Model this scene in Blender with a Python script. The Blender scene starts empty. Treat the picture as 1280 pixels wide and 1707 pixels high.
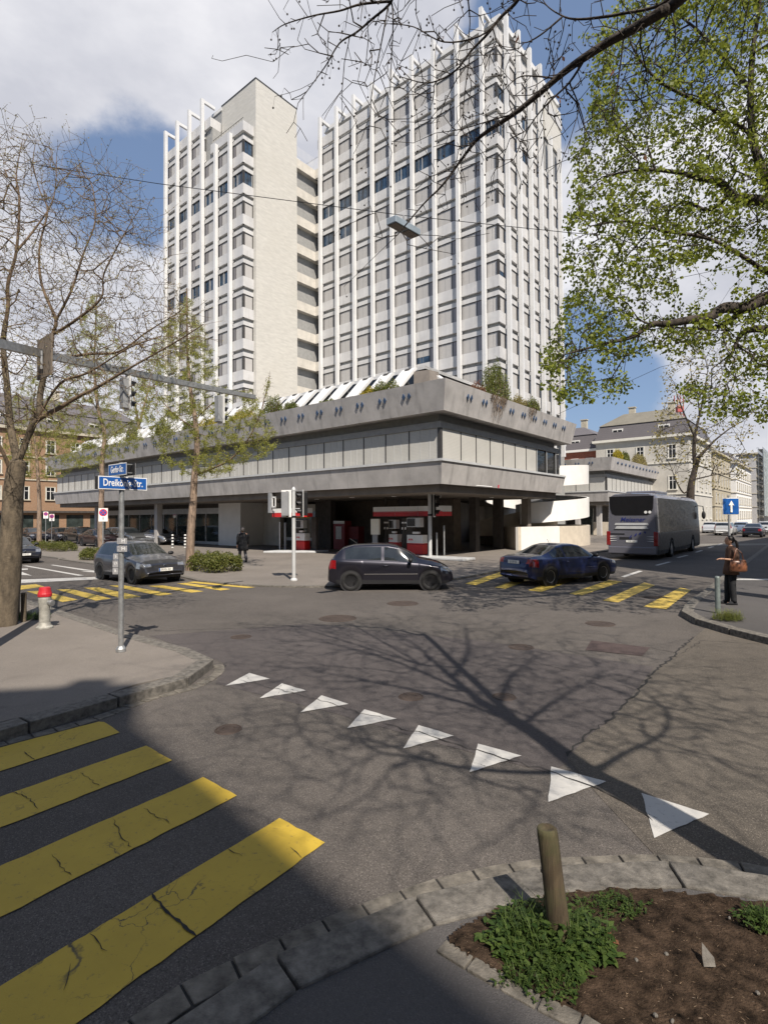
import bpy, math, random
import numpy as np
from mathutils import Vector, Matrix
rad = math.radians
S = bpy.context.scene
COL = S.collection
# ------------------------------------------------------------------ camera
FPX, EYE, PITCH, ROLL, HV = 900.0, 2.35, rad(1.3), -0.0065, 862.0
CYP = HV - FPX*math.tan(PITCH)
cd = bpy.data.cameras.new("camera"); cam = bpy.data.objects.new("camera", cd); COL.objects.link(cam)
_c, _s = math.cos(ROLL), math.sin(ROLL)
_R0 = np.array([1, 0, 0.]); _U0 = np.array([0, -math.sin(PITCH), math.cos(PITCH)]); _FW = np.array([0, math.cos(PITCH), math.sin(PITCH)])
_RT = _c*_R0 + _s*_U0; _UP = -_s*_R0 + _c*_U0
cam.matrix_world = Matrix(((_RT[0], _UP[0], -_FW[0], 0), (_RT[1], _UP[1], -_FW[1], 0), (_RT[2], _UP[2], -_FW[2], EYE), (0, 0, 0, 1)))
cd.sensor_fit = 'VERTICAL'; cd.sensor_height = 24.0
cd.lens = 24.0*FPX/1707.0
cd.shift_y = (CYP-853.5)/1707.0
cd.clip_start = 0.05; cd.clip_end = 3000
S.camera = cam
# ------------------------------------------------------------------ light
SUN_EL = rad(49.0); SH = np.array([-0.317, 0.948])        # ground direction in which shadows fall
sl = bpy.data.lights.new("sun", 'SUN'); sl.energy = 5.0; sl.angle = rad(0.53); sl.color = (1.0, 0.91, 0.80)
sun = bpy.data.objects.new("sun", sl); COL.objects.link(sun)
sun.rotation_euler = Vector((SH[0]*math.cos(SUN_EL), SH[1]*math.cos(SUN_EL), -math.sin(SUN_EL))).to_track_quat('-Z', 'Y').to_euler()
W = bpy.data.worlds.new("World"); S.world = W; W.use_nodes = True
nt = W.node_tree; N = nt.nodes; LK = nt.links; N.clear()
sky = N.new('ShaderNodeTexSky'); sky.sky_type = 'NISHITA'; sky.sun_disc = False
sky.sun_elevation = SUN_EL; sky.sun_rotation = math.atan2(-SH[0], -SH[1]); sky.air_density = 1.0; sky.dust_density = 0.6; sky.ozone_density = 1.6
bg = N.new('ShaderNodeBackground'); bg.inputs[1].default_value = 0.068
outw = N.new('ShaderNodeOutputWorld')
tc = N.new('ShaderNodeTexCoord')
def wn(t, **k):
    n = N.new(t)
    for a, b in k.items(): setattr(n, a, b)
    return n
def wmath(op, a, b=None, c=None):
    n = N.new('ShaderNodeMath'); n.operation = op
    for i, x in enumerate((a, b, c)):
        if x is None: continue
        if isinstance(x, (int, float)): n.inputs[i].default_value = x
        else: LK.new(x, n.inputs[i])
    return n.outputs[0]
def wnoise(scale, detail, rough, off=(0, 0, 0), sq=1.0):
    mp = N.new('ShaderNodeMapping'); mp.inputs['Location'].default_value = off; mp.inputs['Scale'].default_value = (1, 1, sq)
    LK.new(tc.outputs['Generated'], mp.inputs[0])
    n = N.new('ShaderNodeTexNoise'); n.inputs['Scale'].default_value = scale; n.inputs['Detail'].default_value = detail; n.inputs['Roughness'].default_value = rough
    LK.new(mp.outputs[0], n.inputs['Vector']); return n.outputs[0]
def skydir(u, v):
    d = _FW + _RT*(u-640)/FPX - _UP*(v-CYP)/FPX
    return d/np.linalg.norm(d)
def blob(d, r, soft=0.5, amp=1.0):
    dt = N.new('ShaderNodeVectorMath'); dt.operation = 'DISTANCE'; LK.new(tc.outputs['Generated'], dt.inputs[0]); dt.inputs[1].default_value = tuple(d)
    mr = N.new('ShaderNodeMapRange'); mr.interpolation_type = 'SMOOTHSTEP'
    mr.inputs['From Min'].default_value = r*(1+soft); mr.inputs['From Max'].default_value = r*(1-soft); mr.inputs['To Max'].default_value = amp
    LK.new(dt.outputs['Value'], mr.inputs[0]); return mr.outputs[0]
big = wnoise(2.6, 9, 0.62, (3.1, 0.4, 1.7), 1.5)
fine = wnoise(9.0, 8, 0.6, (0.3, 2.2, 5.0), 1.3)
dens = wmath('MULTIPLY_ADD', fine, 0.45, wmath('MULTIPLY', big, 0.9))      # about 0.3 .. 1.05, mean .67
CLOUDS = [((110, 60), .62, .42), ((330, 40), .30, .26), ((60, 230), .30, .22), ((680, 30), .26, .42), ((600, 190), .12, .20), ((100, 600), .30, .46), ((225, 520), .09, .22), ((480, 70), .16, .18),
          ((1200, 560), .30, .50), ((1260, 420), .14, .2), ((1240, 680), .22, .3), ((955, 290), .12, .26), ((1120, 330), .2, .26), ((960, 430), .08, .12),
          ((905, 70), .17, -.42), ((1030, 60), .16, -.2), ((340, 360), .2, -.12), ((255, 390), .17, -.55), ((245, 270), .08, -.2), ((150, 350), .12, -.12), ((565, 165), .085, -.6), ((520, 190), .06, -.3), ((530, 40), .05, -.2), ((960, 590), .12, -.5), ((1020, 680), .14, -.5), ((60, 400), .14, -.15)]
acc = wmath('ADD', dens, blob((0.25, -0.9, 0.35), 1.25, .35, -.3))  # unseen sky behind the viewpoint cleared of cloud to weaken the fill light
for (uv, r, a) in CLOUDS:
    acc = wmath('ADD', acc, blob(skydir(*uv), r, .6, a))
cm = N.new('ShaderNodeMapRange'); cm.interpolation_type = 'SMOOTHSTEP'; cm.inputs['From Min'].default_value = .90; cm.inputs['From Max'].default_value = 1.20
LK.new(acc, cm.inputs[0])
shade = N.new('ShaderNodeMapRange'); shade.inputs['From Min'].default_value = .35; shade.inputs['From Max'].default_value = .65
LK.new(wnoise(3.3, 6, .55, (7.7, 3.0, 0.2), 2.0), shade.inputs[0])
cr = N.new('ShaderNodeMixRGB'); cr.inputs[1].default_value = (6.9, 7.0, 7.7, 1); cr.inputs[2].default_value = (10.6, 10.5, 10.8, 1)
LK.new(shade.outputs[0], cr.inputs[0])
mixc = N.new('ShaderNodeMixRGB'); LK.new(wmath('MULTIPLY', cm.outputs[0], .96), mixc.inputs[0]); lgt = N.new('ShaderNodeMixRGB'); lgt.inputs[0].default_value = .42; lgt.inputs[2].default_value = (3.6, 5.1, 8.3, 1); LK.new(sky.outputs[0], lgt.inputs[1]); LK.new(lgt.outputs[0], mixc.inputs[1]); LK.new(cr.outputs[0], mixc.inputs[2])
LK.new(mixc.outputs[0], bg.inputs[0]); LK.new(bg.outputs[0], outw.inputs[0])
S.view_settings.view_transform = 'Standard'; S.view_settings.look = 'None'; S.view_settings.gamma = 1; S.view_settings.exposure = 0.42
S.cycles.max_bounces = 6; S.cycles.transparent_max_bounces = 12
# ------------------------------------------------------------------ projection helpers (a sight line meets the ground or a wall plane)
OC = np.array([0, 0, EYE])
def ray(u, v): return _FW + _RT*(u-640)/FPX - _UP*(v-CYP)/FPX
def gnd(u, v, z=0.0):
    d = ray(u, v); return OC + d*((z-EYE)/d[2])
def at(u, v, Y):
    d = ray(u, v); return OC + d*(Y/d[1])
def onpl(u, v, p0, n):
    d = ray(u, v); return OC + d*(((np.array(p0)-OC)@n)/(d@n))
AR = rad(39.5)
dR = np.array([math.sin(AR), math.cos(AR), 0]); dL = np.array([-math.cos(AR), math.sin(AR), 0])
UPV = np.array([0, 0, 1.])
class Frame:
    def __init__(s, o): s.o = np.array([o[0], o[1], 0.0])
    def __call__(s, l, r, z=0.0): return s.o + dL*l + dR*r + UPV*z
    def inv(s, q): q = q-s.o; return float(q@dL), float(q@dR), float(q[2])
# ------------------------------------------------------------------ materials
def _mix(nt, fac, a, b, blend='MIX'):
    m = nt.nodes.new('ShaderNodeMixRGB'); m.blend_type = blend
    for i, x in enumerate((fac, a, b)):
        if isinstance(x, (int, float)): m.inputs[i].default_value = x
        elif isinstance(x, tuple): m.inputs[i].default_value = (*x[:3], 1)
        else: nt.links.new(x, m.inputs[i])
    return m.outputs[0]
def _noise(nt, scale, detail=6, rough=.6, stretch=(1, 1, 1), src='Object', dist=0):
    t = nt.nodes.new('ShaderNodeTexCoord'); mp = nt.nodes.new('ShaderNodeMapping'); mp.inputs['Scale'].default_value = stretch
    nt.links.new(t.outputs[src], mp.inputs[0]); n = nt.nodes.new('ShaderNodeTexNoise')
    n.inputs['Scale'].default_value = scale; n.inputs['Detail'].default_value = detail; n.inputs['Roughness'].default_value = rough; n.inputs['Distortion'].default_value = dist
    nt.links.new(mp.outputs[0], n.inputs['Vector']); return n.outputs[0]
def _ramp(nt, src, lo, hi, a=0.0, b=1.0):
    r = nt.nodes.new('ShaderNodeMapRange'); r.inputs['From Min'].default_value = lo; r.inputs['From Max'].default_value = hi
    r.inputs['To Min'].default_value = a; r.inputs['To Max'].default_value = b; nt.links.new(src, r.inputs[0]); return r.outputs[0]
def _bump(nt, h, strength, dist=.02):
    b = nt.nodes.new('ShaderNodeBump'); b.inputs['Strength'].default_value = strength; b.inputs['Distance'].default_value = dist
    nt.links.new(h, b.inputs['Height']); return b.outputs[0]
def newmat(name):
    m = bpy.data.materials.new(name); m.use_nodes = True
    return m, m.node_tree, m.node_tree.nodes['Principled BSDF']
def mat(name, col, rough=.6, metal=0., var=.12, scale=3., bump=0., bscale=40., coat=0., spec=None, stretch=(1, 1, 1), streak=0.):
    m, t, p = newmat(name)
    n = _noise(t, scale, 7, .62, stretch)
    dark = tuple(c*(1-var*1.6) for c in col); lite = tuple(min(1, c*(1+var)) for c in col)
    c = _mix(t, _ramp(t, n, .3, .7), dark, lite)
    if streak:
        s = _noise(t, 1.6, 8, .65, (1.5, 1.5, .12)); c = _mix(t, _ramp(t, s, .52, .78, 0, streak), c, tuple(x*.45 for x in col))
    t.links.new(c, p.inputs['Base Color'])
    t.links.new(_ramp(t, _noise(t, scale*2.3, 4), .3, .7, max(0, rough-.08), min(1, rough+.08)), p.inputs['Roughness'])
    p.inputs['Metallic'].default_value = metal
    if coat: p.inputs['Coat Weight'].default_value = coat; p.inputs['Coat Roughness'].default_value = .04
    if spec is not None: p.inputs['Specular IOR Level'].default_value = spec
    if bump: t.links.new(_bump(t, _noise(t, bscale, 5), bump), p.inputs['Normal'])
    return m
def asphalt(name, col, speck=.8, big=.32, seed=0):
    m, t, p = newmat(name)
    a = _noise(t, .35+seed*.01, 8, .6); b = _noise(t, 2.2, 6, .65)
    c = _mix(t, _ramp(t, a, .3, .7), tuple(x*(1-big) for x in col), tuple(x*(1+big*.8) for x in col))
    c = _mix(t, _ramp(t, b, .45, .75, 0, .35), c, tuple(x*.72 for x in col))
    v = t.nodes.new('ShaderNodeTexVoronoi'); v.inputs['Scale'].default_value = 150; tcn = t.nodes.new('ShaderNodeTexCoord'); t.links.new(tcn.outputs['Object'], v.inputs['Vector'])
    sep = t.nodes.new('ShaderNodeSeparateColor'); t.links.new(v.outputs['Color'], sep.inputs[0])
    c = _mix(t, _ramp(t, sep.outputs[0], .72, 1.0, 0, speck), c, tuple(min(1, x*1.9) for x in col))
    c = _mix(t, _ramp(t, sep.outputs[1], .6, 1.0, 0, speck), c, tuple(x*.4 for x in col))
    st = _noise(t, .9, 5, .6, (1, 1, 1), 'Object', 1.5); c = _mix(t, _ramp(t, st, .60, .72, 0, .30), c, tuple(x*.55 for x in col))
    st2 = _noise(t, 5.5, 3, .5); c = _mix(t, _ramp(t, st2, .70, .76, 0, .35), c, tuple(x*.5 for x in col))
    t.links.new(c, p.inputs['Base Color']); p.inputs['Roughness'].default_value = .88; p.inputs['Specular IOR Level'].default_value = .3
    t.links.new(_bump(t, v.outputs['Distance'], .55, .006), p.inputs['Normal'])
    return m
def paint(name, col, under=(.05, .05, .052), worn=.35):
    m, t, p = newmat(name)
    f = _noise(t, 26, 8, .7); g = _noise(t, 3.2, 6, .6)
    c = _mix(t, _ramp(t, g, .3, .75), tuple(x*.86 for x in col), col)
    c = _mix(t, _ramp(t, f, .58, .70, 0, worn), c, under)
    v = t.nodes.new('ShaderNodeTexVoronoi'); v.feature = 'DISTANCE_TO_EDGE'; v.inputs['Scale'].default_value = 2.1
    tcn = t.nodes.new('ShaderNodeTexCoord'); nz = t.nodes.new('ShaderNodeTexNoise'); nz.inputs['Scale'].default_value = 7; nz.inputs['Detail'].default_value = 6
    t.links.new(tcn.outputs['Object'], nz.inputs['Vector'])
    va = t.nodes.new('ShaderNodeVectorMath'); va.operation = 'MULTIPLY_ADD'; t.links.new(nz.outputs['Color'], va.inputs[0]); va.inputs[1].default_value = (.28, .28, 0); t.links.new(tcn.outputs['Object'], va.inputs[2])
    t.links.new(va.outputs[0], v.inputs['Vector'])
    crack = _ramp(t, v.outputs['Distance'], .002, .008, .9, 0)
    msk = t.nodes.new('ShaderNodeMath'); msk.operation = 'MULTIPLY'; t.links.new(crack, msk.inputs[0]); t.links.new(_ramp(t, _noise(t, 1.1, 2), .50, .6), msk.inputs[1])
    c = _mix(t, msk.outputs[0], c, tuple(x*.6 for x in under))
    t.links.new(c, p.inputs['Base Color']); p.inputs['Roughness'].default_value = .72
    t.links.new(_bump(t, _noise(t, 120, 3), .35, .004), p.inputs['Normal'])
    return m
def glass(name, col=(.03, .04, .05), rough=.06, alpha=1.0):
    m, t, p = newmat(name)
    t.links.new(_mix(t, _ramp(t, _noise(t, 1.3, 4), .35, .65), tuple(x*.6 for x in col), tuple(x*1.5 for x in col)), p.inputs['Base Color'])
    p.inputs['Roughness'].default_value = rough; p.inputs['Specular IOR Level'].default_value = .8
    if alpha < 1: p.inputs['Alpha'].default_value = alpha
    return m
def leafmat(name, a, b, trans=.35):
    m, t, p = newmat(name)
    oi = t.nodes.new('ShaderNodeNewGeometry')
    c = _mix(t, oi.outputs['Random Per Island'], a, b)
    t.links.new(c, p.inputs['Base Color']); p.inputs['Roughness'].default_value = .5; p.inputs['Specular IOR Level'].default_value = .3
    tr = t.nodes.new('ShaderNodeBsdfTranslucent'); t.links.new(_mix(t, .5, c, tuple(min(1, x*1.6) for x in b)), tr.inputs[0])
    ms = t.nodes.new('ShaderNodeMixShader'); ms.inputs[0].default_value = trans
    t.links.new(p.outputs[0], ms.inputs[1]); t.links.new(tr.outputs[0], ms.inputs[2]); t.links.new(ms.outputs[0], t.nodes['Material Output'].inputs[0])
    return m
def boardconc(name, col, pitch=.55, var=.1, axis='Z'):       # board-marked concrete
    m, t, p = newmat(name)
    tcn = t.nodes.new('ShaderNodeTexCoord'); sx = t.nodes.new('ShaderNodeSeparateXYZ'); t.links.new(tcn.outputs['Object'], sx.inputs[0])
    def mm(op, a, b): 
        n = t.nodes.new('ShaderNodeMath'); n.operation = op
        for i, x in enumerate((a, b)):
            if isinstance(x, (int, float)): n.inputs[i].default_value = x
            else: t.links.new(x, n.inputs[i])
        return n.outputs[0]
    z = mm('DIVIDE', sx.outputs[axis], pitch); fr = mm('FRACT', z, 0); fl = mm('FLOOR', z, 0)
    wn_ = t.nodes.new('ShaderNodeTexWhiteNoise'); wn_.noise_dimensions = '1D'; t.links.new(fl, wn_.inputs['W'])
    n1 = _noise(t, 1.2, 8, .65, (1, 1, 4)); n2 = _noise(t, .25, 5, .6)
    c = _mix(t, _ramp(t, n1, .3, .7), tuple(x*(1-var*1.4) for x in col), tuple(x*(1+var*.6) for x in col))
    c = _mix(t, _ramp(t, wn_.outputs[0], 0, 1, 0, .18), c, tuple(x*.86 for x in col))
    c = _mix(t, _ramp(t, n2, .5, .75, 0, .5), c, tuple(x*.9*f for x, f in zip(col, (1, .99, .96))))
    c = _mix(t, mm('MULTIPLY', _ramp(t, fr, .02, .05, 1, 0), .22), c, tuple(x*.6 for x in col))
    t.links.new(c, p.inputs['Base Color']); p.inputs['Roughness'].default_value = .85
    t.links.new(_bump(t, _ramp(t, fr, 0, .06, 0, 1), .15, .02), p.inputs['Normal'])
    return m
def slats(name, col, pitch=.08, dark=.75, axis='Z', rnd=0):
    m, t, p = newmat(name)
    tcn = t.nodes.new('ShaderNodeTexCoord'); sx = t.nodes.new('ShaderNodeSeparateXYZ'); t.links.new(tcn.outputs['Object'], sx.inputs[0])
    d = t.nodes.new('ShaderNodeMath'); d.operation = 'DIVIDE'; t.links.new(sx.outputs[axis], d.inputs[0]); d.inputs[1].default_value = pitch
    f = t.nodes.new('ShaderNodeMath'); f.operation = 'FRACT'; t.links.new(d.outputs[0], f.inputs[0])
    c = _mix(t, _ramp(t, _noise(t, .8, 6), .3, .7), tuple(x*.88 for x in col), col)
    c = _mix(t, _ramp(t, f.outputs[0], .0, .3, .8, 0), c, tuple(x*dark for x in col))
    if rnd: oi = t.nodes.new('ShaderNodeNewGeometry'); c = _mix(t, _ramp(t, oi.outputs['Random Per Island'], 0, 1, 0, rnd), c, tuple(x*.62 for x in col))
    t.links.new(c, p.inputs['Base Color']); p.inputs['Roughness'].default_value = .55
    t.links.new(_bump(t, f.outputs[0], .3, .01), p.inputs['Normal'])
    return m
def brickmat(name, a, b, mortar, scale=3.2):
    m, t, p = newmat(name)
    tcn = t.nodes.new('ShaderNodeTexCoord'); mp = t.nodes.new('ShaderNodeMapping'); mp.inputs['Rotation'].default_value = (math.pi/2, 0, 0)
    t.links.new(tcn.outputs['Object'], mp.inputs[0]); br = t.nodes.new('ShaderNodeTexBrick'); t.links.new(mp.outputs[0], br.inputs['Vector'])
    br.inputs['Color1'].default_value = (*a, 1); br.inputs['Color2'].default_value = (*b, 1); br.inputs['Mortar'].default_value = (*mortar, 1); br.inputs['Scale'].default_value = scale
    t.links.new(br.outputs['Color'], p.inputs['Base Color']); p.inputs['Roughness'].default_value = .9
    return m
def lightmat(name, col, st=1.0):
    m, t, p = newmat(name)
    p.inputs['Emission Color'].default_value = (*col, 1); p.inputs['Emission Strength'].default_value = st; p.inputs['Base Color'].default_value = (*col, 1)
    return m
# ------------------------------------------------------------------ mesh building
WM = {}
def vec(p): return np.array([float(p[0]), float(p[1]), float(p[2]) if len(p) > 2 else 0.0])
class MB:
    def __init__(s): s.v = []; s.f = []; s.n = 0
    def add(s, vs, fs):
        s.v.extend([tuple(map(float, p)) for p in vs]); n = s.n
        s.f.extend([tuple(i+n for i in f) for f in fs]); s.n += len(vs); return s
    def obox(s, o, ax, ay, az):              # corner + three edge vectors
        o, ax, ay, az = map(vec, (o, ax, ay, az))
        if np.dot(np.cross(ax, ay), az) < 0: ax, ay = ay, ax
        return s.add([o, o+ax, o+ax+ay, o+ay, o+az, o+ax+az, o+ax+ay+az, o+ay+az],
                     [(0, 3, 2, 1), (4, 5, 6, 7), (0, 1, 5, 4), (1, 2, 6, 5), (2, 3, 7, 6), (3, 0, 4, 7)])
    def box(s, a, b): a, b = np.minimum(a, b), np.maximum(a, b); d = b-a; return s.obox(a, (d[0], 0, 0), (0, d[1], 0), (0, 0, d[2]))
    def cbox(s, c, sx, sy, sz, rz=0, bev=0):
        c = vec(c); x = np.array([math.cos(rz), math.sin(rz), 0]); y = np.array([-math.sin(rz), math.cos(rz), 0])
        return s.obox(c-x*sx/2-y*sy/2-UPV*sz/2, x*sx, y*sy, UPV*sz)
    def fbox(s, F, l0, l1, r0, r1, z0, z1):
        return s.obox(F(l0, r0, z0), dL*(l1-l0), dR*(r1-r0), UPV*(z1-z0))
    def quad(s, *p): return s.add([vec(q) for q in p], [tuple(range(len(p)))])
    def prism(s, pts, z0, z1):               # vertical extrusion of a polygon
        pts = [vec(p) for p in pts]; a = sum(pts[i][0]*pts[(i+1) % len(pts)][1]-pts[(i+1) % len(pts)][0]*pts[i][1] for i in range(len(pts)))
        if a < 0: pts = pts[::-1]
        n = len(pts); vs = [(p[0], p[1], z0) for p in pts]+[(p[0], p[1], z1) for p in pts]
        fs = [tuple(range(n-1, -1, -1)), tuple(range(n, 2*n))]+[(i, (i+1) % n, n+(i+1) % n, n+i) for i in range(n)]
        return s.add(vs, fs)
    def sweep(s, pts, d):                    # extrude polygon by vector
        pts = [vec(p) for p in pts]; d = vec(d); n = len(pts)
        return s.add(pts+[p+d for p in pts], [tuple(range(n-1, -1, -1)), tuple(range(n, 2*n))]+[(i, (i+1) % n, n+(i+1) % n, n+i) for i in range(n)])
    def tube(s, pts, rs, k=6, cap=True):
        pts = [vec(p) for p in pts]
        if isinstance(rs, (int, float)): rs = [rs]*len(pts)
        vs = []; t0 = None
        for i, p in enumerate(pts):
            t = pts[min(i+1, len(pts)-1)]-pts[max(i-1, 0)]; L = np.linalg.norm(t); t = t/L if L > 1e-9 else UPV
            if t0 is None:
                a = np.cross(t, (0.3, 0.9, 0.1)) if abs(t[2]) > .9 else np.cross(t, UPV); a /= np.linalg.norm(a)
            else:
                a = a-t*np.dot(a, t); na = np.linalg.norm(a); a = a/na if na > 1e-6 else np.cross(t, (0.3, .9, .1))
            t0 = t; b = np.cross(t, a)
            for j in range(k):
                q = 2*math.pi*j/k; vs.append(p+(a*math.cos(q)+b*math.sin(q))*rs[i])
        fs = [(i*k+j, i*k+(j+1) % k, (i+1)*k+(j+1) % k, (i+1)*k+j) for i in range(len(pts)-1) for j in range(k)]
        if cap: fs += [tuple(range(k-1, -1, -1)), tuple(range((len(pts)-1)*k, len(pts)*k))]
        return s.add(vs, fs)
    def lathe(s, prof, c=(0, 0, 0), k=20, axis=None):   # prof: (r, h) ; axis default Z
        c = vec(c); ax = vec(axis) if axis is not None else UPV; ax = ax/np.linalg.norm(ax)
        a = np.cross(ax, (0, 0, 1)) if abs(ax[2]) < .9 else np.array([1., 0, 0]); a /= np.linalg.norm(a); b = np.cross(ax, a)
        vs = [c+ax*h+(a*math.cos(2*math.pi*j/k)+b*math.sin(2*math.pi*j/k))*r for r, h in prof for j in range(k)]
        fs = [(i*k+j, i*k+(j+1) % k, (i+1)*k+(j+1) % k, (i+1)*k+j) for i in range(len(prof)-1) for j in range(k)]
        if prof[0][0] > 1e-6: fs.append(tuple(range(k-1, -1, -1)))
        if prof[-1][0] > 1e-6: fs.append(tuple(range((len(prof)-1)*k, len(prof)*k)))
        return s.add(vs, fs)
    def ell(s, c, rx, ry, rz, nu=12, nv=8, rot=0):
        c = vec(c); cr_, sr_ = math.cos(rot), math.sin(rot); vs = []
        for i in range(nv+1):
            th = math.pi*i/nv
            for j in range(nu):
                ph = 2*math.pi*j/nu; x, y, z = rx*math.sin(th)*math.cos(ph), ry*math.sin(th)*math.sin(ph), rz*math.cos(th)
                vs.append(c+np.array([x*cr_-y*sr_, x*sr_+y*cr_, z]))
        return s.add(vs, [(i*nu+j, (i+1)*nu+j, (i+1)*nu+(j+1) % nu, i*nu+(j+1) % nu) for i in range(nv) for j in range(nu)])
    def xf(s, M):
        s.v = [tuple(M @ Vector(p)) for p in s.v]; return s
    def build(s, name, m, parent=None, origin=None, smooth=False, kind=None, bevel=0):
        me = bpy.data.meshes.new(name); V = s.v
        if parent is not None: M = WM[parent.name].inverted()
        elif origin is not None: M = Matrix.Translation(Vector(vec(origin))).inverted()
        else: M = None
        if M is not None and len(V):
            a = np.array(V); R = np.array(M.to_3x3()); T = np.array(M.translation); V = (a@R.T+T).tolist()
        me.from_pydata(V, [], s.f); me.update()
        o = bpy.data.objects.new(name, me); COL.objects.link(o)
        if isinstance(m, (list, tuple)):
            for q in m: me.materials.append(q)
        else: me.materials.append(m)
        if parent is not None: o.parent = parent; WM[o.name] = WM[parent.name]
        else:
            if origin is not None: o.location = Vector(vec(origin))
            WM[o.name] = Matrix.Translation(o.location)
        if smooth: me.polygons.foreach_set('use_smooth', [True]*len(me.polygons))
        if kind: o['kind'] = kind
        if bevel:
            b = o.modifiers.new('bevel', 'BEVEL'); b.width = bevel; b.segments = 2; b.limit_method = 'ANGLE'
        return o
def tag(o, label, cat, group=None):
    o['label'] = label; o['category'] = cat
    if group: o['group'] = group
    return o
def thing(name, label, cat, loc=(0, 0, 0), rz=0, group=None):
    o = bpy.data.objects.new(name, None); COL.objects.link(o); o.empty_display_size = .3
    o.location = Vector(vec(loc)); o.rotation_euler = (0, 0, rz); WM[o.name] = Matrix.Translation(o.location) @ Matrix.Rotation(rz, 4, 'Z')
    return tag(o, label, cat, group)
def dup(root, loc, rz=None, label=None, group=None, dz=None):
    r = root.copy(); COL.objects.link(r); r.location = Vector(vec(loc))
    if rz is not None: r.rotation_euler = (0, 0, rz)
    if label: r['label'] = label
    if group: r['group'] = group
    for ch in list(root.children):
        c = ch.copy(); COL.objects.link(c); c.parent = r
        for g in ch.children:
            d = g.copy(); COL.objects.link(d); d.parent = c
    WM[r.name] = Matrix.Translation(r.location) @ Matrix.Rotation(r.rotation_euler[2], 4, 'Z')
    return r
def struct(name, mb, m, smooth=False): return mb.build(name, m, None, kind='structure', smooth=smooth)
def text(name, body, m, parent, M, size, depth=.004, align='CENTER', sx=1.0, bold=0.0, shear=0.0):
    cu = bpy.data.curves.new(name, 'FONT'); cu.body = body; cu.size = size; cu.align_x = align; cu.align_y = 'CENTER'; cu.extrude = depth; cu.offset = bold; cu.shear = shear; cu.resolution_u = 3
    o = bpy.data.objects.new(name+'_tmp', cu); COL.objects.link(o)
    dg = bpy.context.evaluated_depsgraph_get(); me = bpy.data.meshes.new_from_object(o.evaluated_get(dg)); bpy.data.objects.remove(o); me.name = name
    me.transform(M @ Matrix.Diagonal((sx, 1, 1, 1)))
    me.transform(WM[parent.name].inverted())
    q = bpy.data.objects.new(name, me); COL.objects.link(q); me.materials.clear(); me.materials.append(m); q.parent = parent; WM[q.name] = WM[parent.name]
    return q
def facing(p, x, n=None):     # matrix whose X axis is x (horizontal), Y axis is up, Z axis out of the surface
    x = Vector(vec(x)).normalized(); y = Vector((0, 0, 1)); z = x.cross(y)
    M = Matrix((x, y, z)).transposed().to_4x4(); M.translation = Vector(vec(p)); return M
# ================================================================== MATERIALS
M = {}
M['asph'] = asphalt('road_asphalt', (.102, .091, .082)); M['asph_dark'] = asphalt('patched_asphalt', (.062, .058, .057), .5, .15)
M['pave'] = asphalt('pavement_asphalt', (.185, .165, .145), .35, .2); M['pave_dark'] = asphalt('dark_pavement', (.085, .08, .078), .3, .2)
M['granite'] = mat('kerb_granite', (.15, .138, .12), .85, var=.38, scale=14, bump=.5, bscale=120, streak=.0)
M['granite_dark'] = mat('sett_granite', (.15, .135, .112), .85, var=.4, scale=9, bump=.5, bscale=70)
M['yellow'] = paint('yellow_road_paint', (.50, .345, .036), worn=.6); M['white'] = paint('white_road_paint', (.50, .49, .465), worn=.5)
M['yellow_far'] = paint('worn_yellow_road_paint', (.55, .39, .07), worn=.75)
M['crack'] = mat('crack_tar', (.022, .021, .02), .9, scale=8)
M['iron'] = mat('cast_iron', (.075, .055, .045), .7, .3, bump=.8, bscale=60)
M['soil'] = mat('soil', (.055, .037, .025), .95, var=.6, scale=12, bump=1.0, bscale=70, spec=.1)
M['core'] = boardconc('board_marked_concrete', (.54, .525, .48), var=.12); M['conc'] = mat('grey_concrete', (.43, .413, .398), .88, var=.14, scale=.9, bump=.25, bscale=14, streak=.85)
M['conc_lt'] = mat('pale_concrete', (.56, .53, .47), .85, var=.1, scale=1.2, bump=.2, bscale=20, streak=.25)
M['tw_white'] = mat('white_tower_cladding', (.64, .64, .63), .6, var=.05, scale=.6, streak=.16); M['tw_panel'] = mat('tower_spandrel', (.54, .535, .525), .6, var=.09, scale=.5, streak=.4)
M['tw_grey'] = mat('tower_recess', (.30, .30, .29), .7, var=.1); M['frame_dk'] = mat('dark_window_frame', (.045, .043, .042), .5)
M['blind'] = slats('fabric_blind', (.50, .485, .465), .30, .93, 'X', .45); M['lamella'] = slats('metal_lamella_blind', (.55, .54, .50), .075, .62, 'Z', .25)
M['glass'] = glass('blue_glass', (.03, .055, .09), .05); M['shopglass'] = glass('shop_glass', (.035, .045, .042), .05); M['glass_dk'] = glass('dark_glass', (.012, .014, .016), .05); M['busglass'] = mat('tinted_coach_glass', (.012, .012, .014), .12, spec=.25)
M['white'+'paint'] = mat('white_render', (.80, .79, .76), .7, var=.04, scale=1.5); M['tan'] = mat('tan_render', (.56, .50, .41), .85, var=.08, scale=2, streak=.15)
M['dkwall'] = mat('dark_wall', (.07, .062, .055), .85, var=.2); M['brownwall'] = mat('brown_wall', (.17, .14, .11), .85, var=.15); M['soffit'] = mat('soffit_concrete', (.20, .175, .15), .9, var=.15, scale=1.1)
M['black'] = mat('black_metal', (.012, .012, .013), .45, .2); M['grey'] = mat('grey_paint', (.30, .31, .32), .5, .1); M['galv'] = mat('galvanised_steel', (.42, .43, .43), .45, .7, var=.2, scale=14)
M['lgrey'] = mat('light_grey_paint', (.52, .53, .53), .5, .1, var=.08); M['red'] = mat('red_panel', (.62, .02, .02), .4, var=.05); M['whitep'] = mat('white_panel', (.78, .78, .76), .45, var=.03)
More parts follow.
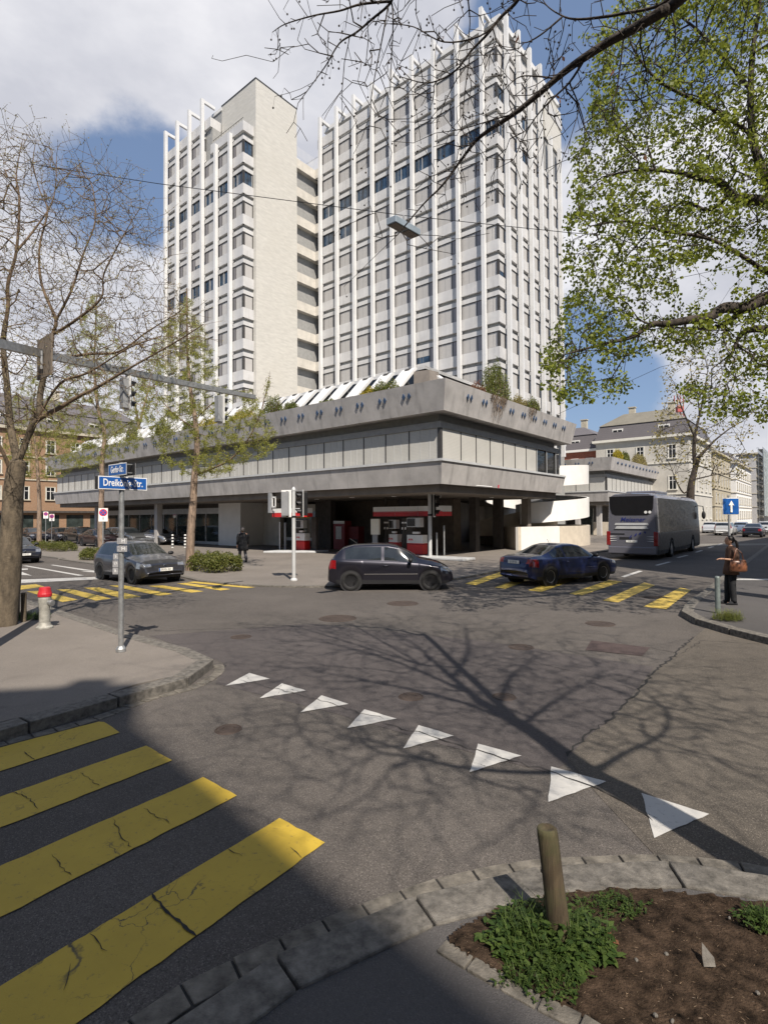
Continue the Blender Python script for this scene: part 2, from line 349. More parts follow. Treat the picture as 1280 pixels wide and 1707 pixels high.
M['signblue'] = mat('sign_blue', (.015, .10, .36), .35, var=.06); M['signwhite'] = mat('sign_white', (.82, .82, .8), .45, var=.02); M['signred'] = mat('sign_red', (.6, .02, .06), .4, var=.04)
M['bark_dk'] = mat('dark_bark', (.055, .043, .034), .95, var=.4, scale=9, bump=.9, bscale=26, stretch=(1, 1, .35)); M['bark_lt'] = mat('larch_bark', (.26, .19, .14), .95, var=.35, scale=9, bump=1, bscale=22, stretch=(1, 1, .3))
M['bark_gr'] = mat('grey_green_bark', (.12, .095, .065), .95, var=.4, scale=7, bump=.8, bscale=24, stretch=(1, 1, .4)); M['twig'] = mat('twig_bark', (.15, .105, .068), .9, var=.3)
M['leaf_green'] = leafmat('lime_leaves', (.085, .12, .014), (.25, .28, .04), .4); M['leaf_larch'] = leafmat('larch_needles', (.17, .19, .03), (.34, .34, .08), .4)
M['leaf_bud'] = leafmat('opening_buds', (.16, .14, .05), (.32, .27, .10), .3); M['leaf_hedge'] = leafmat('hedge_leaves', (.05, .07, .012), (.17, .17, .045), .25)
M['leaf_shrub'] = leafmat('shrub_leaves', (.06, .09, .02), (.20, .21, .05), .25); M['leaf_yel'] = leafmat('yellow_shrub_leaves', (.22, .2, .02), (.45, .36, .03), .3); M['leaf_weed'] = leafmat('weed_leaves', (.022, .048, .010), (.085, .125, .03), .28)
M['leaf_rust'] = leafmat('rusty_leaves', (.12, .05, .03), (.25, .12, .06), .25); M['rubber'] = mat('rubber', (.014, .014, .014), .85, var=.2, scale=20)
M['brick'] = brickmat('orange_brick', (.30, .17, .09), (.24, .13, .07), (.34, .29, .23), 5); M['cream'] = mat('cream_stucco', (.50, .48, .43), .85, var=.08, scale=.8, streak=.2)
M['stone'] = mat('sandstone_trim', (.47, .43, .34), .85, var=.12); M['slate'] = slats('slate_roof', (.13, .12, .125), .3, .75); M['olive'] = mat('olive_sheet_roof', (.19, .175, .14), .7, var=.1, scale=.6, streak=.2)
M['wframe'] = mat('white_window_frame', (.75, .74, .70), .5, var=.03)
# ================================================================== GROUND
def Fz0(p, z): return np.array([p[0], p[1], z])
def gpoly(px, z=0.0): return [gnd(u, v, z) for u, v in px]
def flat(mb, pts, z):
    pts = [np.array([p[0], p[1], z]) for p in pts]
    a = sum(pts[i][0]*pts[(i+1) % len(pts)][1]-pts[(i+1) % len(pts)][0]*pts[i][1] for i in range(len(pts)))
    mb.add(pts if a > 0 else pts[::-1], [tuple(range(len(pts)))]); return mb
g = MB(); g.add([(-700, -300, 0), (700, -300, 0), (700, 1200, 0), (-700, 1200, 0)], [(0, 1, 2, 3)]); struct('ground', g, M['asph'])
def smooth_line(pts, n=6):
    pts = [np.array(p, float) for p in pts]; out = []
    for i in range(len(pts)-1):
        p0, p1, p2, p3 = pts[max(i-1, 0)], pts[i], pts[i+1], pts[min(i+2, len(pts)-1)]
        for k in range(n):
            t = k/n; out.append(.5*((2*p1)+(-p0+p2)*t+(2*p0-5*p1+4*p2-p3)*t*t+(-p0+3*p1-3*p2+p3)*t**3))
    out.append(pts[-1]); return out
def offset(line, d):
    out = []
    for i, p in enumerate(line):
        t = line[min(i+1, len(line)-1)]-line[max(i-1, 0)]; t = t[:2]/np.linalg.norm(t[:2]); out.append(np.array([p[0]-t[1]*d, p[1]+t[0]*d, p[2] if len(p) > 2 else 0]))
    return out
def resample(line, step):
    L = [0]
    for i in range(1, len(line)): L.append(L[-1]+np.linalg.norm(line[i][:2]-line[i-1][:2]))
    n = max(1, int(L[-1]/step)); res = []
    for k in range(n+1):
        s = L[-1]*k/n; i = min(np.searchsorted(L, s, side='right')-1, len(line)-2); t = (s-L[i])/max(1e-9, L[i+1]-L[i]); res.append(line[i]*(1-t)+line[i+1]*t)
    return res
def stones(name, m, outer, width, z0, z1, step, seed=0, gap=.012, jit=.0):
    """kerb stones laid end to end along a line; width to the left of the line when positive"""
    rs = random.Random(seed); mb = MB(); ln = resample(outer, step); inn = offset(ln, width)
    for i in range(len(ln)-1):
        t = ln[i+1]-ln[i]; L = np.linalg.norm(t[:2]); t = t/L*gap; zz = z1+rs.uniform(-jit, jit); j = rs.uniform(-jit, jit)*1.5
        a, b, c, d = ln[i]+t, ln[i+1]-t, inn[i+1]-t, inn[i]+t
        mb.prism([a, b, c, d], z0, zz)
    o = mb.build(name, m, None, kind='structure', bevel=.012 if step > .5 else .006); return o
KH = .13
# left corner pavement
edge = smooth_line(gpoly([(-420, 1330), (-150, 1262), (0, 1216), (142, 1182), (245, 1146), (310, 1131), (345, 1115), (357, 1104), (352, 1094), (325, 1083), (240, 1061), (160, 1036), (92, 1014), (30, 994), (-60, 972), (-300, 930)], KH), 5)
mb = MB(); inner = offset(edge, .26)
mb.prism([p for p in inner]+[np.array([-16, 14, 0]), np.array([-16, 4, 0])], -.05, KH-.003); struct('left_pavement', mb, M['pave'])
stones('left_kerb', M['granite'], edge, .26, -.05, KH+.004, 1.0, 3)
mb = MB(); gut = offset(edge, -.22); 
stones('left_gutter', M['granite_dark'], offset(edge, -.16)[:40], .15, -.05, .012, .22, 5, .008, .003)
# near right pavement with granite kerb, setts and soil
ge = smooth_line(gpoly([(120, 1790), (215, 1705), (300, 1647), (440, 1582), (545, 1535), (640, 1498), (740, 1465), (870, 1440), (940, 1434), (1070, 1429), (1180, 1436), (1280, 1452), (1480, 1500), (1700, 1570)], 0), 5)
gs = MB(); gj = offset(ge, -.19)
for i in range(len(ge)-1): gs.quad(Fz0(ge[i], .012), Fz0(gj[i], .012), Fz0(gj[i+1], .012), Fz0(ge[i+1], .012))
struct('gutter_mortar', gs, M['crack'])
stones('near_gutter_setts', M['granite_dark'], ge, -.16, -.05, .026, .26, 8, .007, .005)
ke = offset(ge, -.185)
ks = stones('near_kerb', M['granite'], ke, -.25, -.05, .102, .78, 9, .008)
mb = MB(); ki = offset(ke, -.245); mb.prism(ki+[np.array([6, -3, 0]), np.array([-4, -3, 0])], -.05, .084); struct('near_pavement', mb, M['pave_dark'])
soilpx = [(738, 1567), (780, 1532), (840, 1505), (985, 1476), (1100, 1480), (1280, 1500), (1600, 1570), (1900, 2300), (990, 1990), (985, 1702), (920, 1672), (860, 1640), (800, 1610)]
sp = gpoly(soilpx, .10)
rs = random.Random(4)
def inpoly(x, y, P_):
    c = False
    for i in range(len(P_)):
        x1, y1, x2, y2 = P_[i][0], P_[i][1], P_[i-1][0], P_[i-1][1]
        if (y1 > y) != (y2 > y) and x < (x2-x1)*(y-y1)/(y2-y1)+x1: c = not c
    return c
gx = np.arange(.2, 4.0, .026); gy = np.arange(-.2, 3.6, .026); mb = MB(); idx = {}
import mathutils
def fbm(x, y, s): return mathutils.noise.noise((x*s, y*s, 3.1))
for i, x in enumerate(gx):
    for j, y in enumerate(gy):
        if inpoly(x, y, sp):
            h = max(.080, min(.100, .084+.026*abs(fbm(x, y, 1.6))+.016*fbm(x, y, 7)+.012*fbm(x, y, 19)+.006*fbm(x, y, 45))); idx[i, j] = mb.n; mb.add([(x, y, h+.012)], [])
for (i, j) in list(idx):
    if (i+1, j) in idx and (i, j+1) in idx and (i+1, j+1) in idx: mb.f.append((idx[i, j], idx[i+1, j], idx[i+1, j+1], idx[i, j+1]))
struct('soil_bed', mb, M['soil'], True)
bs = smooth_line(gpoly([(735, 1572), (800, 1612), (860, 1644), (920, 1677), (985, 1708), (1040, 1745)], .10), 4)
stones('soil_edging', M['granite_dark'], offset(bs, -.05), .09, .0, .100, .17, 12, .006, .006)
# far pavement in front of the building
fe = smooth_line(gpoly([(-200, 895), (50, 924), (95, 931), (156, 939.5), (240, 950), (300, 960), (330, 967), (392, 973.5), (426, 975.5), (500, 977), (560, 976.5), (640, 974), (700, 970), (758, 964.5), (831, 951), (905, 937), (985, 922), (1014, 917.5)], .06), 3)
e2 = smooth_line([fe[-1], fe[-1]+dR*40, fe[-1]+dR*150], 4)
fe = fe+e2[1:]
mb = MB(); mb.prism(offset(fe, .2)+[fe[-1]+dL*40, np.array([0, 120, 0]), np.array([-140, 110, 0]), np.array([-140, 60, 0])], -.05, .057); struct('far_pavement', mb, M['pave'])
stones('far_kerb', M['granite'], fe, .2, -.05, .064, 1.2, 21, .004)
# right pavement corner
re_ = smooth_line(gpoly([(1900, 1130), (1500, 1095), (1280, 1064), (1232, 1052), (1179, 1038), (1150, 1028), (1135, 1020), (1146, 1002), (1175, 982), (1202, 960), (1242, 934), (1282, 905), (1310, 886)], KH), 5)
mb = MB(); ri = offset(re_, -.24); mb.prism(ri+[np.array([60, 75, 0]), np.array([60, 8, 0])], -.05, KH-.003); struct('right_pavement', mb, M['pave_dark'])
stones('right_kerb', M['granite'], re_, -.24, -.05, KH+.004, 1.0, 31)
# asphalt patches and seams
def patch(name, px, m, z=.002):
    mb = MB(); flat(mb, gpoly(px), z); struct(name, mb, m)
patch('asphalt_patch', [(250, 1060), (520, 1040), (800, 1068), (1000, 1098), (1090, 1112), (1000, 1225), (920, 1290), (730, 1240), (560, 1190), (360, 1140), (372, 1105)], asphalt('smooth_asphalt', (.084, .074, .072), .6, .15, 3), .003)
patch('tan_asphalt', [(1158, 1062), (1122, 1095), (1092, 1120), (1057, 1160), (1012, 1205), (982, 1225), (945, 1265), (1000, 1330), (1100, 1436), (1290, 1456), (1500, 1440), (1500, 1090), (1290, 1066), (1232, 1056), (1179, 1044)], asphalt('tan_asphalt', (.110, .096, .080), .8, .3, 7), .0035)
patch('repair_patch', [(985, 1068), (1083, 1080), (1070, 1094), (975, 1084)], asphalt('brown_repair', (.075, .055, .052), .3, .2, 5), .007)
def crack(px, w=.018, seed=1, z=.006, name='road_crack', jit=.035, m=None):
    rs = random.Random(seed); pts = resample([np.array([p[0], p[1], 0]) for p in gpoly(px)], .09 if gpoly(px)[0][1] > 6 else .035); mb = MB(); L = []; R_ = []
    for i, p in enumerate(pts):
        t = pts[min(i+1, len(pts)-1)]-pts[max(i-1, 0)]; t = t/np.linalg.norm(t); n = np.array([-t[1], t[0], 0]); o = n*rs.uniform(-jit, jit)*(1 if pts[0][1] > 6 else .4); ww = w*rs.uniform(.35, 1.2)*(0.3 if i in (0, len(pts)-1) else 1)
        L.append(p+o+n*ww/2); R_.append(p+o-n*ww/2)
    for i in range(len(pts)-1): mb.quad([*R_[i][:2], z], [*R_[i+1][:2], z], [*L[i+1][:2], z], [*L[i][:2], z])
    return struct(name, mb, m or M['crack'])
crack([(1155, 1062), (1120, 1095), (1090, 1120), (1055, 1160), (1010, 1205), (980, 1225), (945, 1262)], .035, 1)
crack([(376, 1105), (371, 1120), (360, 1130)], .02, 2)
crack([(640, 1206), (700, 1224), (790, 1252), (860, 1272), (925, 1290), (1000, 1320), (1090, 1370)], .016, 3, .013)
crack([(400, 1134), (500, 1160), (580, 1183), (640, 1200)], .012, 4, .013)
crack([(90, 1012), (260, 1052), (520, 1044), (640, 1030), (900, 1020)], .012, 5)
crack([(1083, 1080), (1135, 1090), (1170, 1068), (1280, 1075)], .014, 6)
crack([(880, 1100), (985, 1128), (1060, 1150)], .01, 7)
crack([(255, 1492), (270, 1515), (290, 1530), (310, 1548), (328, 1563)], .02, 8, .013, jit=.02)
crack([(380, 1417), (404, 1430)], .007, 9, .013, jit=.02); crack([(484, 1415), (503, 1433)], .007, 10, .013, jit=.02)
crack([(240, 1350), (262, 1363), (285, 1375)], .007, 11, .013, jit=.03); crack([(190, 1368), (205, 1398), (220, 1415)], .007, 12, .013, jit=.03)
crack([(135, 1290), (150, 1300), (165, 1312)], .007, 13, .013, jit=.03); crack([(22, 1322), (45, 1330), (66, 1350)], .008, 14, .013, jit=.03)
crack([(84, 1428), (100, 1445), (118, 1463)], .007, 15, .013, jit=.03); crack([(640, 980), (800, 985), (840, 1000), (900, 1002)], .012, 16)
crack([(150, 1560), (178, 1590)], .008, 17, .013, jit=.02); crack([(120, 1610), (108, 1655)], .006, 18, .013, jit=.02); crack([(40, 1255), (60, 1268)], .01, 19, .013, jit=.03)
for u, v, r in ((563, 1031, .43), (671, 1006, .42), (868, 1079, .22), (685, 1162, .16), (840, 1162, .15), (381, 1216, .14), (795, 952, .4), (500, 937, .22), (402, 1062, .2), (1000, 1040, .3)):
    c = gnd(u, v); mb = MB(); mb.lathe([(0, .008), (r*.45, .008), (r*.46, .004), (r*.5, .004), (r*.51, .009), (r*.86, .009), (r*.88, .004), (r*.92, .004), (r*.94, .010), (r, .009), (r+.01, 0)], (c[0], c[1], 0), 28)
    o = mb.build('manhole_cover', M['iron'], origin=(c[0], c[1], 0)); o['label'] = ''; o['category'] = 'manhole cover'; o['group'] = 'iron covers let into the road'; MH = globals().setdefault('MH', []); MH.append(o)
for o, l in zip(MH, ('large iron manhole cover in the road just below the black hatchback', 'iron manhole cover close behind the black hatchback, the far one of the pair', 'small round iron cover in the road left of the brown repair patch', 'small valve cover in the branch shadows above the white triangles', 'small valve cover in the thick trunk shadow', 'dark iron cover between the yellow crossing and the first white triangle',
    'iron cover on the forecourt left of the blue coupe', 'small cover on the pavement right of the traffic light pole', 'small cover on the far left of the dark road patch', 'iron cover below the worn yellow crossing in the shade')): o['label'] = l
# gully grate by the right kerb
c = gnd(1092, 996); mb = MB()
for k in range(9): mb.cbox((c[0]-.32+.08*k, c[1], .006), .035, .4, .012, .3)
tag(mb.build('drain_grate', M['iron'], origin=c), 'dark slotted drain grate in the gutter at the tip of the right kerb', 'drain')
# ------------------------------------------------------------------ markings
def mark(name, polys, m, z=.008):
    mb = MB()
    for p in polys: flat(mb, p, z)
    return struct(name, mb, m)
def jag(poly, amp=.012, step=.08, seed=0):
    rs = random.Random(seed); out = []
    for i in range(len(poly)):
        a, b = poly[i], poly[(i+1) % len(poly)]; n = max(1, int(np.linalg.norm(b-a)/step))
        for k in range(n):
            p = a+(b-a)*k/n; out.append(p+np.array([rs.uniform(-amp, amp), rs.uniform(-amp, amp), 0]) if k else p)
    return out
ST = [[(0, 1247.5), (165, 1204), (174, 1204.5), (200, 1222), (0, 1287)], [(0, 1330), (244, 1244), (287.5, 1268.5), (0, 1382)], [(0, 1446), (339, 1296.5), (395, 1327.5), (0, 1532)], [(0, 1647), (255, 1492), (466, 1365), (541.5, 1406), (327, 1562), (130, 1707)]]
for k, s in enumerate(ST):
    p = gpoly(s)
    if k < 3:
        d = p[0]-p[1]; d /= np.linalg.norm(d); d2 = p[-1]-p[-2]; d2 /= np.linalg.norm(d2); p = [p[0]+d*2.2]+p[1:-1]+[p[-1]+d2*2.2]
        poly = jag(p, .006, .1, k)
    else:
        d = p[0]-p[1]; d /= np.linalg.norm(d); d2 = p[5]-p[4]; d2 /= np.linalg.norm(d2); poly = jag([p[0]+d*1.5, p[1], p[2], p[3], p[4], p[5], p[5]+d2*1.2], .006, .1, k)
    mark('crossing_stripe', [poly], M['yellow'])
for t in ([(376, 1144), (416, 1122.5), (450, 1132.5)], [(433, 1165), (470, 1140), (510, 1152)], [(501, 1188.5), (536, 1160), (581, 1174.5)], [(578.5, 1215), (607.5, 1183.5), (661, 1199)],
          [(671.5, 1249), (697.5, 1210), (756, 1227.5)], [(782.5, 1288.5), (796.5, 1241), (869, 1261)], [(913.5, 1338.5), (918.5, 1279), (1010, 1304)], [(1090, 1399), (1068.5, 1323.5), (1181.5, 1358.5)]):
    mark('yield_triangle', [jag(gpoly(t), .006, .09, int(t[0][0]))], M['white'], .009)
for t in ([(1072, 1011.6), (1133.5, 979.5), (1151, 984), (1110, 1016)], [(1004.6, 1001.4), (1073, 971.3), (1091, 976), (1030, 1004.5)], [(948, 990), (1014, 967.4), (1036, 970), (969.5, 992.8)],
          [(880, 984), (946, 961.5), (966, 964), (902, 987)], [(824, 979.5), (890, 957), (908, 959), (842, 981.5)], [(775, 973), (840, 951.5), (856, 953.5), (792, 976)]):
    mark('far_crossing_stripe', [gpoly(t)], M['yellow_far'])
for t in ([(311, 971), (324.4, 969.6), (426, 979.3), (411.6, 980.5)], [(295.3, 973.2), (309, 971.8), (385, 982.4), (368, 984.6)], [(246.9, 977), (271, 976.1), (340, 986), (319.5, 988.2)], [(182, 976.3), (208, 976.1), (289, 990.6), (266, 993.3)],
          [(140, 980), (165, 979.5), (235, 994.5), (207, 998.8)], [(95, 983), (120, 982.5), (186, 998), (160, 1001.5)], [(45, 986), (72, 985), (130, 1000), (105, 1004)], [(20, 978), (60, 974), (75, 978), (30, 984)]):
    mark('left_crossing_stripe', [gpoly(t)], M['yellow_far'])
mark('stop_line', [gpoly([(20, 967), (162, 962), (165, 966), (20, 973)])], M['white'])
mark('lane_line', [gpoly([(38, 943.2), (46, 943.2), (141, 959.5), (131, 960)])], M['white']); mark('lane_line', [gpoly([(84, 942), (90, 941.8), (158, 951.5), (140, 951.2)]), gpoly([(136, 953), (158, 951.5), (158, 954.5)])], M['white'])
mark('lane_arrow', [gpoly([(20, 955), (34, 952.5), (54, 960), (46, 959), (20, 958)]), gpoly([(20, 948.5), (47, 948), (47, 949.8), (20, 951.5)])], M['white'])
for q in ([(1034, 961.5), (1041, 962.5), (1071, 952.5), (1064, 951.5)], [(1090.5, 942.4), (1096, 943), (1118.5, 937), (1113, 936.6)], [(1126, 929.6), (1131, 930.2), (1147.5, 925.8), (1143, 925.4)], [(1157, 920.6), (1161, 921.2), (1171.5, 917.8), (1167.5, 917.2)], [(1178, 913.5), (1182, 914), (1190, 911.3), (1186, 910.8)], [(1194, 908.6), (1198, 909), (1205, 906.6), (1201, 906.2)], [(1211, 903.8), (1214, 904), (1220, 902), (1217, 901.8)]):
    mark('lane_dash', [gpoly(q)], M['white'])
mark('edge_line', [gpoly([(1229, 971), (1300, 971.5), (1300, 974), (1226, 973.6)])], M['white'], KH+.006); mark('edge_line', [gpoly([(1168, 906.5), (1280, 906), (1280, 908.5), (1160, 910.5)])], asphalt('pale_strip', (.2, .19, .17), .2, .1), .007)
# ================================================================== TOWER AND LOW BUILDING
PC = at(735, 806, 26.6); P = Frame(PC)
TC = at(808, 606, 50.5); T = Frame(TC)
tw = thing('office_tower', 'white office tower of two ribbed blocks joined by a blank concrete core', 'tower', T(10, 5, 0))
WT0, FP = 16.32, 3.37
def wt(k): return WT0+FP*k
core = MB().fbox(T, 22.82, 29.2, -8.96, -3.06, 0, 50.55); cw = core.build('core_wall', M['core'], tw)
MB().fbox(T, 22.76, 29.26, -9.02, -3.0, 50.55, 50.62).build('roof_edge', M['frame_dk'], cw)
mb = MB(); mb.fbox(T, -1.17, 22.8, .53, 16.4, 0, 47.4); mb.fbox(T, -.9, 22.6, 1.9, 15.9, 47.4, 50.2)   # right block body
mb.fbox(T, 23.4, 39.0, -10.13, 4, 0, 44.2); mb.fbox(T, 29.4, 39.0, -10.13, 4, 44.2, 47.5); mb.fbox(T, 29.21, 38.6, -8.9, 3, 47.7, 50.1)
tbody = mb.build('wall', M['tw_grey'], tw)
mb = MB(); mb.fbox(T, -1.2, 22.9, 1.45, 16.2, 50.2, 50.75); mb.fbox(T, 29.22, 39.1, -9.0, 3.2, 50.1, 50.5); mb.build('roof', M['tw_white'], tw)
mb = MB()
for i in range(30): mb.tube([T(27.5-i*.18, 2.5, 47.1), T(27.5-i*.18, 2.5, 48.7)], .02, 4)
mb.tube([T(27.6, 2.5, 48.7), T(22, 2.5, 48.7)], .03, 4); mb.fbox(T, 22.3, 28, 2.45, 8, 46.6, 47.1)
for i in range(14): mb.tube([T(22.9, -2.9+i*.2, 45.1), T(22.9, -2.9+i*.2, 46.2)], .015, 4)
mb.build('terrace_railing', M['tw_white'], tw); MB().fbox(T, 22.9, 28, 4, 8, 40, 46.6).build('upper_wall', M['core'], tw)
# facade systems -------------------------------------------------------------
openpx = [(780, 235), (725, 262), (692, 278), (652, 296), (622, 312), (592, 330), (577, 335), (550, 350), (817, 210), (577, 385), (550, 398)]
opensetR = set(); 
def bayof(l, edges):
    for i in range(len(edges)-1):
        if edges[i] <= l < edges[i+1]: return i
    return -1
LE = [-1.4]+[2.761*i for i in range(9)]
for u, v in openpx:
    l, r, z = T.inv(onpl(u, v, T(0, .3), dR)); opensetR.add((bayof(l, LE), round((z+.75-WT0)/FP)))
LLE = [23.17]+[22.82+2.3+2.74*i for i in range(6)]+[39.0]; opensetL = set()
for u, v in [(402, 300), (375, 318), (350, 330), (328, 345), (308, 360), (288, 375), (372, 465), (350, 475), (328, 487), (305, 497), (287, 507)]:
    l, r, z = T.inv(onpl(u, v, T(0, -10.36), dR)); opensetL.add((bayof(l, LLE), round((z+.75-WT0)/FP)))
rw = random.Random(77)
def add_window(mb, F, ax, a0, a1, off, z0, z1, is_open):
    """ax 'L': facade runs along l at r = off ; 'R': runs along r at l = off (outward = negative)"""
    def bx_(x0, x1, d0, d1, za, zb):
        if ax == 'L': mb.fbox(F, x0, x1, off+d0, off+d1, za, zb)
        else: mb.fbox(F, off+d0, off+d1, x0, x1, za, zb)
        return 6
    m = []
    g = .07
    for (x0, x1, za, zb) in ((a0, a0+g, z0, z1), (a1-g, a1, z0, z1), (a0+g, a1-g, z0, z0+.05), (a0+g, a1-g, z1-.07, z1)): bx_(x0, x1, .10, .24, za, zb); m += [0]*6
    w = a1-a0-2*g
    if is_open:
        n = 3 if w > 1.6 else 2 if w > .8 else 1; cw_ = w/n
        for i in range(n):
            part = rw.random()
            x0 = a0+g+i*cw_; bx_(x0, x0+cw_-.05, .17, .22, z0+.05, z1-.07); m += [1]*6
            bx_(x0+cw_-.05, x0+cw_, .12, .22, z0+.05, z1-.07); m += [0 if rw.random() < .5 else 2]*6
    else:
        drop = 0 if rw.random() > .03 else rw.uniform(.2, .7)
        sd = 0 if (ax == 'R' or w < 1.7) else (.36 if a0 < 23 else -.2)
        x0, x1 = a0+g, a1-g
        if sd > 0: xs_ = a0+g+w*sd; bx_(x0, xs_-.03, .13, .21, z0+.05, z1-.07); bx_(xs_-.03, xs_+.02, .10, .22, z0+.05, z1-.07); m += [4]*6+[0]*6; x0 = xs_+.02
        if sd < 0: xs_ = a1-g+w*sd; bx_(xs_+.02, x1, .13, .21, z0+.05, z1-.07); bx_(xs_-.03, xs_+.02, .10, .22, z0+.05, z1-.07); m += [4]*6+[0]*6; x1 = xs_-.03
        bx_(x0, x1, .15, .21, z0+.05+drop, z1-.07); m += [2]*6
        if drop: bx_(x0, x1, .17, .21, z0+.05, z0+.05+drop); m += [1]*6
        for q in ((.5,) if w > 1.2 else ()): bx_(x0+(x1-x0)*q-.012, x0+(x1-x0)*q+.012, .135, .15, z0+.05, z1-.07); m += [3]*6
    return m
opensetR = {(i, 7) for i in range(9)} | {(7, 6), (8, 6)}; opensetL = {(i, 7) for i in range(7)} | {(i, 4) for i in range(1, 7)}
WM3 = [M['frame_dk'], M['glass'], M['blind'], M['tw_grey'], slats('dark_side_strip', (.26, .25, .26), .30, .93, 'X', .3)]  # last entry: darker strip along one side of the wide windows
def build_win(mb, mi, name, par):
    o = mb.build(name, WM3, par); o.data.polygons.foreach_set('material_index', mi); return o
def facade(F, ax, edges, off, kmin, kmax, opens, indiv, other, topfn=None, ends=(.0, .0), flip=False):
    n = len(edges)-1
    for k in range(kmin, kmax+1):
        z1 = wt(k); z0 = z1-1.5; lo, hi = edges[0], edges[-1]
        if topfn:
            bays = [i for i in range(n) if topfn(i, k)]
            if not bays: continue
            lo, hi = edges[bays[0]], edges[bays[-1]+1]
        else: bays = range(n)
        sp_ = MB()
        def B(x0, x1, d0, d1, za, zb, mb_=None):
            mb_ = mb_ or sp_
            if ax == 'L': mb_.fbox(F, x0, x1, off+d0, off+d1, za, zb)
            else: mb_.fbox(F, off+d0, off+d1, x0, x1, za, zb)
        e0, e1 = ends
        B(lo-e0, hi+e1, -.02, .2, z0-1.08, z0-.0); sp_.build('spandrel', M['tw_panel'], tw); sp_ = MB(); B(lo-e0+.08, hi+e1, .06, .2, z1, z1+.44, sp_); sp_.build('lintel', M['tw_panel'], tw)
        for i in bays:
            if k < 0: continue
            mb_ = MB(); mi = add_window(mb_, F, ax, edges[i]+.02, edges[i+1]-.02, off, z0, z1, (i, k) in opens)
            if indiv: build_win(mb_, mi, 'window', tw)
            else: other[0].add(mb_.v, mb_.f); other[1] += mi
OTH = [MB(), []]
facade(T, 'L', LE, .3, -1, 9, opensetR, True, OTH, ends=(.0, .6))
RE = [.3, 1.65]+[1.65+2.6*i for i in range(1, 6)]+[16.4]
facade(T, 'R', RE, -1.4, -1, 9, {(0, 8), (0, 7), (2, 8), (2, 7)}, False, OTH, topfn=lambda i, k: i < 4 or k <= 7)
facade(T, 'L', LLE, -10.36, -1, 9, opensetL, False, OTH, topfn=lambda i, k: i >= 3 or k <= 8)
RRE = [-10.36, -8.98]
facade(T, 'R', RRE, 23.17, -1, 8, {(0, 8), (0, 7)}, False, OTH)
for c_ in tw.children: pass
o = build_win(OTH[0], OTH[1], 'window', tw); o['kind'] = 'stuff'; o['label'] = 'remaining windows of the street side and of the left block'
# parapets at the top
mb = MB(); mb.fbox(T, -1.42, 22.8, .27, .5, 47.45, 48.6); mb.fbox(T, -1.42, -1.2, .5, 16.4, 47.45, 48.6)
mb.fbox(T, 29.35, 39.0, -10.38, -10.15, 47.5, 48.6); mb.fbox(T, 29.35, 29.6, -10.15, -8.97, 47.5, 48.6); mb.fbox(T, 23.15, 29.3, -10.38, -10.15, 44.2, 45.25); mb.fbox(T, 23.15, 23.4, -10.15, -8.97, 44.2, 45.25)
mb.build('parapet', M['tw_panel'], tw)
mb = MB()
for i in range(12): mb.tube([T(23.8+i*.48, -10.1, 45.3), T(23.8+i*.48, -10.1, 45.85)], .02, 4)
mb.tube([T(23.5, -10.1, 45.85), T(29.2, -10.1, 45.85)], .03, 4); mb.build('roof_railing', M['frame_dk'], tw)
MB().fbox(T, 29.31, 29.38, -10.1, -8.97, 44.3, 47.45).build('side_wall', M['tw_grey'], tw)
# pillars with brackets and roof beams -------------------------------------------------------------
def pillar(ax, a, off, fac, top, beam):
    mb = MB(); w = .17
    def B(x0, x1, d0, d1, za, zb):
        if ax == 'L': mb.fbox(T, x0, x1, off+d0, off+d1, za, zb)
        else: mb.fbox(T, off+d0, off+d1, x0, x1, za, zb)
    B(a-w, a+w, -.19, .19, 9, top)
    k = -1
    while wt(k)+.9 < top-.3:
        z = wt(k)+.42
        B(a-.1, a+.1, .19, fac, z, z+.34)
        if ax == 'L': mb.sweep([T(a+.1, off+.19, z+.34), T(a+.1, off+fac+.2, z+.34), T(a+.1, off+.19, z-.12)], -dL*.2)
        k += 1
    if beam: B(a-.12, a+.12, .19, beam, top-.36, top-.002)
    mb.build('pillar', M['tw_white'], tw)
for i in range(9): pillar('L', 2.761*i, 0, .32, 50.9, 1.46)
for i in range(6): pillar('R', 1.65+2.6*i, -1.75, .37, 50.6 if i < 4 else 44.2, 1.4 if i < 4 else 0)
for i in range(6): pillar('L', 22.82+2.3+2.74*i, -10.66, .32, 51.1 if i >= 2 else 44.5, 1.66 if i >= 2 else 0)
MB().fbox(T, -1.35, -.2, 11.5, 16.3, 44.2, 49.5).build('end_wall', M['core'], tw)
# recessed balconies
for j in range(10):
    z = 44.7-FP*j; mb = MB()
    mb.fbox(T, 22.82, 23.0, -3.055, .0, z-1.1, z); mb.fbox(T, 22.25, 22.82, -.18, .0, z-1.1, z); mb.fbox(T, 23.0, 28, -3.055, .9, z-1.1, z-.85)
    b = mb.build('balcony', M['conc_lt'] if j % 1 == 0 else 0, tw)
    mb = MB()
    for i in range(12): mb.fbox(T, 25.3, 25.34, -3+i*.32, -2.97+i*.32, z-.85, z+.15)
    mb.fbox(T, 25.3, 25.34, -3, .6, z+.12, z+.16); mb.build('railing', M['frame_dk'], b)
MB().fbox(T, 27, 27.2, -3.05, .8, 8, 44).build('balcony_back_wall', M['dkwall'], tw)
mb = MB(); mb.fbox(T, 23.2, 26.8, .7, .82, 9, 43.6); mb.build('balcony_side_glass', M['glass_dk'], tw)

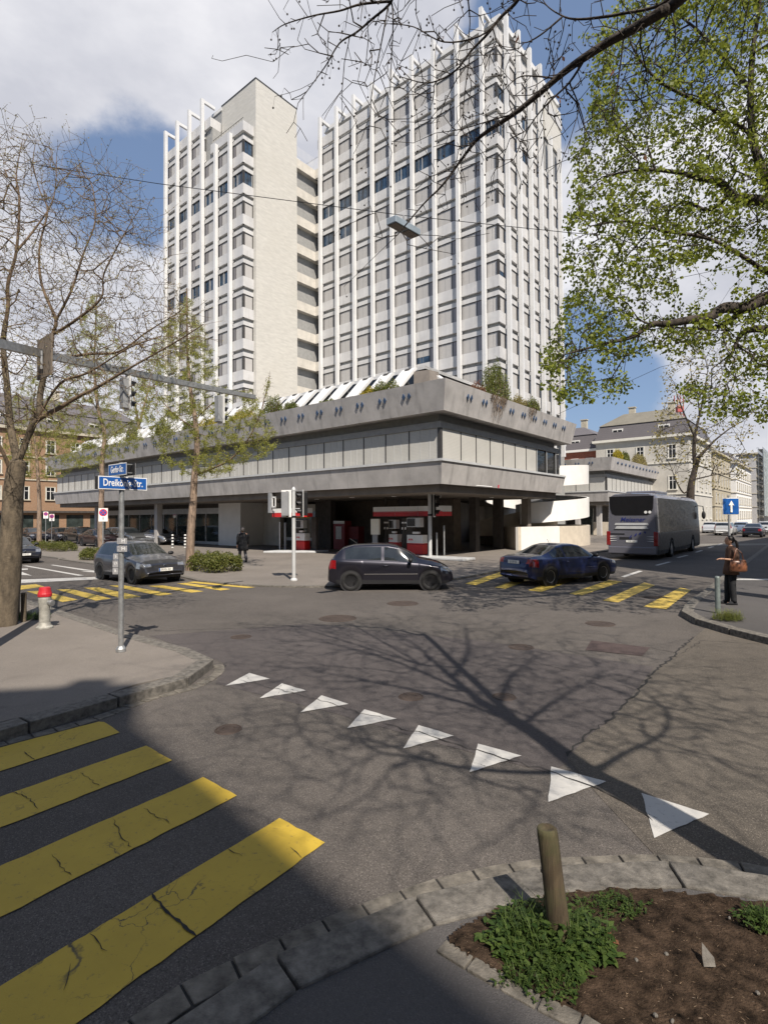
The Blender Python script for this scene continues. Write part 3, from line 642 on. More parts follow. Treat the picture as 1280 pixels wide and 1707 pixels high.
# ------------------------------------------------------------------ low building (reusable for both)
def ring(mb, F, L1, R1, d0, z0, d1, z1, th=0.0):
    """sloping band round a rectangle 0..L1 x 0..R1, offset d at z"""
    def c4(d, z): return [F(-d, -d, z), F(L1+d, -d, z), F(L1+d, R1+d, z), F(-d, R1+d, z)]
    a, b = c4(d0, z0), c4(d1, z1); n = mb.n
    mb.add(a+b, [(i, i+4, (i+1) % 4+4, (i+1) % 4) for i in range(4)])
def low_building(F, L1, R1, name, label, openR=(), n_top=True):
    lb = thing(name, label, 'building', F(L1/2, R1/2, 0))
    mb = MB(); ring(mb, F, L1, R1, 0, 3.98, .2, 5.1)
    a = [F(-.2, -.2, 5.1), F(L1+.2, -.2, 5.1), F(L1+.2, R1+.2, 5.1), F(-.2, R1+.2, 5.1)]; b = [F(.3, .3, 5.1), F(L1-.3, .3, 5.1), F(L1-.3, R1-.3, 5.1), F(.3, R1-.3, 5.1)]
    mb.add(a+b, [(0, 1, 5, 4), (1, 2, 6, 5), (2, 3, 7, 6), (3, 0, 4, 7)]); mb.build('lower_band', M['conc'], lb)
    mb = MB(); ring(mb, F, L1, R1, .55, 7.48, .85, 8.93); ring(mb, F, L1, R1, .3, 7.50, .56, 7.48)
    a = [F(-.85, -.85, 8.93), F(L1+.85, -.85, 8.93), F(L1+.85, R1+.85, 8.93), F(-.85, R1+.85, 8.93)]; b = [F(-.5, -.5, 8.93), F(L1+.5, -.5, 8.93), F(L1+.5, R1+.5, 8.93), F(-.5, R1+.5, 8.93)]; c = [F(-.5, -.5, 8.2), F(L1+.5, -.5, 8.2), F(L1+.5, R1+.5, 8.2), F(-.5, R1+.5, 8.2)]
    mb.add(a+b+c, [(0, 1, 5, 4), (1, 2, 6, 5), (2, 3, 7, 6), (3, 0, 4, 7), (4, 5, 9, 8), (5, 6, 10, 9), (6, 7, 11, 10), (7, 4, 8, 11)])
    mb.fbox(F, -.5, L1+.5, -.5, R1+.5, 7.52, 8.19); pp = mb.build('parapet_band', M['conc'], lb)
    # pairs of diamond-shaped blue drain ports
    nL = int((L1-1)/1.57); nR = int((R1-1)/1.57)
    def ports(ax, n, Lm):
        for i in range(n):
            mb = MB()
            for s in (-.17, .17):
                c_ = 1.94/2+.55+i*1.57+s; z = 8.38; d = .55+.3*(z-7.48)/1.45+.015
                out = (lambda x, zz, dd: F(x, -dd, zz)) if ax == 'L' else (lambda x, zz, dd: F(-dd, x, zz))
                q = [out(c_-.10, z, d), out(c_, z-.16, d-.03), out(c_+.10, z, d), out(c_, z+.16, d+.03)]
                if ax == 'R': q = q[::-1]
                o_ = -dR*.05 if ax == 'L' else -dL*.05
                mb.sweep(q, o_)
                q2 = [out(c_-.055, z, d+.055), out(c_, z-.09, d+.03), out(c_+.055, z, d+.055), out(c_, z+.09, d+.08)]
            mb.build('drain_port', M['drain'], pp)
    ports('L', min(nL, 30), L1); ports('R', nR, R1)
    mb = MB(); mb.fbox(F, .0, L1, .0, R1, 6.78, 7.1); mb.fbox(F, .35, L1-.35, .35, R1-.35, 5.0, 8.3); mb.build('upper_wall', M['tw_grey'], lb)
    MB().fbox(F, -.26, L1+.2, -.26, -.1, 5.1, 5.22).build('window_sill', M['lgrey'], lb)
    MB().fbox(F, -.26, -.1, -.1, R1+.2, 5.1, 5.22).build('window_sill', M['lgrey'], lb)
    mb = MB(); mb.fbox(F, .3, L1-.3, .3, R1-.3, 3.6, 3.978); mb.fbox(F, 0.02, L1-.02, .02, R1-.02, 3.985, 4.3); mb.build('soffit', M['soffit'], lb)
    def wins(ax, Lm):
        x = 0.02; i = 0
        while x < Lm-.3:
            x1 = min(x+(1.94 if i == 0 else 1.57), Lm-.02); mb = MB(); mi = []
            def B(a0, a1, d0, d1, za, zb, m_):
                if ax == 'L': mb.fbox(F, a0, a1, d0, d1, za, zb)
                else: mb.fbox(F, d0, d1, a0, a1, za, zb)
                mi.extend([m_]*6)
            g = x > Lm-4.3 and ax == 'R' and openR
            B(x, x+.04, .03, .2, 5.22, 6.78, 0)
            if not g:
                B(x+.05, x1-.01, .06, .12, 5.22, 6.77, 2)
                if ax == 'L':
                    for q in (.35, .65): B(x+(x1-x)*q-.006, x+(x1-x)*q+.006, .045, .06, 5.22, 6.77, 3)
            else: B(x+.12, x1-.08, .1, .16, 5.3, 6.7, 1); B(x+.04, x+.12, .03, .2, 5.22, 6.78, 3)
            o = mb.build('window', [M['frame_dk'], M['glass_dk'], M['lamella'], M['lgrey']], lb); o.data.polygons.foreach_set('material_index', mi)
            x = x1; i += 1
    wins('L', L1); wins('R', R1)
    MB().fbox(F, .03, .11, .03, .11, 5.2, 6.78).build('corner_post', M['grey'], lb)
    return lb
M['drain'] = mat('blue_drain_port', (.05, .09, .17), .4, var=.2)
L1 = 49.2
lb = low_building(P, L1, 15.5, 'podium_building', 'long low grey concrete building with sloping bands, in front of the tower', openR=True)
mb = MB(); mb.fbox(P, 10.5, L1, 15.8, 55, 0, 8.6); mb.fbox(P, .4, L1-.4, .4, 15.2, 7.9, 8.35); mb.build('rear_roof', M['conc'], lb)
# roof lights: slanted white fins with dark glazing between, white slab above
mb = MB(); mb.fbox(P, 3.0, L1-1, 3.0, 9, 10.86, 11.05); mb.fbox(P, 3.0, 3.6, 3.0, 15, 10.86, 11.05)
mb.build('terrace_slab', M['tw_white'], lb)
MB().fbox(P, 3.4, L1-1.2, 3.05, 8.8, 8.3, 10.855).build('rooflight_glazing', M['glass_dk'], lb)
for i in range(28):
    l = 3.75+1.62*i; w = .47
    mb = MB(); mb.sweep([P(l-w, -.1, 8.4), P(l-w, .02, 8.4), P(l-w, 2.6, 10.80), P(l-w, 2.6, 10.855), P(l-w, 2.4, 10.855)], dL*(2*w-.02))
    f = mb.build('rooflight_fin', M['tw_white'], lb)
    MB().sweep([P(l-.22, 2.38, 10.845), P(l+.22, 2.38, 10.845), P(l+.15, 2.24, 10.73), P(l-.15, 2.24, 10.73)], UPV*.03).build('vent_slot', M['frame_dk'], f)
# corner rooflight: upturned pieces, dark colour painted in for the shade of recessed panels
mb = MB(); a_ = P(2.8, 1.6, 8.5); b_ = P(1.5, 1.5, 8.5); c_ = P(1.6, 2.8, 8.5); d_ = [P(3.3, 2.3, 10.6), P(2.1, 2.1, 10.45), P(2.3, 3.3, 10.6), P(3.6, 3.6, 10.85)]
mb.add([a_, b_, c_, P(3.2, 3.2, 8.5)]+d_, [(0, 1, 5, 4), (1, 2, 6, 5), (4, 5, 6, 7), (2, 3, 7, 6), (3, 0, 4, 7)])
mb.build('corner_rooflight', M['soffit'], lb)
mb = MB(); mb.sweep([P(-.1, 2.6, 8.4), P(-.1, 3.6, 8.4), P(2.6, 3.6, 10.5), P(2.6, 3.0, 10.5)], UPV*.15)
for j in range(6): mb.sweep([P(.0, 4.0+1.57*j, 8.4), P(.0, 4.9+1.57*j, 8.4), P(2.6, 5.2+1.57*j, 9.9), P(2.6, 4.4+1.57*j, 9.9)], UPV*.15)
mb.build('street_side_fin', M['tw_white'], lb)
# ground floor under the overhang
mb = MB(); mb.fbox(P, 22.4, 25.5, 4.3, 9, .06, 3.6); mb.build('white_wall', M['whitepaint'], lb)
MB().fbox(P, 20.2, 22.4, 6.6, 7.0, .06, 3.6).build('return_wall', M['conc_lt'], lb)
mb = MB(); mb.fbox(P, 5, 49, 9.6, 10.0, .0, 3.6); mb.build('rear_wall', M['brownwall'], lb)
MB().fbox(P, 5.0, 9.2, 9.1, 9.6, .06, 3.55).build('kiosk_wall', M['brownwall'], lb)
mb = MB(); mb.fbox(P, 25.5, 47.5, 4.6, 4.8, 2.75, 3.25); mb.fbox(P, 25.5, 47.5, 4.62, 4.8, .06, .3); mb.build('shop_fascia', M['lgrey'], lb)
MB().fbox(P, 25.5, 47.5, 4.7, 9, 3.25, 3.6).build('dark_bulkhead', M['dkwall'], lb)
for i in range(9):
    a = 25.6+i*2.42; mb = MB(); mi = []
    mb.fbox(P, a+.08, a+2.34, 4.72, 4.76, .3, 2.75); mi += [0]*6; mb.fbox(P, a, a+.08, 4.66, 4.8, .3, 2.75); mi += [1]*6
    o = mb.build('shop_window', [M['shopglass'], M['lgrey']], lb); o.data.polygons.foreach_set('material_index', mi)
mb = MB(); mi = []
mb.fbox(P, 16.3, 19.9, 7.0, 7.06, .75, 2.85); mi += [0]*6; mb.fbox(P, 16.2, 20.0, 6.9, 7.1, 2.85, 3.4); mi += [1]*6; mb.fbox(P, 16.2, 20, 6.9, 7.1, .5, .75); mi += [2]*6; mb.fbox(P, 16.2, 20, 6.95, 7.1, .06, .5); mi += [3]*6
shopw = mb.build('shop_window', [M['shopglass'], M['conc_lt'], M['lgrey'], M['dkwall']], lb); shopw.data.polygons.foreach_set('material_index', mi)
mb = MB(); mb.fbox(P, 14.8, 16.2, 6.8, 7.3, .06, 3.6); mb.build('dark_pier', M['dkwall'], lb)
M['yell'] = mat('yellow_lettering', (.6, .42, .05), .5); M['bluel'] = mat('blue_lettering', (.05, .1, .35), .5)
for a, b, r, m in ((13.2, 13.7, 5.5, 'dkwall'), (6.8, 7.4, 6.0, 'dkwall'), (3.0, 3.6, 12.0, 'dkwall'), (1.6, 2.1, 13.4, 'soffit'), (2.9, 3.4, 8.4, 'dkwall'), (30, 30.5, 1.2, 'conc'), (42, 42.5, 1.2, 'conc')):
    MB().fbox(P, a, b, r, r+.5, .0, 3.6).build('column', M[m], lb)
for a, r in ((8.2, 2.4), (5.5, 3.2), (3.2, 4.6), (2.2, 9.2), (12, 3.0), (4.5, 6.5), (6.3, 8.4), (1.4, 12.5)):
    c_ = P(a, r, 3.6); MB().lathe([(0, -.03), (.16, -.03), (.17, 0)], c_, 14).build('ceiling_lamp', M['whitep'], lb)
    
Q = Frame(np.array([25.386, 59.95, 0])-(-dL*.85-dR*.85))
low_building(Q, 30, 23.0, 'pavilion_building', 'smaller low grey building with sloping bands, behind the spiral ramp', openR=False)
qb = thing('glass_entrance', 'shaded ground floor entrance beneath the far pavilion, behind the coach', 'entrance', Q(3, 3, 0))
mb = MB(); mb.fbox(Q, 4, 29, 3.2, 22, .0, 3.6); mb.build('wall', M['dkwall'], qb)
MB().fbox(Q, 3.4, 3.9, .6, 1.1, .05, 3.6).build('column', M['conc'], qb); MB().fbox(Q, .5, 2.6, 3, 3.2, .05, 1.6).build('low_wall', M['tan'], qb); MB().fbox(Q, 2.6, 3.9, 3.0, 3.1, .05, 3.2).build('door', M['shopglass'], qb)
MB().fbox(Q, 1.0, 1.5, .8, 1.3, .05, 3.6).build('column', M['conc'], qb)

# ------------------------------------------------------------------ spiral ramp
SC = np.array([10.9, 45.6]); SR = 6.0
sp_ = thing('spiral_ramp', 'white spiral car ramp with curved parapets between the two low buildings', 'ramp', (SC[0], SC[1], 0))
def ztop(a): return 3.98+a/(2*math.pi)*2.6
def arc(a0, a1, r0, r1, zlo, zhi, n=60):
    mb = MB(); vs = []; fs = []
    for i in range(n+1):
        a = a0+(a1-a0)*i/n; c_, s_ = math.cos(a), math.sin(a)
        vs += [(SC[0]+c_*r0, SC[1]+s_*r0, zlo(a)), (SC[0]+c_*r1, SC[1]+s_*r1, zlo(a)), (SC[0]+c_*r1, SC[1]+s_*r1, zhi(a)), (SC[0]+c_*r0, SC[1]+s_*r0, zhi(a))]
    for i in range(n):
        for j in range(4): fs.append((i*4+j, i*4+(j+1) % 4, i*4+4+(j+1) % 4, i*4+4+j))
    fs += [(3, 2, 1, 0), (n*4, n*4+1, n*4+2, n*4+3)]
    return mb.add(vs, fs)
pi = math.pi
arc(-.55*pi, 3.3*pi, SR, SR-.16, lambda a: ztop(a)-1.5, ztop, 150).build('outer_parapet', M['whitepaint'], sp_, smooth=False)
arc(-.55*pi, 3.3*pi, SR-.17, 2.4, lambda a: ztop(a)-1.45, lambda a: ztop(a)-1.1, 150).build('ramp_deck', M['dkwall'], sp_)
arc(-.55*pi, 3.3*pi, 2.39, 2.25, lambda a: ztop(a)-1.5, ztop, 150).build('inner_parapet', M['whitepaint'], sp_)
arc(-.5*pi+.35, .7*pi, SR+.03, SR-.2, lambda a: 0.0, lambda a: 1.6, 60).build('base_wall', M['tan'], sp_)
# straight approach: near wall and ramp parapet
a0 = np.array([*gnd(863.6, 917.4, .06)[:2], 0]); a1 = np.array([SC[0]+SR*math.cos(-.5*pi+.35), SC[1]+SR*math.sin(-.5*pi+.35), 0]); a2 = at(781, 880, 50); a2[2] = 0
def wallseg(p, q, z0a, z1a, z1b, th=.2):
    d = q-p; n = np.array([-d[1], d[0], 0]); n = n/np.linalg.norm(n)*th
    mb = MB(); mb.add([p+UPV*z0a, q+UPV*z0a, q+n+UPV*z0a, p+n+UPV*z0a, p+UPV*z1a, q+UPV*z1b, q+n+UPV*z1b, p+n+UPV*z1a], [(0, 3, 2, 1), (4, 5, 6, 7), (0, 1, 5, 4), (1, 2, 6, 5), (2, 3, 7, 6), (3, 0, 4, 7)]); return mb
wallseg(a0, a1, 0, 1.62, 1.6).build('approach_wall', M['whitepaint'], sp_); wallseg(a0, a2, 0, 1.62, 1.55, -.2).build('approach_wall', M['tan'], sp_)
b1 = at(928.6, 840.2, 40.3); b0 = at(784, 870.7, 40.3); z1_, z0_ = b1[2], b0[2]; b1[2] = b0[2] = 0
wallseg(b0, b1, .9, z0_, z1_, .18).build('ramp_parapet', M['tan'], sp_)
# ================================================================== CARS
def interp(x, tab): return float(np.interp(x, [a for a, b in tab], [b for a, b in tab]))
def carpaint(name, col, metal=.35, rough=.28):
    m, t, p = newmat(name); t.links.new(_mix(t, _ramp(t, _noise(t, 300, 2), .3, .7), tuple(c*.85 for c in col), tuple(c*1.15 for c in col)), p.inputs['Base Color'])
    p.inputs['Metallic'].default_value = metal; p.inputs['Roughness'].default_value = rough; p.inputs['Coat Weight'].default_value = .9; p.inputs['Coat Roughness'].default_value = .05
    return m
M['carglass'] = glass('car_glass', (.018, .022, .025), .04); M['plastic'] = mat('black_plastic', (.018, .018, .02), .6, var=.15, scale=30); M['chrome'] = mat('chrome', (.7, .7, .7), .15, 1.0, var=.03)
M['taillight'] = mat('tail_light', (.22, .005, .007), .15, var=.1, coat=1); M['headlight'] = mat('headlight', (.30, .31, .33), .1, .5, var=.25, scale=14, coat=1); M['alloy'] = mat('alloy_wheel', (.45, .45, .46), .35, .8, var=.1)
M['plate'] = mat('number_plate', (.78, .78, .74), .5, var=.03); M['ink'] = mat('plate_lettering', (.02, .02, .02), .6)
def wheel_mesh(root, x, y, r, w, m, spokes=5, steel=False):
    s = 1 if y > 0 else -1; ax = (0, s, 0); c = (x, y-s*w/2, r)
    t = MB().lathe([(r*.60, 0), (r*.93, 0), (r, w*.15), (r, w*.85), (r*.93, w), (r*.66, w*.99), (r*.64, w*.9), (r*.60, w*.5)], c, 28, ax).build('wheel', M['rubber'], root, smooth=True)
    mb = MB(); mb.lathe([(0, w*.55), (r*.6, w*.55), (r*.62, w*.62)], c, 24, ax)
    if steel:
        mb.lathe([(0, w*.80), (r*.14, w*.82), (r*.17, w*.72), (r*.38, w*.74), (r*.52, w*.86), (r*.64, w*.92), (r*.66, w*.90)], c, 24, ax)
    else:
        mb.lathe([(0, w*.9), (r*.12, w*.88), (r*.14, w*.6)], c, 12, ax); mb.lathe([(r*.60, w*.55), (r*.60, w*.9), (r*.66, w*.93), (r*.67, w*.85)], c, 24, ax)
        for k in range(spokes):
            a = 2*pi*k/spokes+.3; d = np.array([math.cos(a), 0, math.sin(a)]); n = np.array([-math.sin(a), 0, math.cos(a)]); cc = np.array([x, y+s*w*.30, r])
            mb.sweep([cc+d*r*.08+n*r*.10, cc+d*r*.63+n*r*.07, cc+d*r*.63-n*r*.07, cc+d*r*.08-n*r*.10], (0, s*w*.09, 0))
    mb.build('rim', m, t, smooth=False)
CARS = {
 'hatch': dict(L=4.05, W=1.75, top=[(-2.02, .50), (-2.0, .78), (-1.93, .98), (-1.82, 1.12), (-1.55, 1.36), (-1.2, 1.455), (-.6, 1.475), (-.1, 1.465), (.2, 1.41), (.6, 1.21), (.95, 1.01), (1.3, .94), (1.62, .85), (1.86, .72), (1.97, .60), (2.02, .42)], belt=[(-2, 1.0), (-1, .96), (.5, .89), (1.2, .84), (2.1, .66)], wb=(-1.27, 1.27), r=.31, glassx=(-1.45, .84), ws=(.24, .95), rg=(-1.84, -1.5), pil=(-.25,), roofw=.62),
 'golf': dict(L=4.2, W=1.78, top=[(-2.1, .45), (-2.08, .8), (-1.98, 1.0), (-1.85, 1.15), (-1.65, 1.38), (-1.3, 1.47), (-.5, 1.50), (-.05, 1.485), (.27, 1.42), (.66, 1.20), (1.0, 1.02), (1.4, .95), (1.8, .85), (2.02, .72), (2.1, .45)], belt=[(-2.1, .97), (-1, .95), (.5, .92), (1.2, .9), (2.1, .74)], wb=(-1.29, 1.29), r=.32, glassx=(-1.45, .9), ws=(.3, 1.0), rg=(-1.86, -1.6), pil=(-.22,), roofw=.62),
 'coupe': dict(L=4.49, W=1.76, top=[(-2.24, .5), (-2.22, .78), (-2.12, .98), (-1.9, 1.01), (-1.55, 1.03), (-1.25, 1.14), (-.8, 1.31), (-.4, 1.37), (.0, 1.37), (.35, 1.31), (.75, 1.12), (1.1, .96), (1.6, .88), (2.0, .76), (2.18, .62), (2.24, .42)], belt=[(-2.3, .9), (-1, .91), (.5, .88), (1.2, .85), (2.24, .66)], wb=(-1.39, 1.33), r=.32, glassx=(-1.25, .95), ws=(.32, 1.08), rg=(-1.52, -.82), pil=(-.62,), roofw=.58),
 'sedan': dict(L=4.6, W=1.8, top=[(-2.3, .5), (-2.28, .8), (-2.18, 1.02), (-1.95, 1.06), (-1.65, 1.08), (-1.3, 1.24), (-.85, 1.40), (-.4, 1.45), (.1, 1.44), (.45, 1.36), (.85, 1.15), (1.2, .99), (1.7, .9), (2.1, .78), (2.25, .6), (2.3, .42)], belt=[(-2.3, .94), (-1, .94), (.5, .91), (1.2, .88), (2.3, .7)], wb=(-1.35, 1.37), r=.32, glassx=(-1.5, 1.05), ws=(.42, 1.18), rg=(-1.62, -.95), pil=(-.1, -.9), roofw=.6),
 'estate': dict(L=4.75, W=1.84, top=[(-2.37, .5), (-2.36, .85), (-2.3, 1.1), (-2.1, 1.38), (-1.9, 1.5), (-1.2, 1.54), (-.3, 1.55), (.2, 1.52), (.55, 1.42), (.95, 1.18), (1.3, 1.03), (1.8, .95), (2.2, .82), (2.32, .62), (2.37, .42)], belt=[(-2.4, .99), (0, .97), (1.2, .93), (2.4, .74)], wb=(-1.4, 1.4), r=.34, glassx=(-2.05, 1.15), ws=(.55, 1.3), rg=(-2.28, -2.0), pil=(-.05, -1.0, -1.95), roofw=.66),
 'conv': dict(L=4.5, W=1.78, top=[(-2.25, .5), (-2.22, .8), (-2.1, 1.0), (-1.7, 1.03), (-1.4, 1.05), (-1.15, 1.18), (-.8, 1.33), (-.3, 1.39), (.15, 1.38), (.45, 1.29), (.8, 1.1), (1.15, .96), (1.6, .88), (2.0, .78), (2.2, .6), (2.25, .42)], belt=[(-2.3, .92), (.5, .89), (1.2, .87), (2.3, .7)], wb=(-1.3, 1.36), r=.33, glassx=(-1.0, 1.0), ws=(.38, 1.12), rg=(-1.35, -1.05), pil=(-.25,), roofw=.58),
}
def make_car(name, kind, paint, label, cat='car', group=None, steel=False, front_plate=None, rear_plate=None, rimm=None, details=True, soft_top=None, driver=False):
    D = CARS[kind]; L, Wd = D['L'], D['W']; root = thing(name, label, cat, (0, 0, 0), 0, group); WM[root.name] = Matrix.Identity(4)
    h = L/2; r = D['r']
    xs = set(np.round(np.linspace(-h, h, 74), 4)); 
    for d_ in (0, .012, .025, .045, .07, .10, .14, .19): xs.add(round(h-d_, 4)); xs.add(round(-h+d_, 4))
    for wx in D['wb']:
        for q in np.linspace(-1, 1, 17): xs.add(round(wx+q*(r+.055), 4))
    for e in list(D['ws'])+list(D['rg'])+list(D['glassx']): xs.add(e)
    for p_ in D['pil']: xs.add(p_-.045); xs.add(p_+.045)
    xs = sorted(xs); roofz = max(b for a, b in D['top'])
    def section(x):
        tz = interp(x, D['top']); bz = min(interp(x, D['belt']), tz-.03)
        e = abs(x)/h; wf = Wd/2*(1-.17*max(0, (e-.72)/.28)**2.4-.10*max(0, (e-.97)/.03)**2)
        zb = .22+.10*max(0, (e-.86)/.14)
        for wx in D['wb']:
            dx = abs(x-wx)
            if dx < r+.055: zb = max(zb, r+math.sqrt(max(0, (r+.055)**2-dx*dx))*.98)
        zb = min(zb, bz-.06)
        c = max(0, min(1, (tz-bz-.06)/(roofz-bz-.06)))
        pts = [(wf*.965, zb), (wf*.985, zb+(bz-zb)*.18), (wf*1.0, zb+(bz-zb)*.42), (wf*1.0, zb+(bz-zb)*.62), (wf*.985, zb+(bz-zb)*.80), (wf*.965, bz-.015), (wf*.935, bz+.012)]
        gb = wf*.925; gt = Wd/2*(D['roofw']/.875+.06*(1-c)); gt = min(gt, gb)
        zt = tz-.055*(c)-.012*(1-c)
        def up(f): 
            yy = gb+(gt-gb)*f**1.15; 
            flaty = gb*(1-.22*f)
            return (flaty*(1-min(1, c*3))+yy*min(1, c*3), bz+.014+(zt-bz-.014)*f)
        pts += [up(.05), up(.35), up(.65), up(.94)]
        y1 = pts[-1][0]
        pts += [(y1*.965, tz-.03*c-.008), (y1*.88, tz-.008), (y1*.6, tz+.004), (y1*.3, tz+.010), (0, tz+.012)]
        return pts
    secs = [section(x) for x in xs]; nr = len(secs[0]); G = {}
    parts = {}
    def part(nm): return parts.setdefault(nm, MB())
    def V3(i, j, s): y, z = secs[i][j]; return (xs[i], s*y, z)
    for i in range(len(xs)-1):
        xm = (xs[i]+xs[i+1])/2
        for j in range(nr-1):
            for s in (1, -1):
                q = [V3(i, j, s), V3(i+1, j, s), V3(i+1, j+1, s), V3(i, j+1, s)]
                if s > 0: q = q[::-1]
                zc = sum(p[2] for p in q)/4; yc = abs(sum(p[1] for p in q)/4); nm = 'body'
                gl = 7 <= j <= 9 and interp(xm, D['top'])-interp(xm, D['belt']) > .12
                if gl and D['glassx'][0] < xm < D['glassx'][1] and not any(abs(xm-p_) < .045 for p_ in D['pil']): 
                    nm = 'side_window%d' % sum(xm < p_ for p_ in D['pil']) + ('L' if s > 0 else 'R')
                elif j >= 11 and D['ws'][0] < xm < D['ws'][1]: nm = 'windscreen'
                elif j >= 11 and D['rg'][0] < xm < D['rg'][1]: nm = 'rear_window'
                elif soft_top and (j >= 7) and D['rg'][0]-.1 < xm < D['ws'][0]: nm = 'soft_top'
                elif xm > h-.42 and .62 < zc < .75 and yc > Wd/2*.56 and j > 2: nm = 'headlight' + ('L' if s > 0 else 'R')
                elif xm < -h+.30 and (.70 < zc < .92 if kind != 'estate' else .8 < zc < 1.35) and yc > Wd/2*(.62 if kind in ('coupe', 'sedan', 'conv') else .74): nm = 'tail_light' + ('L' if s > 0 else 'R')
                elif xm > h-.10 and .58 < zc < .70 and yc < Wd/2*.50: nm = 'grille'
                elif xm > h-.06 and .24 < zc < .44 and yc < Wd/2*.7: nm = 'grille'
                elif zc < .30 and j < 2: nm = 'sill'
                part(nm).add(q, [(0, 1, 2, 3)])
    for s_, i in ((-1, 0), (1, len(xs)-1)):     # end caps
        ring_ = [V3(i, j, 1) for j in range(nr)]+[V3(i, j, -1) for j in range(nr-2, -1, -1)]
        part('body').add(ring_ if s_ < 0 else ring_[::-1], [tuple(range(len(ring_)))])
    mats = dict(body=paint, side_window=M['carglass'], windscreen=M['carglass'], rear_window=M['carglass'], soft_top=soft_top or M['plastic'], headlight=M['headlight'], tail_light=M['taillight'], grille=M['plastic'], sill=M['plastic'])
    objs = {}
    for nm, mb in parts.items():
        base = nm.rstrip('LR').rstrip('0123'); base = base if base in mats else nm
        o = mb.build(base, mats[base], root, smooth=True)
        me = o.data; import bmesh
        bm = bmesh.new(); bm.from_mesh(me); bmesh.ops.remove_doubles(bm, verts=bm.verts, dist=.0005); bm.to_mesh(me); bm.free(); objs[nm] = o
    # dark inner box and wheel wells
    mb = MB(); mb.box((-h+.25, -Wd/2+.16, .20), (h-.25, Wd/2-.16, .55))
    for wx in D['wb']: 
        for s in (1, -1): mb.lathe([(0, 0), (r+.06, 0), (r+.06, .22)], (wx, s*(Wd/2-.26), r), 20, (0, s, 0))
    mb.build('underbody', M['plastic'], root)
    for k, wx in enumerate(D['wb']):
        for s in (1, -1): wheel_mesh(root, wx, s*(Wd/2-.12), r, .20, rimm or (M['plastic'] if steel else M['alloy']), 5 if kind != 'coupe' else 9, steel)
    for s in (1, -1):
        xm = D['ws'][1]-.32; bz = interp(xm, D['belt']); mb = MB(); mb.ell((xm, s*(Wd/2+.09), bz+.10), .07, .12, .075, 10, 7); mb.tube([(xm+.02, s*(Wd/2-.07), bz+.03), (xm, s*(Wd/2+.04), bz+.07)], .025, 6); mb.build('mirror', M['plastic'], root, smooth=True)
        if details:
            for dx in ([p_+.10 for p_ in D['pil'][:2]] if kind not in ('coupe', 'conv') else [D['pil'][0]+.12]):
                sec = section(dx); y = sec[4][0]*1.0; z = sec[4][1]+.02
                mb = MB(); mb.tube([(dx-.09, s*(y+.004), z), (dx-.05, s*(y+.03), z), (dx+.05, s*(y+.03), z), (dx+.09, s*(y+.004), z)], .013, 6); mb.build('door_handle', paint, root)
            mb = MB()
            seams = [D['pil'][0]-.005] + ([D['pil'][1]-.1] if len(D['pil']) > 1 and kind not in ('coupe',) else [D['glassx'][0]+.35]) + [D['ws'][1]-.12]
            for q in seams:
                for a in range(1, 6):
                    s0, s1 = section(q)[a-1], section(q)[a]
                    mb.obox((q-.004, s*(s0[0]-.004), s0[1]), (.008, 0, 0), (0, s*(s1[0]-s0[0]), s1[1]-s0[1]), (0, s*.006, 0))
            mb.build('door_gap', M['black'], root)
            mb = MB()   # protective moulding and sill trim along the doors
            x0, x1 = D['wb'][0]+r+.12, D['wb'][1]-r-.10; z = .52
            for a in range(12):
                q0 = x0+(x1-x0)*a/12; q1 = x0+(x1-x0)*(a+1)/12; y = Wd/2*1.0
                mb.obox((q0, s*(y-.003), z), (q1-q0, 0, 0), (0, s*.014, 0), (0, 0, .03))
            if kind == 'hatch': mb.build('side_moulding', M['chrome'] if kind == 'hatch' else M['plastic'], root)
    def plate(x, z, dirx, txt):
        mb = MB(); mb.box((x-.008, -.26, z-.055), (x+.008, .26, z+.055)); p_ = mb.build('number_plate', M['plate'], root, bevel=.004)
        Mx = facing((x+dirx*.0095, 0, z), (0, dirx, 0)); text('lettering', txt, M['ink'], p_, Mx, .10, .0005, sx=.8)
        if txt.startswith('FR'): MB().box((x+dirx*.0085, -dirx*.26, z-.055), (x+dirx*.0097, -dirx*.215, z+.055)).build('blue_band', M['signblue'], p_)
    if front_plate: plate(h+.012, .50 if kind != 'golf' else .52, 1, front_plate)
    if rear_plate: plate(-h-.012, .80 if kind in ('coupe', 'sedan', 'conv') else .62, -1, rear_plate)
    # wipers / aerial / badge
    if details:
        mb = MB(); mb.tube([(-1.1 if kind != 'coupe' else -.5, 0, roofz-.01), (-1.35 if kind != 'coupe' else -.62, 0, roofz+.16)], .008, 4); mb.build('aerial', M['plastic'], root)
        if front_plate: MB().lathe([(0, .012), (.05, .012), (.06, 0)], (h-.045, 0, .655), 16, (1, 0, .1)).build('badge', M['chrome'], root)
    return root
def place_car(o, p, heading):
    o.location = (p[0], p[1], p[2] if len(p) > 2 else 0); o.rotation_euler = (0, 0, heading)
    WM[o.name] = Matrix.Translation(o.location) @ Matrix.Rotation(heading, 4, 'Z')
HR = math.atan2(dR[1], dR[0]); HL = math.atan2(dL[1], dL[0])
pp_ = carpaint('midnight_paint', (.018, .017, .026), .5)
c = make_car('parked_car', 'hatch', pp_, 'small black five-door hatchback driving across the junction in front of the petrol pumps', steel=True); c.name = 'hatchback_car'; WM[c.name] = Matrix.Identity(4)
w0, w1 = gnd(582, 985), gnd(719, 984); m_ = (w0+w1)/2; place_car(c, (m_[0]+.02, m_[1]+.80, 0), math.radians(-.5))
c = make_car('coupe_car', 'coupe', carpaint('blue_paint', (.010, .018, .075), .5), 'dark blue two-door coupe turning over the yellow crossing, seen from behind', rear_plate='JU 297 35'); 
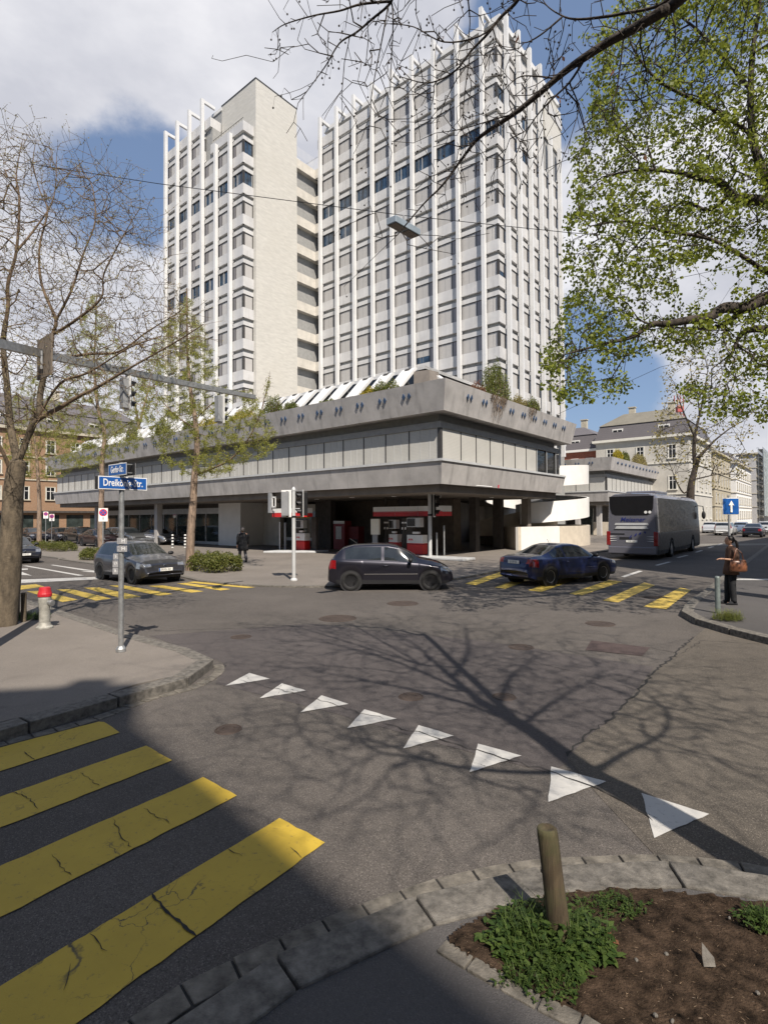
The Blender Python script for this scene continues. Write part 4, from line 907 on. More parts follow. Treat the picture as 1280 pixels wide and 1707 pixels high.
w0, w1 = gnd(919, 976.5), gnd(1003, 968); hd = math.atan2(w1[1]-w0[1], w1[0]-w0[0]); m_ = (w0+w1)/2; n_ = np.array([-math.sin(hd), math.cos(hd), 0]); place_car(c, m_+n_*.80, hd)
c = make_car('hatchback_car', 'golf', carpaint('graphite_paint', (.075, .075, .085), .7, .32), 'grey hatchback with yellowish plate and blue band, waiting at the left yellow crossing', steel=True, front_plate='FR:MN 464')
w1 = gnd(222, 974); hd = HL+pi; f_ = np.array([math.cos(hd), math.sin(hd), 0]); n_ = np.array([-math.sin(hd), math.cos(hd), 0]); place_car(c, w1-f_*1.29+n_*.80, hd)
# parked row in front of the shops and the car at the left edge
def pk(kind, col, u, v, head, label, metal=.5, dn=.8, **k):
    o = make_car('parked_car', kind, carpaint('paint_'+kind, col, metal), label, group='cars parked in front of the shops', **k); g_ = gnd(u, v, .06); n_ = np.array([-math.sin(head), math.cos(head), 0]); place_car(o, (g_+n_*dn), head); return o
pk('conv', (.42, .42, .43), 250, 908, HL+pi+.05, 'silver convertible with black soft top parked beside the striped bollards', .8, soft_top=mat('soft_top', (.02, .02, .02), .9), front_plate='ZH 5 418')
pk('estate', (.20, .21, .22), 196, 908, HL+pi+.1, 'silver grey estate car parked between the silver convertible and the dark sedan', .7, details=False)
pk('sedan', (.030, .014, .018), 150, 911, HL+pi+.02, 'dark maroon car with red tail light parked in front of the silver estate', details=False)
pk('estate', (.016, .017, .02), 122, 906, HL+pi, 'black estate car with bright alloy wheels parked left of the maroon car', details=False)
pk('sedan', (.014, .014, .022), 85, 903, HL+pi, 'black limousine half hidden behind the trunk of the third larch', details=False)
pk('sedan', (.012, .014, .026), 40, 903, HL+pi, 'dark blue sedan parked leftmost, behind the bicycle stands', details=False)
o = make_car('road_car', 'sedan', carpaint('dark_paint', (.02, .02, .028), .4), 'dark sedan waiting at the stop line, cut by the left tree trunk', front_plate='ZH 60 231'); f_ = -dL; g_ = gnd(38, 938); place_car(o, g_-f_*1.2-dR*.2, HL+pi)
# cars far down the street on the right
FG = 'cars far down the street on the right'
def fr(kind, col, u, v, head, label, **k):
    o = make_car('street_car', kind, carpaint('street_'+kind, col, .3), label, group=FG, details=False, **k); place_car(o, gnd(u, v), head); return o
fr('golf', (.55, .56, .57), 1186, 889, HR, 'white hatchback parked in front of the cream villa, left of the signpost'); fr('estate', (.6, .6, .58), 1209, 892, HR, 'white car behind the blue arrow signpost'); fr('hatch', (.2, .25, .33), 1236, 889, HR, 'light blue car beside the white one, right of the signpost')
fr('sedan', (.015, .016, .022), 1256, 895, HR, 'black sedan driving away down the street at the right edge'); fr('estate', (.6, .6, .6), 1278, 890, HR, 'white estate car cut by the right edge of the picture')

# ================================================================== COACH
bus = thing('tour_coach', 'silver grey tour coach with dark windows driving away on the right', 'coach', (0, 0, 0))
BL, BW, BH = 12.0, 2.55, 3.55
M['busp'] = carpaint('coach_silver', (.16, .16, .19), .4, .42); M['busdark'] = mat('coach_dark_side', (.03, .027, .028), .4)
def bsec(x):      # half profile (y, z)
    e = max(0, (abs(x-BL/2)-BL/2+.35)/.35); w = BW/2*(1-.06*e*e)
    zt = BH-(.22*max(0, (x-BL+2.2)/2.2)**2)-.05*e
    return [(w*.97, .30), (w, .5), (w, 1.35), (w*.995, 1.45), (w*.93, zt-.28), (w*.86, zt-.12), (w*.70, zt-.02), (0, zt+.02)]
bx = sorted(set(list(np.round(np.linspace(0, BL, 49), 3))+[.03, .08, .15]+[round(3.2+q*.56, 3) for q in np.linspace(-1, 1, 13)]+[round(9.3+q*.56, 3) for q in np.linspace(-1, 1, 13)]))
secs = []
for x in bx:
    s_ = bsec(x)
    for wx in (3.2, 9.3):
        if abs(x-wx) < .57: zb = .5+math.sqrt(max(0, .57**2-(x-wx)**2)); s_[0] = (s_[0][0], min(zb, 1.2)); s_[1] = (s_[1][0], max(s_[1][1], min(zb+.02, 1.25)))
    secs.append(s_)
PB = {k_: MB() for k_ in ('body', 'side_window+1', 'side_panel+1', 'side_window-1', 'side_panel-1')}
for i in range(len(bx)-1):
    for j in range(7):
        for s in (1, -1):
            q = [(bx[i], s*secs[i][j][0], secs[i][j][1]), (bx[i+1], s*secs[i+1][j][0], secs[i+1][j][1]), (bx[i+1], s*secs[i+1][j+1][0], secs[i+1][j+1][1]), (bx[i], s*secs[i][j+1][0], secs[i][j+1][1])]
            if s > 0: q = q[::-1]
            PB['side_window%+d' % s if j == 3 and bx[i] > .25 else 'side_panel%+d' % s if j < 3 and bx[i] > .14 else 'body'].add(q, [(0, 1, 2, 3)])
for i, s_ in ((0, -1), (len(bx)-1, 1)):
    rg_ = [(bx[i], secs[i][j][0], secs[i][j][1]) for j in range(8)]+[(bx[i], -secs[i][j][0], secs[i][j][1]) for j in range(6, -1, -1)]
    PB['body'].add(rg_ if s_ < 0 else rg_[::-1], [tuple(range(len(rg_)))])
body = PB['body'].build('body', M['busp'], bus, smooth=False); [(PB['side_window'+q_].build('side_window', M['busglass'], bus, smooth=True), PB['side_panel'+q_].build('side_panel', M['busdark'], bus, smooth=True)) for q_ in ('+1', '-1')]
mb = MB(); mb.sweep([(-.012, -1.12, 3.38), (-.012, 1.12, 3.38), (-.012, 1.07, 2.72), (-.012, .98, 2.45), (-.012, .8, 2.36), (-.012, -.8, 2.36), (-.012, -.98, 2.45), (-.012, -1.07, 2.72)][::-1], (.02, 0, 0)); mb.build('rear_window', M['busglass'], bus)
MB().box((-.035, -1.2, .32), (.1, 1.2, .68)).build('bumper', M['busp'], bus, bevel=.03)
mb = MB(); mb.sweep([(-.02, -.75, 1.78), (-.02, .75, 1.78), (-.02, .84, 1.64), (-.02, -.84, 1.64)], (.03, 0, 0)); mb.sweep([(-.02, -.8, 1.95), (-.02, .8, 1.95), (-.02, .86, 1.84), (-.02, -.86, 1.84)], (.03, 0, 0)); mb.build('engine_louvre', M['lgrey'], bus)
MB().box((-.014, -.9, 1.58), (.01, .9, 1.61)).build('panel_gap', M['black'], bus)
MB().box((-.014, .35, 1.33), (.01, 1.1, 1.39)).build('panel_gap', M['black'], bus)
for s in (1, -1):
    o = MB().box((-.02, s*1.08, .75), (.3, s*1.285, 1.5)); o.build('tail_light', M['taillight'], bus, bevel=.02)
    mb = MB()
    for z in (.98, 1.1, 1.22): mb.sweep([(-.022, s*.72, z+.018), (-.022, s*1.08, z+.03), (-.022, s*1.08, z-.01)], (.01, 0, 0))
    mb.build('reflector_stripe', M['whitep'], bus)
    for wx in (3.2, 9.3): wheel_mesh(bus, wx, s*1.14, .5, .3, M['alloy'], 8)
mb = MB(); mb.box((.3, -1.15, .25), (11.7, 1.15, .9)); mb.build('underbody', M['black'], bus)
p_ = MB().box((-.02, -.28, .92), (.0, .28, 1.03)).build('number_plate', M['plate'], bus); text('lettering', 'S MR 2081', M['ink'], p_, facing((-.0215, 0, .975), (0, -1, 0)), .10, .0004, sx=.8)
MB().sweep([(-.008, .62, 1.2), (-.008, -.02, 1.2), (-.008, -.02, 1.06), (-.008, .62, 1.06)], (.006, 0, 0)).build('plate_recess', M['plastic'], bus)
M['busblue'] = mat('coach_lettering_blue', (.02, .03, .16), .4)
text('operator_name', 'Meissner', M['busblue'], body, facing((-.014, -.05, 2.13), (0, -1, 0)), .34, .003, bold=.002, shear=.3)
mb = MB()
for (y, z, w_, h_, a) in ((.05, 1.22, .10, .30, .5), (-.2, 1.32, .12, .26, .6), (-.42, 1.40, .14, .2, .8), (-.66, 1.47, .2, .12, 1.1)):
    cc = np.array([-.016, y, z]); d1 = np.array([0, -math.sin(a), math.cos(a)])*h_/2; d2 = np.array([0, -math.cos(a), -math.sin(a)])*w_/2
    mb.sweep([cc-d1, cc+d2*.9, cc+d1, cc-d2*.5][::-1], (.01, 0, 0))
mb.build('swoosh_mark', M['busblue'], bus)
for y in (-.72, -.92): MB().lathe([(.05, .002), (.075, .002), (.075, 0), (.05, 0)], (-.016, y, 2.52), 16, (-1, 0, 0)).build('speed_sticker', M['whitep'], bus)
mb = MB(); mb.box((2.0, -.8, 3.53), (4.6, .8, 3.72)); mb.box((7.0, -.6, 3.5), (8.2, .6, 3.62)); mb.build('roof_unit', M['busp'], bus, bevel=.06)
mb = MB(); mb.tube([(11.6, -1.15, 3.0), (12.0, -1.45, 2.95), (12.0, -1.48, 2.6)], .03, 6); mb.ell((12.0, -1.48, 2.35), .08, .13, .28, 10, 8); mb.build('mirror', M['plastic'], bus, smooth=True)
bc = np.array([12.17, 29.6, 0])-dL*BW/2; bus.location = tuple(bc); bus.rotation_euler = (0, 0, HR)
WM[bus.name] = Matrix.Translation(bus.location) @ Matrix.Rotation(HR, 4, 'Z')
# ================================================================== TREES AND PLANTS
def mesh_np(name, V, Fq, m, parent=None, origin=None, smooth=False, k=4):
    V = np.asarray(V, dtype=np.float64)
    if parent is not None:
        Mi = WM[parent.name].inverted(); V = V@np.array(Mi.to_3x3()).T+np.array(Mi.translation)
    elif origin is not None: V = V-vec(origin)
    me = bpy.data.meshes.new(name); n = len(Fq)
    me.vertices.add(len(V)); me.vertices.foreach_set('co', V.astype(np.float32).ravel())
    me.loops.add(n*k); me.loops.foreach_set('vertex_index', np.asarray(Fq, dtype=np.int32).ravel())
    me.polygons.add(n); me.polygons.foreach_set('loop_start', np.arange(0, n*k, k, dtype=np.int32)); me.polygons.foreach_set('loop_total', np.full(n, k, dtype=np.int32))
    if smooth: me.polygons.foreach_set('use_smooth', np.ones(n, dtype=bool))
    me.update(calc_edges=True); me.materials.append(m)
    o = bpy.data.objects.new(name, me); COL.objects.link(o)
    if parent is not None: o.parent = parent; WM[o.name] = WM[parent.name]
    else:
        if origin is not None: o.location = Vector(vec(origin))
        WM[o.name] = Matrix.Translation(o.location)
    return o
def unit(a): return a/np.maximum(1e-9, np.linalg.norm(a, axis=-1, keepdims=True))
def leaf_arrays(pos, size, rng, up=.0, aspect=.62, droop=.0):
    n = len(pos); d = rng.normal(size=(n, 3)); d[:, 2] = d[:, 2]*(1-up)-droop; d = unit(d)
    s = unit(np.cross(d, rng.normal(size=(n, 3)))); nn = np.cross(d, s); size = size[:, None]
    a = pos; b = pos+d*size*.5+s*size*aspect*.5+nn*size*.06; c = pos+d*size; e = pos+d*size*.5-s*size*aspect*.5+nn*size*.06
    V = np.stack([a, b, c, e], 1).reshape(-1, 3); Fq = np.arange(n*4).reshape(-1, 4); return V, Fq
class Tree:
    def __init__(s, seed): s.pos = []; s.par = []; s.mr = []; s.rng = np.random.default_rng(seed); s.R = None
    def guide(s, pts, r0, r1, root=False, n=5):
        pts = smooth_line([vec(p) for p in pts], n)
        if root or not s.pos: par = -1
        else:
            P_ = np.array(s.pos); par = int(np.argmin(np.linalg.norm(P_-pts[0], axis=1)))
        N_ = len(pts)
        for i, p in enumerate(pts):
            if par >= 0 and i == 0 and np.linalg.norm(s.pos[par]-p) < .03: continue
            s.pos.append(p); s.par.append(par); s.mr.append(r0+(r1-r0)*(i/(N_-1))); par = len(s.pos)-1
        return s
    def grow(s, att, step=.3, bias=0., wob=.06, curl=.0, maxlen=6, minz=-9, tang=.35, thickpen=0.):
        att = np.asarray(att); cap = len(s.pos)+len(att)*12; P_ = np.zeros((cap, 3)); n = len(s.pos); P_[:n] = np.array(s.pos); D_ = np.zeros((cap, 3))
        for i in range(n):
            if s.par[i] >= 0: D_[i] = P_[i]-P_[s.par[i]]
        D_[:n] = unit(D_[:n]+1e-6)
        d0 = np.array([np.min(np.linalg.norm(P_[:n]-a, axis=1)) for a in att]); att = att[np.argsort(d0)]
        for a in att:
            if n > cap-14: break
            dv = a-P_[:n]; dist = np.linalg.norm(dv, axis=1)
            cosv = np.einsum('ij,ij->i', dv, D_[:n])/np.maximum(dist, 1e-6)
            k = int(np.argmin(dist*(1+bias*(1-cosv)))); L = dist[k]
            if L > maxlen or L < .04 or P_[k][2] < minz: continue
            m = max(1, min(10, int(L/step))); p0 = P_[k].copy(); d = D_[k].copy(); prev = k
            for j in range(1, m+1):
                t = j/m; q = p0+(a-p0)*t+(d*L*tang)*(t*(1-t))*1.6+np.array([0, 0, -curl])*L*t*(1-t)
                q = q+s.rng.normal(size=3)*wob*L/m*(j < m)
                s.pos.append(q); s.par.append(prev); s.mr.append(0); P_[n] = q; D_[n] = (q-P_[prev]); D_[n] /= max(1e-6, np.linalg.norm(D_[n])); prev = n; n += 1
        return s
    def radii(s, tip=.006, e=2.3, cap=.75):
        n = len(s.pos); acc = np.zeros(n); par = np.array(s.par); kids = np.bincount(par[par >= 0], minlength=n)
        s.tips = np.where(kids == 0)[0]
        order = range(n-1, -1, -1); acc2 = [0.0]*n
        for i in order:
            v = acc2[i] if acc2[i] > 0 else tip**e
            acc2[i] = v
            if s.par[i] >= 0: acc2[s.par[i]] += v
        R = np.array(acc2)**(1/e); mr = np.array(s.mr)
        for i in range(n):
            if mr[i] > 0: R[i] = max(min(R[i], mr[i]*1.15), mr[i])
            elif s.par[i] >= 0: R[i] = min(R[i], R[s.par[i]]*.92)
        s.R = R; return s
    def mesh(s, lo=0.0, hi=1e9, k=5, sel=None):
        pos = np.array(s.pos); par = np.array(s.par); n = len(pos); R = s.R
        main = np.full(n, -1)
        for i in range(n):
            p = par[i]
            if p >= 0 and (main[p] < 0 or R[i] > R[main[p]]): main[p] = i
        tan = np.zeros((n, 3)); has = par >= 0; tan[has] = unit(pos[has]-pos[par[has]])
        t2 = tan.copy(); mi = np.where(main >= 0)[0]; t2[mi] += tan[main[mi]]; t2 = unit(t2)
        seg = np.where(has & (R >= lo) & (R < hi))[0]; p = par[seg]
        cont = main[p] == seg
        def ring(c, t, r):
            a = unit(np.cross(t, np.array([.31, .85, .42]))); b = np.cross(t, a); th = np.arange(k)*2*np.pi/k
            return c[:, None, :]+(a[:, None, :]*np.cos(th)[None, :, None]+b[:, None, :]*np.sin(th)[None, :, None])*r[:, None, None]
        ts = np.where(cont[:, None], t2[p], tan[seg]); rs_ = np.where(cont, R[p], np.minimum(R[seg]*1.25, R[p])); rs_ = np.where((par[p] < 0), R[p], rs_)
        A = ring(pos[p], ts, rs_); B = ring(pos[seg], t2[seg], R[seg])
        V = np.concatenate([A, B], 1).reshape(-1, 3); base = (np.arange(len(seg))*2*k)[:, None]; j = np.arange(k)
        Fq = np.stack([base+j, base+(j+1) % k, base+k+(j+1) % k, base+k+j], -1).reshape(-1, 4); return V, Fq
    def twig_points(s, n, rmax):
        idx = np.where((s.R < rmax) & (np.array(s.par) >= 0))[0]; ii = s.rng.choice(idx, n); t = s.rng.random(n)[:, None]; pos = np.array(s.pos); return pos[ii]*t+pos[np.array(s.par)[ii]]*(1-t)
    def build(s, parent, bark, twigm=None, thick=.05):
        for nm, lo, hi, k in (('trunk', thick, 1e9, 9), ('crown', 0, thick, 4)):
            V, Fq = s.mesh(lo, hi, k)
            if len(Fq):
                o = mesh_np('trunk' if nm == 'trunk' else 'branches', V, Fq, bark if nm == 'trunk' or not twigm else twigm, parent, smooth=True)
def shadow_at(u, v, z): g_ = gnd(u, v); return np.array([g_[0]-SH[0]*z/math.tan(SUN_EL), g_[1]-SH[1]*z/math.tan(SUN_EL), z])
def pxl(lst): return [at(u, v, Y) for u, v, Y in lst]
def in_poly_px(n, poly, y0, y1, rng, holes=()):
    xs_ = [p[0] for p in poly]; ys_ = [p[1] for p in poly]; out = []
    while len(out) < n:
        u, v = rng.uniform(min(xs_), max(xs_)), rng.uniform(min(ys_), max(ys_))
        if not inpoly(u, v, poly): continue
        if any(((u-h[0])/h[2])**2+((v-h[1])/h[3])**2 < 1 and rng.random() < h[4] for h in holes): continue
        out.append(at(u, v, rng.uniform(y0, y1)))
    return np.array(out)
# ---- bare plane tree over the near kerb (its shadow falls across the junction)
B0 = np.array([3.22, 1.52, 0.05]); pt = Tree(5)
ptr = thing('plane_tree', 'bare tree beside the near kerb, its branches with hanging seed balls crossing the top', 'tree', B0)
pt.guide([B0, (3.2, 1.55, 1.5), shadow_at(1100, 1352, 3.0), shadow_at(985, 1290, 4.3), shadow_at(880, 1215, 5.7), shadow_at(800, 1170, 6.8)], .20, .085, root=True)
pt.guide([shadow_at(985, 1290, 4.3), shadow_at(1040, 1256, 5.0), shadow_at(1100, 1226, 5.8), shadow_at(1112, 1190, 6.6), shadow_at(1080, 1160, 7.4)], .042, .014)
pt.guide([shadow_at(960, 1288, 4.5), shadow_at(840, 1286, 5.0), shadow_at(730, 1272, 5.8), shadow_at(640, 1240, 6.6), shadow_at(560, 1225, 7.2)], .035, .01)
pt.guide([shadow_at(880, 1215, 5.7), shadow_at(760, 1168, 7.0), shadow_at(640, 1140, 8.0), shadow_at(520, 1118, 8.8)], .04, .01)
pt.guide([shadow_at(800, 1170, 6.8), shadow_at(740, 1118, 8.4), shadow_at(690, 1075, 9.8), shadow_at(640, 1045, 11)], .07, .015)
pt.guide([shadow_at(770, 1150, 7.4), shadow_at(650, 1100, 9), shadow_at(540, 1070, 10)], .05, .015)
pt.guide([shadow_at(755, 1130, 8), shadow_at(780, 1085, 9.4), shadow_at(775, 1045, 10.6)], .05, .015)
pt.guide([shadow_at(870, 1208, 5.8), shadow_at(930, 1165, 7.2), shadow_at(1000, 1120, 8.6), shadow_at(960, 1080, 9.6)], .038, .01)
pt.guide([shadow_at(830, 1188, 6.4), shadow_at(850, 1130, 8.2), shadow_at(900, 1090, 9.6)], .05, .015)
_pxl = pxl
def pxl(lst): return _pxl([(u, v, Y*.62) for u, v, Y in lst])
n_shadow = len(pt.pos)
pt.guide([shadow_at(870, 1210, 5.8), (2.95, 3.1, 6.5)]+pxl([(1140, -8, 7.8), (1100, 21, 8), (1057, 47, 8.3), (1017, 68, 8.6), (978, 93, 8.8), (952, 111, 9), (927, 131, 9.2), (891, 162, 9.4), (856, 190, 9.6), (812, 219, 9.9), (791, 237, 10.1), (766, 270, 10.3), (737, 309, 10.4), (705, 341, 10.5), (662, 392, 10.6)]), .06, .006)
V1 = [([(976, 95, 8.8), (949, 137, 9), (913, 172, 9.2), (884, 208, 9.4), (856, 266, 9.6)], .012), ([(949, 140, 9), (962, 169, 9), (972, 201, 9.1), (974, 223, 9.1)], .007), ([(1039, 61, 8.4), (1032, 119, 8.5), (1024, 158, 8.5), (999, 201, 8.6)], .0075),
      ([(927, 131, 9.2), (891, 127, 9.3), (862, 130, 9.4), (830, 160, 9.5)], .010), ([(856, 190, 9.6), (820, 200, 9.7), (770, 215, 9.8), (725, 222, 9.9)], .007), ([(791, 237, 10.1), (770, 245, 10.1), (745, 238, 10.1)], .006)]
for g_, r in V1: pt.guide(pxl(g_), r, .0035)
top = np.array([2.6, 2.6, 7.3])
def limb(lst, r0, start=None): pt.guide(([start] if start is not None else [])+pxl(lst), r0, .0035)
limb([(1140, -30, 8), (1100, 8, 8.2), (1035, 23, 8.5), (999, 29, 8.7), (963, 32, 8.9), (938, 27, 9), (909, 7, 9.1), (895, -25, 9.2)], .018)
limb([(938, 27, 9), (905, 55, 9.1), (880, 70, 9.2), (868, 70, 9.2)], .01)
limb([(880, -40, 8.6), (863, 0, 8.8), (834, 29, 9), (812, 57, 9.1), (784, 86, 9.3), (762, 115, 9.4), (733, 133, 9.5), (705, 138, 9.6), (662, 126, 9.7)], .020, top)
limb([(834, 29, 9), (800, 60, 9.1), (740, 70, 9.2), (690, 45, 9.3), (650, 40, 9.3)], .009); limb([(784, 86, 9.3), (775, 150, 9.4), (770, 210, 9.5)], .006)
limb([(775, -40, 8.5), (780, 0, 8.6), (783, 40, 8.8), (778, 80, 9)], .010, top)
limb([(700, -90, 8.2), (660, -35, 8.5), (652, 3, 8.8), (620, 32, 9), (594, 54, 9.1), (566, 72, 9.2), (544, 108, 9.3), (523, 137, 9.3), (497, 172, 9.4)], .017, top)
limb([(652, 2, 8.8), (602, 7, 8.9), (566, 18, 9), (523, 26, 9.1), (476, 40, 9.2), (454, 54, 9.3)], .012); limb([(647, 10, 8.8), (639, 54, 8.8), (630, 100, 8.9), (623, 137, 8.9), (618, 172, 9), (616, 216, 9)], .007)
limb([(654, 7, 8.8), (655, 43, 8.8), (652, 108, 8.9), (650, 158, 8.9)], .007)
pxl = _pxl
rng = np.random.default_rng(11); n_g = len(pt.pos)
# attractors: a halo round the visible branches, and a wide crown above and behind the frame
vis = np.array(pt.pos[n_shadow:]); att1 = vis[rng.integers(0, len(vis), 1100)]+rng.normal(size=(1100, 3))*np.array([.30, .26, .24])-np.array([0, 0, .16])
att1 = np.array([a for a in att1 if a[1] > 3.3])
shg = np.array(pt.pos[:n_shadow]); shg = shg[shg[:, 2] > 4.2]
att2 = shg[rng.integers(0, len(shg), 12000)]+rng.normal(size=(12000, 3))*np.array([1.6, 1.5, 1.1])
def pxof(q):
    d = q-OC; z = d@_FW; return 640+FPX*(d@_RT)/z, CYP-FPX*(d@_UP)/z, z
att2 = att2[att2[:, 2] > 5.2]; att2 = np.array([a for a in att2 if pxof(a)[2] < .5 or pxof(a)[1] < -25 or pxof(a)[0] > 1330])
pt.grow(att2, .32, .9, .04, tang=.16, minz=4.6, maxlen=3); pt.grow(att1, .16, .9, .07, .05)
pt.radii(.0033, 2.3); pt.build(ptr, M['bark_dk'], M['bark_dk'], .045)
tipv = np.array(pt.pos)[pt.tips]; vt = tipv[tipv[:, 1] > 3.6]; sel = vt[rng.random(len(vt)) < .55]; mb = MB()
for q in sel:
    for k in range(1 if rng.random() < .6 else 2):
        dq = np.array([rng.normal()*.04, rng.normal()*.04, -abs(rng.normal()*.06)-.04]); mb.tube([q, q+dq], .0011, 3, False); mb.ell(q+dq, .0105, .0105, .0105, 6, 4)
o = mb.build('seed_ball', M['bark_dk'], ptr); o['kind'] = 'stuff'
lv = vt[rng.integers(0, len(vt), 26)]; 
for q in lv: V, Fq = leaf_arrays(q[None], rng.uniform(.05, .09, 1), rng, aspect=.5, droop=1.0); mesh_np('withered_leaf', V, Fq, M['leaf_rust'], ptr)
# ---- lime tree coming into leaf at the right
lt = Tree(9); ltr = thing('lime_tree', 'large tree with fresh green leaves filling the upper right', 'tree', (11.2, 12.6, .1))
lt.guide([(11.2, 12.6, .05), (11.1, 12.5, 2.5), (10.9, 12.4, 5), (10.7, 12.2, 7), (10.2, 12, 10), (9.3, 11.8, 13.5)], .42, .12, root=True)
for lst, r in (([(1380, 470, 11.6), (1280, 496, 11.2), (1241, 513, 11), (1208, 513, 10.9), (1184, 527, 10.8), (1151, 533, 10.7), (1110, 540, 10.6), (1085, 541, 10.6), (1052, 562, 10.5), (1003, 574, 10.4), (941, 591, 10.4)], .15),
               ([(1340, 545, 11.6), (1280, 548, 11.3), (1249, 550, 11.2), (1231, 562, 11.1), (1220, 587, 11), (1206, 599, 11)], .10), ([(1241, 513, 11), (1208, 540, 11.2), (1170, 548, 11.3), (1120, 545, 11.4)], .07),
               ([(1350, 340, 11.4), (1280, 336, 11.2), (1249, 332, 11), (1220, 328, 11), (1200, 304, 10.9), (1160, 295, 10.8), (1126, 287, 10.7), (1065, 283, 10.6), (1003, 295, 10.6)], .13),
               ([(1290, 330, 11.4), (1274, 295, 11.4), (1257, 246, 11.4), (1251, 197, 11.4), (1251, 123, 11.4), (1257, 61, 11.4), (1266, 0, 11.4), (1270, -120, 11.4)], .11),
               ([(1255, 230, 11.4), (1237, 213, 11.3), (1184, 180, 11.1), (1134, 156, 11), (1093, 131, 10.9), (1060, 90, 10.8), (1044, 53, 10.8)], .05),
               ([(1330, 480, 11.4), (1280, 455, 11.2), (1249, 435, 11), (1208, 410, 10.9), (1167, 394, 10.8), (1110, 386, 10.6), (1044, 369, 10.5), (983, 377, 10.5)], .055),
               ([(1251, 150, 11.4), (1200, 90, 11.6), (1150, 40, 11.8), (1090, 0, 12)], .05), ([(1220, 320, 11), (1180, 350, 11.4), (1130, 340, 11.8), (1050, 420, 12)], .05)):
    lt.guide(pxl(lst), r, .012)
CAN = [(1090, -60), (1030, 0), (1000, 60), (985, 110), (985, 170), (975, 215), (955, 255), (965, 300), (955, 345), (940, 385), (942, 440), (955, 480), (930, 540), (905, 590), (912, 640), (940, 668), (985, 665), (1040, 655), (1062, 600), (1100, 580), (1150, 605), (1130, 650), (1180, 690), (1300, 705), (1500, 690), (1560, 300), (1500, -260), (1200, -260)]
att = in_poly_px(6800, CAN, 9.6, 13.2, rng, [(1185, 470, 60, 42, .93), (1120, 500, 40, 22, .7), (1090, 615, 50, 28, .9), (1000, 610, 30, 20, .5), (1250, 640, 50, 25, .6), (1010, 470, 16, 22, .5), (1240, 420, 30, 20, .7), (1265, 90, 18, 40, .5), (1230, 470, 60, 20, .6), (1170, 605, 45, 30, .8), (1060, 640, 40, 20, .8), (1150, 460, 30, 18, .7)])
lt.grow(att, .26, .7, .07, .05, tang=.2); back = np.array([11.5, 13.5, 10])+rng.normal(size=(420, 3))*np.array([2.2, 2.4, 2.6]); back = back[back[:, 2] > 5.5]; lt.grow(back, .4, .5, .08)
lt.radii(.0045, 2.35); lt.build(ltr, M['bark_dk'], M['bark_dk'], .05)
tp = np.array(lt.pos)[lt.tips]; pp1 = np.repeat(tp, 19, 0)+rng.normal(size=(len(tp)*19, 3))*.075; pp2 = lt.twig_points(12000, .009)+rng.normal(size=(12000, 3))*.04
ap = np.concatenate([pp1, pp2]); V, Fq = leaf_arrays(ap, rng.uniform(.045, .10, len(ap)), rng, aspect=.85, droop=.5); mesh_np('foliage', V, Fq, M['leaf_green'], ltr)
# ---- left tree, just opening its buds
bt = Tree(21); g0 = gnd(10, 1042, .13); btr = thing('hornbeam_tree', 'slender branching tree with tiny buds, its trunk at the left edge behind the hydrant', 'tree', g0)
bt.guide(pxl([(8, 1044, 11.4), (16, 960, 11.4), (20, 880, 11.4), (24, 810, 11.4), (30, 772, 11.4)]), .235, .17, root=True)
for lst, r in (([(30, 772, 11.4), (40, 748, 11.4), (49, 724, 11.4), (62, 701, 11.3), (98, 681, 11.2), (131, 661, 11.1), (158, 648, 11), (197, 625, 10.9), (230, 606, 10.8), (300, 566, 10.6), (340, 540, 10.5)], .07),
               ([(49, 724, 11.4), (58, 700, 11.5), (66, 684, 11.5), (68, 655, 11.6), (76, 620, 11.6), (84, 595, 11.7), (88, 560, 11.7), (94, 534, 11.7), (80, 501, 11.8), (70, 473, 11.8), (66, 443, 11.8), (68, 403, 11.8), (80, 351, 11.9), (68, 321, 12), (56, 274, 12), (59, 243, 12)], .075),
               ([(94, 534, 11.7), (117, 490, 11.6), (126, 466, 11.6), (141, 419, 11.5), (159, 370, 11.5), (155, 314, 11.5), (138, 283, 11.5)], .035), ([(92, 556, 11.7), (129, 532, 11.4), (169, 497, 11.3), (173, 459, 11.2), (192, 419, 11.1), (211, 384, 11), (234, 347, 11)], .03),
               ([(30, 772, 11.4), (18, 710, 11.6), (12, 640, 11.8), (6, 571, 12), (14, 513, 12), (14, 473, 12), (28, 419, 12), (33, 337, 12.1), (28, 290, 12.2), (38, 234, 12.2)], .08),
               ([(84, 600, 11.7), (150, 590, 11.5), (199, 586, 11.3), (246, 553, 11.1), (300, 520, 11)], .035), ([(62, 701, 11.3), (100, 640, 11.1), (150, 620, 11), (215, 580, 10.8), (270, 560, 10.7)], .03),
               ([(24, 800, 11.4), (8, 760, 11.2), (-20, 700, 11), (-60, 600, 11)], .06), ([(28, 419, 12), (60, 380, 12.4), (90, 330, 12.6), (95, 260, 12.7)], .03)):
    bt.guide(pxl(lst), r, .008)
att = in_poly_px(9500, [(-160, 230), (60, 225), (150, 270), (235, 315), (268, 390), (255, 470), (320, 520), (345, 560), (300, 600), (200, 650), (110, 700), (60, 730), (-160, 720)], 9.6, 13.6, rng)
att = att+rng.normal(size=att.shape)*.28; bt.grow(att, .24, 1.0, .03, -.10, tang=.14); bt.radii(.0032, 2.5); bt.build(btr, M['bark_gr'], M['twig'], .05)
tp = np.array(bt.pos)[bt.tips]; tp = tp[rng.random(len(tp)) < .95]; ap = np.concatenate([np.repeat(tp, 3, 0)+rng.normal(size=(len(tp)*3, 3))*.035, bt.twig_points(14000, .006)]); V, Fq = leaf_arrays(ap, rng.uniform(.018, .042, len(ap)), rng); mesh_np('buds', V, Fq, M['leaf_bud'], btr)
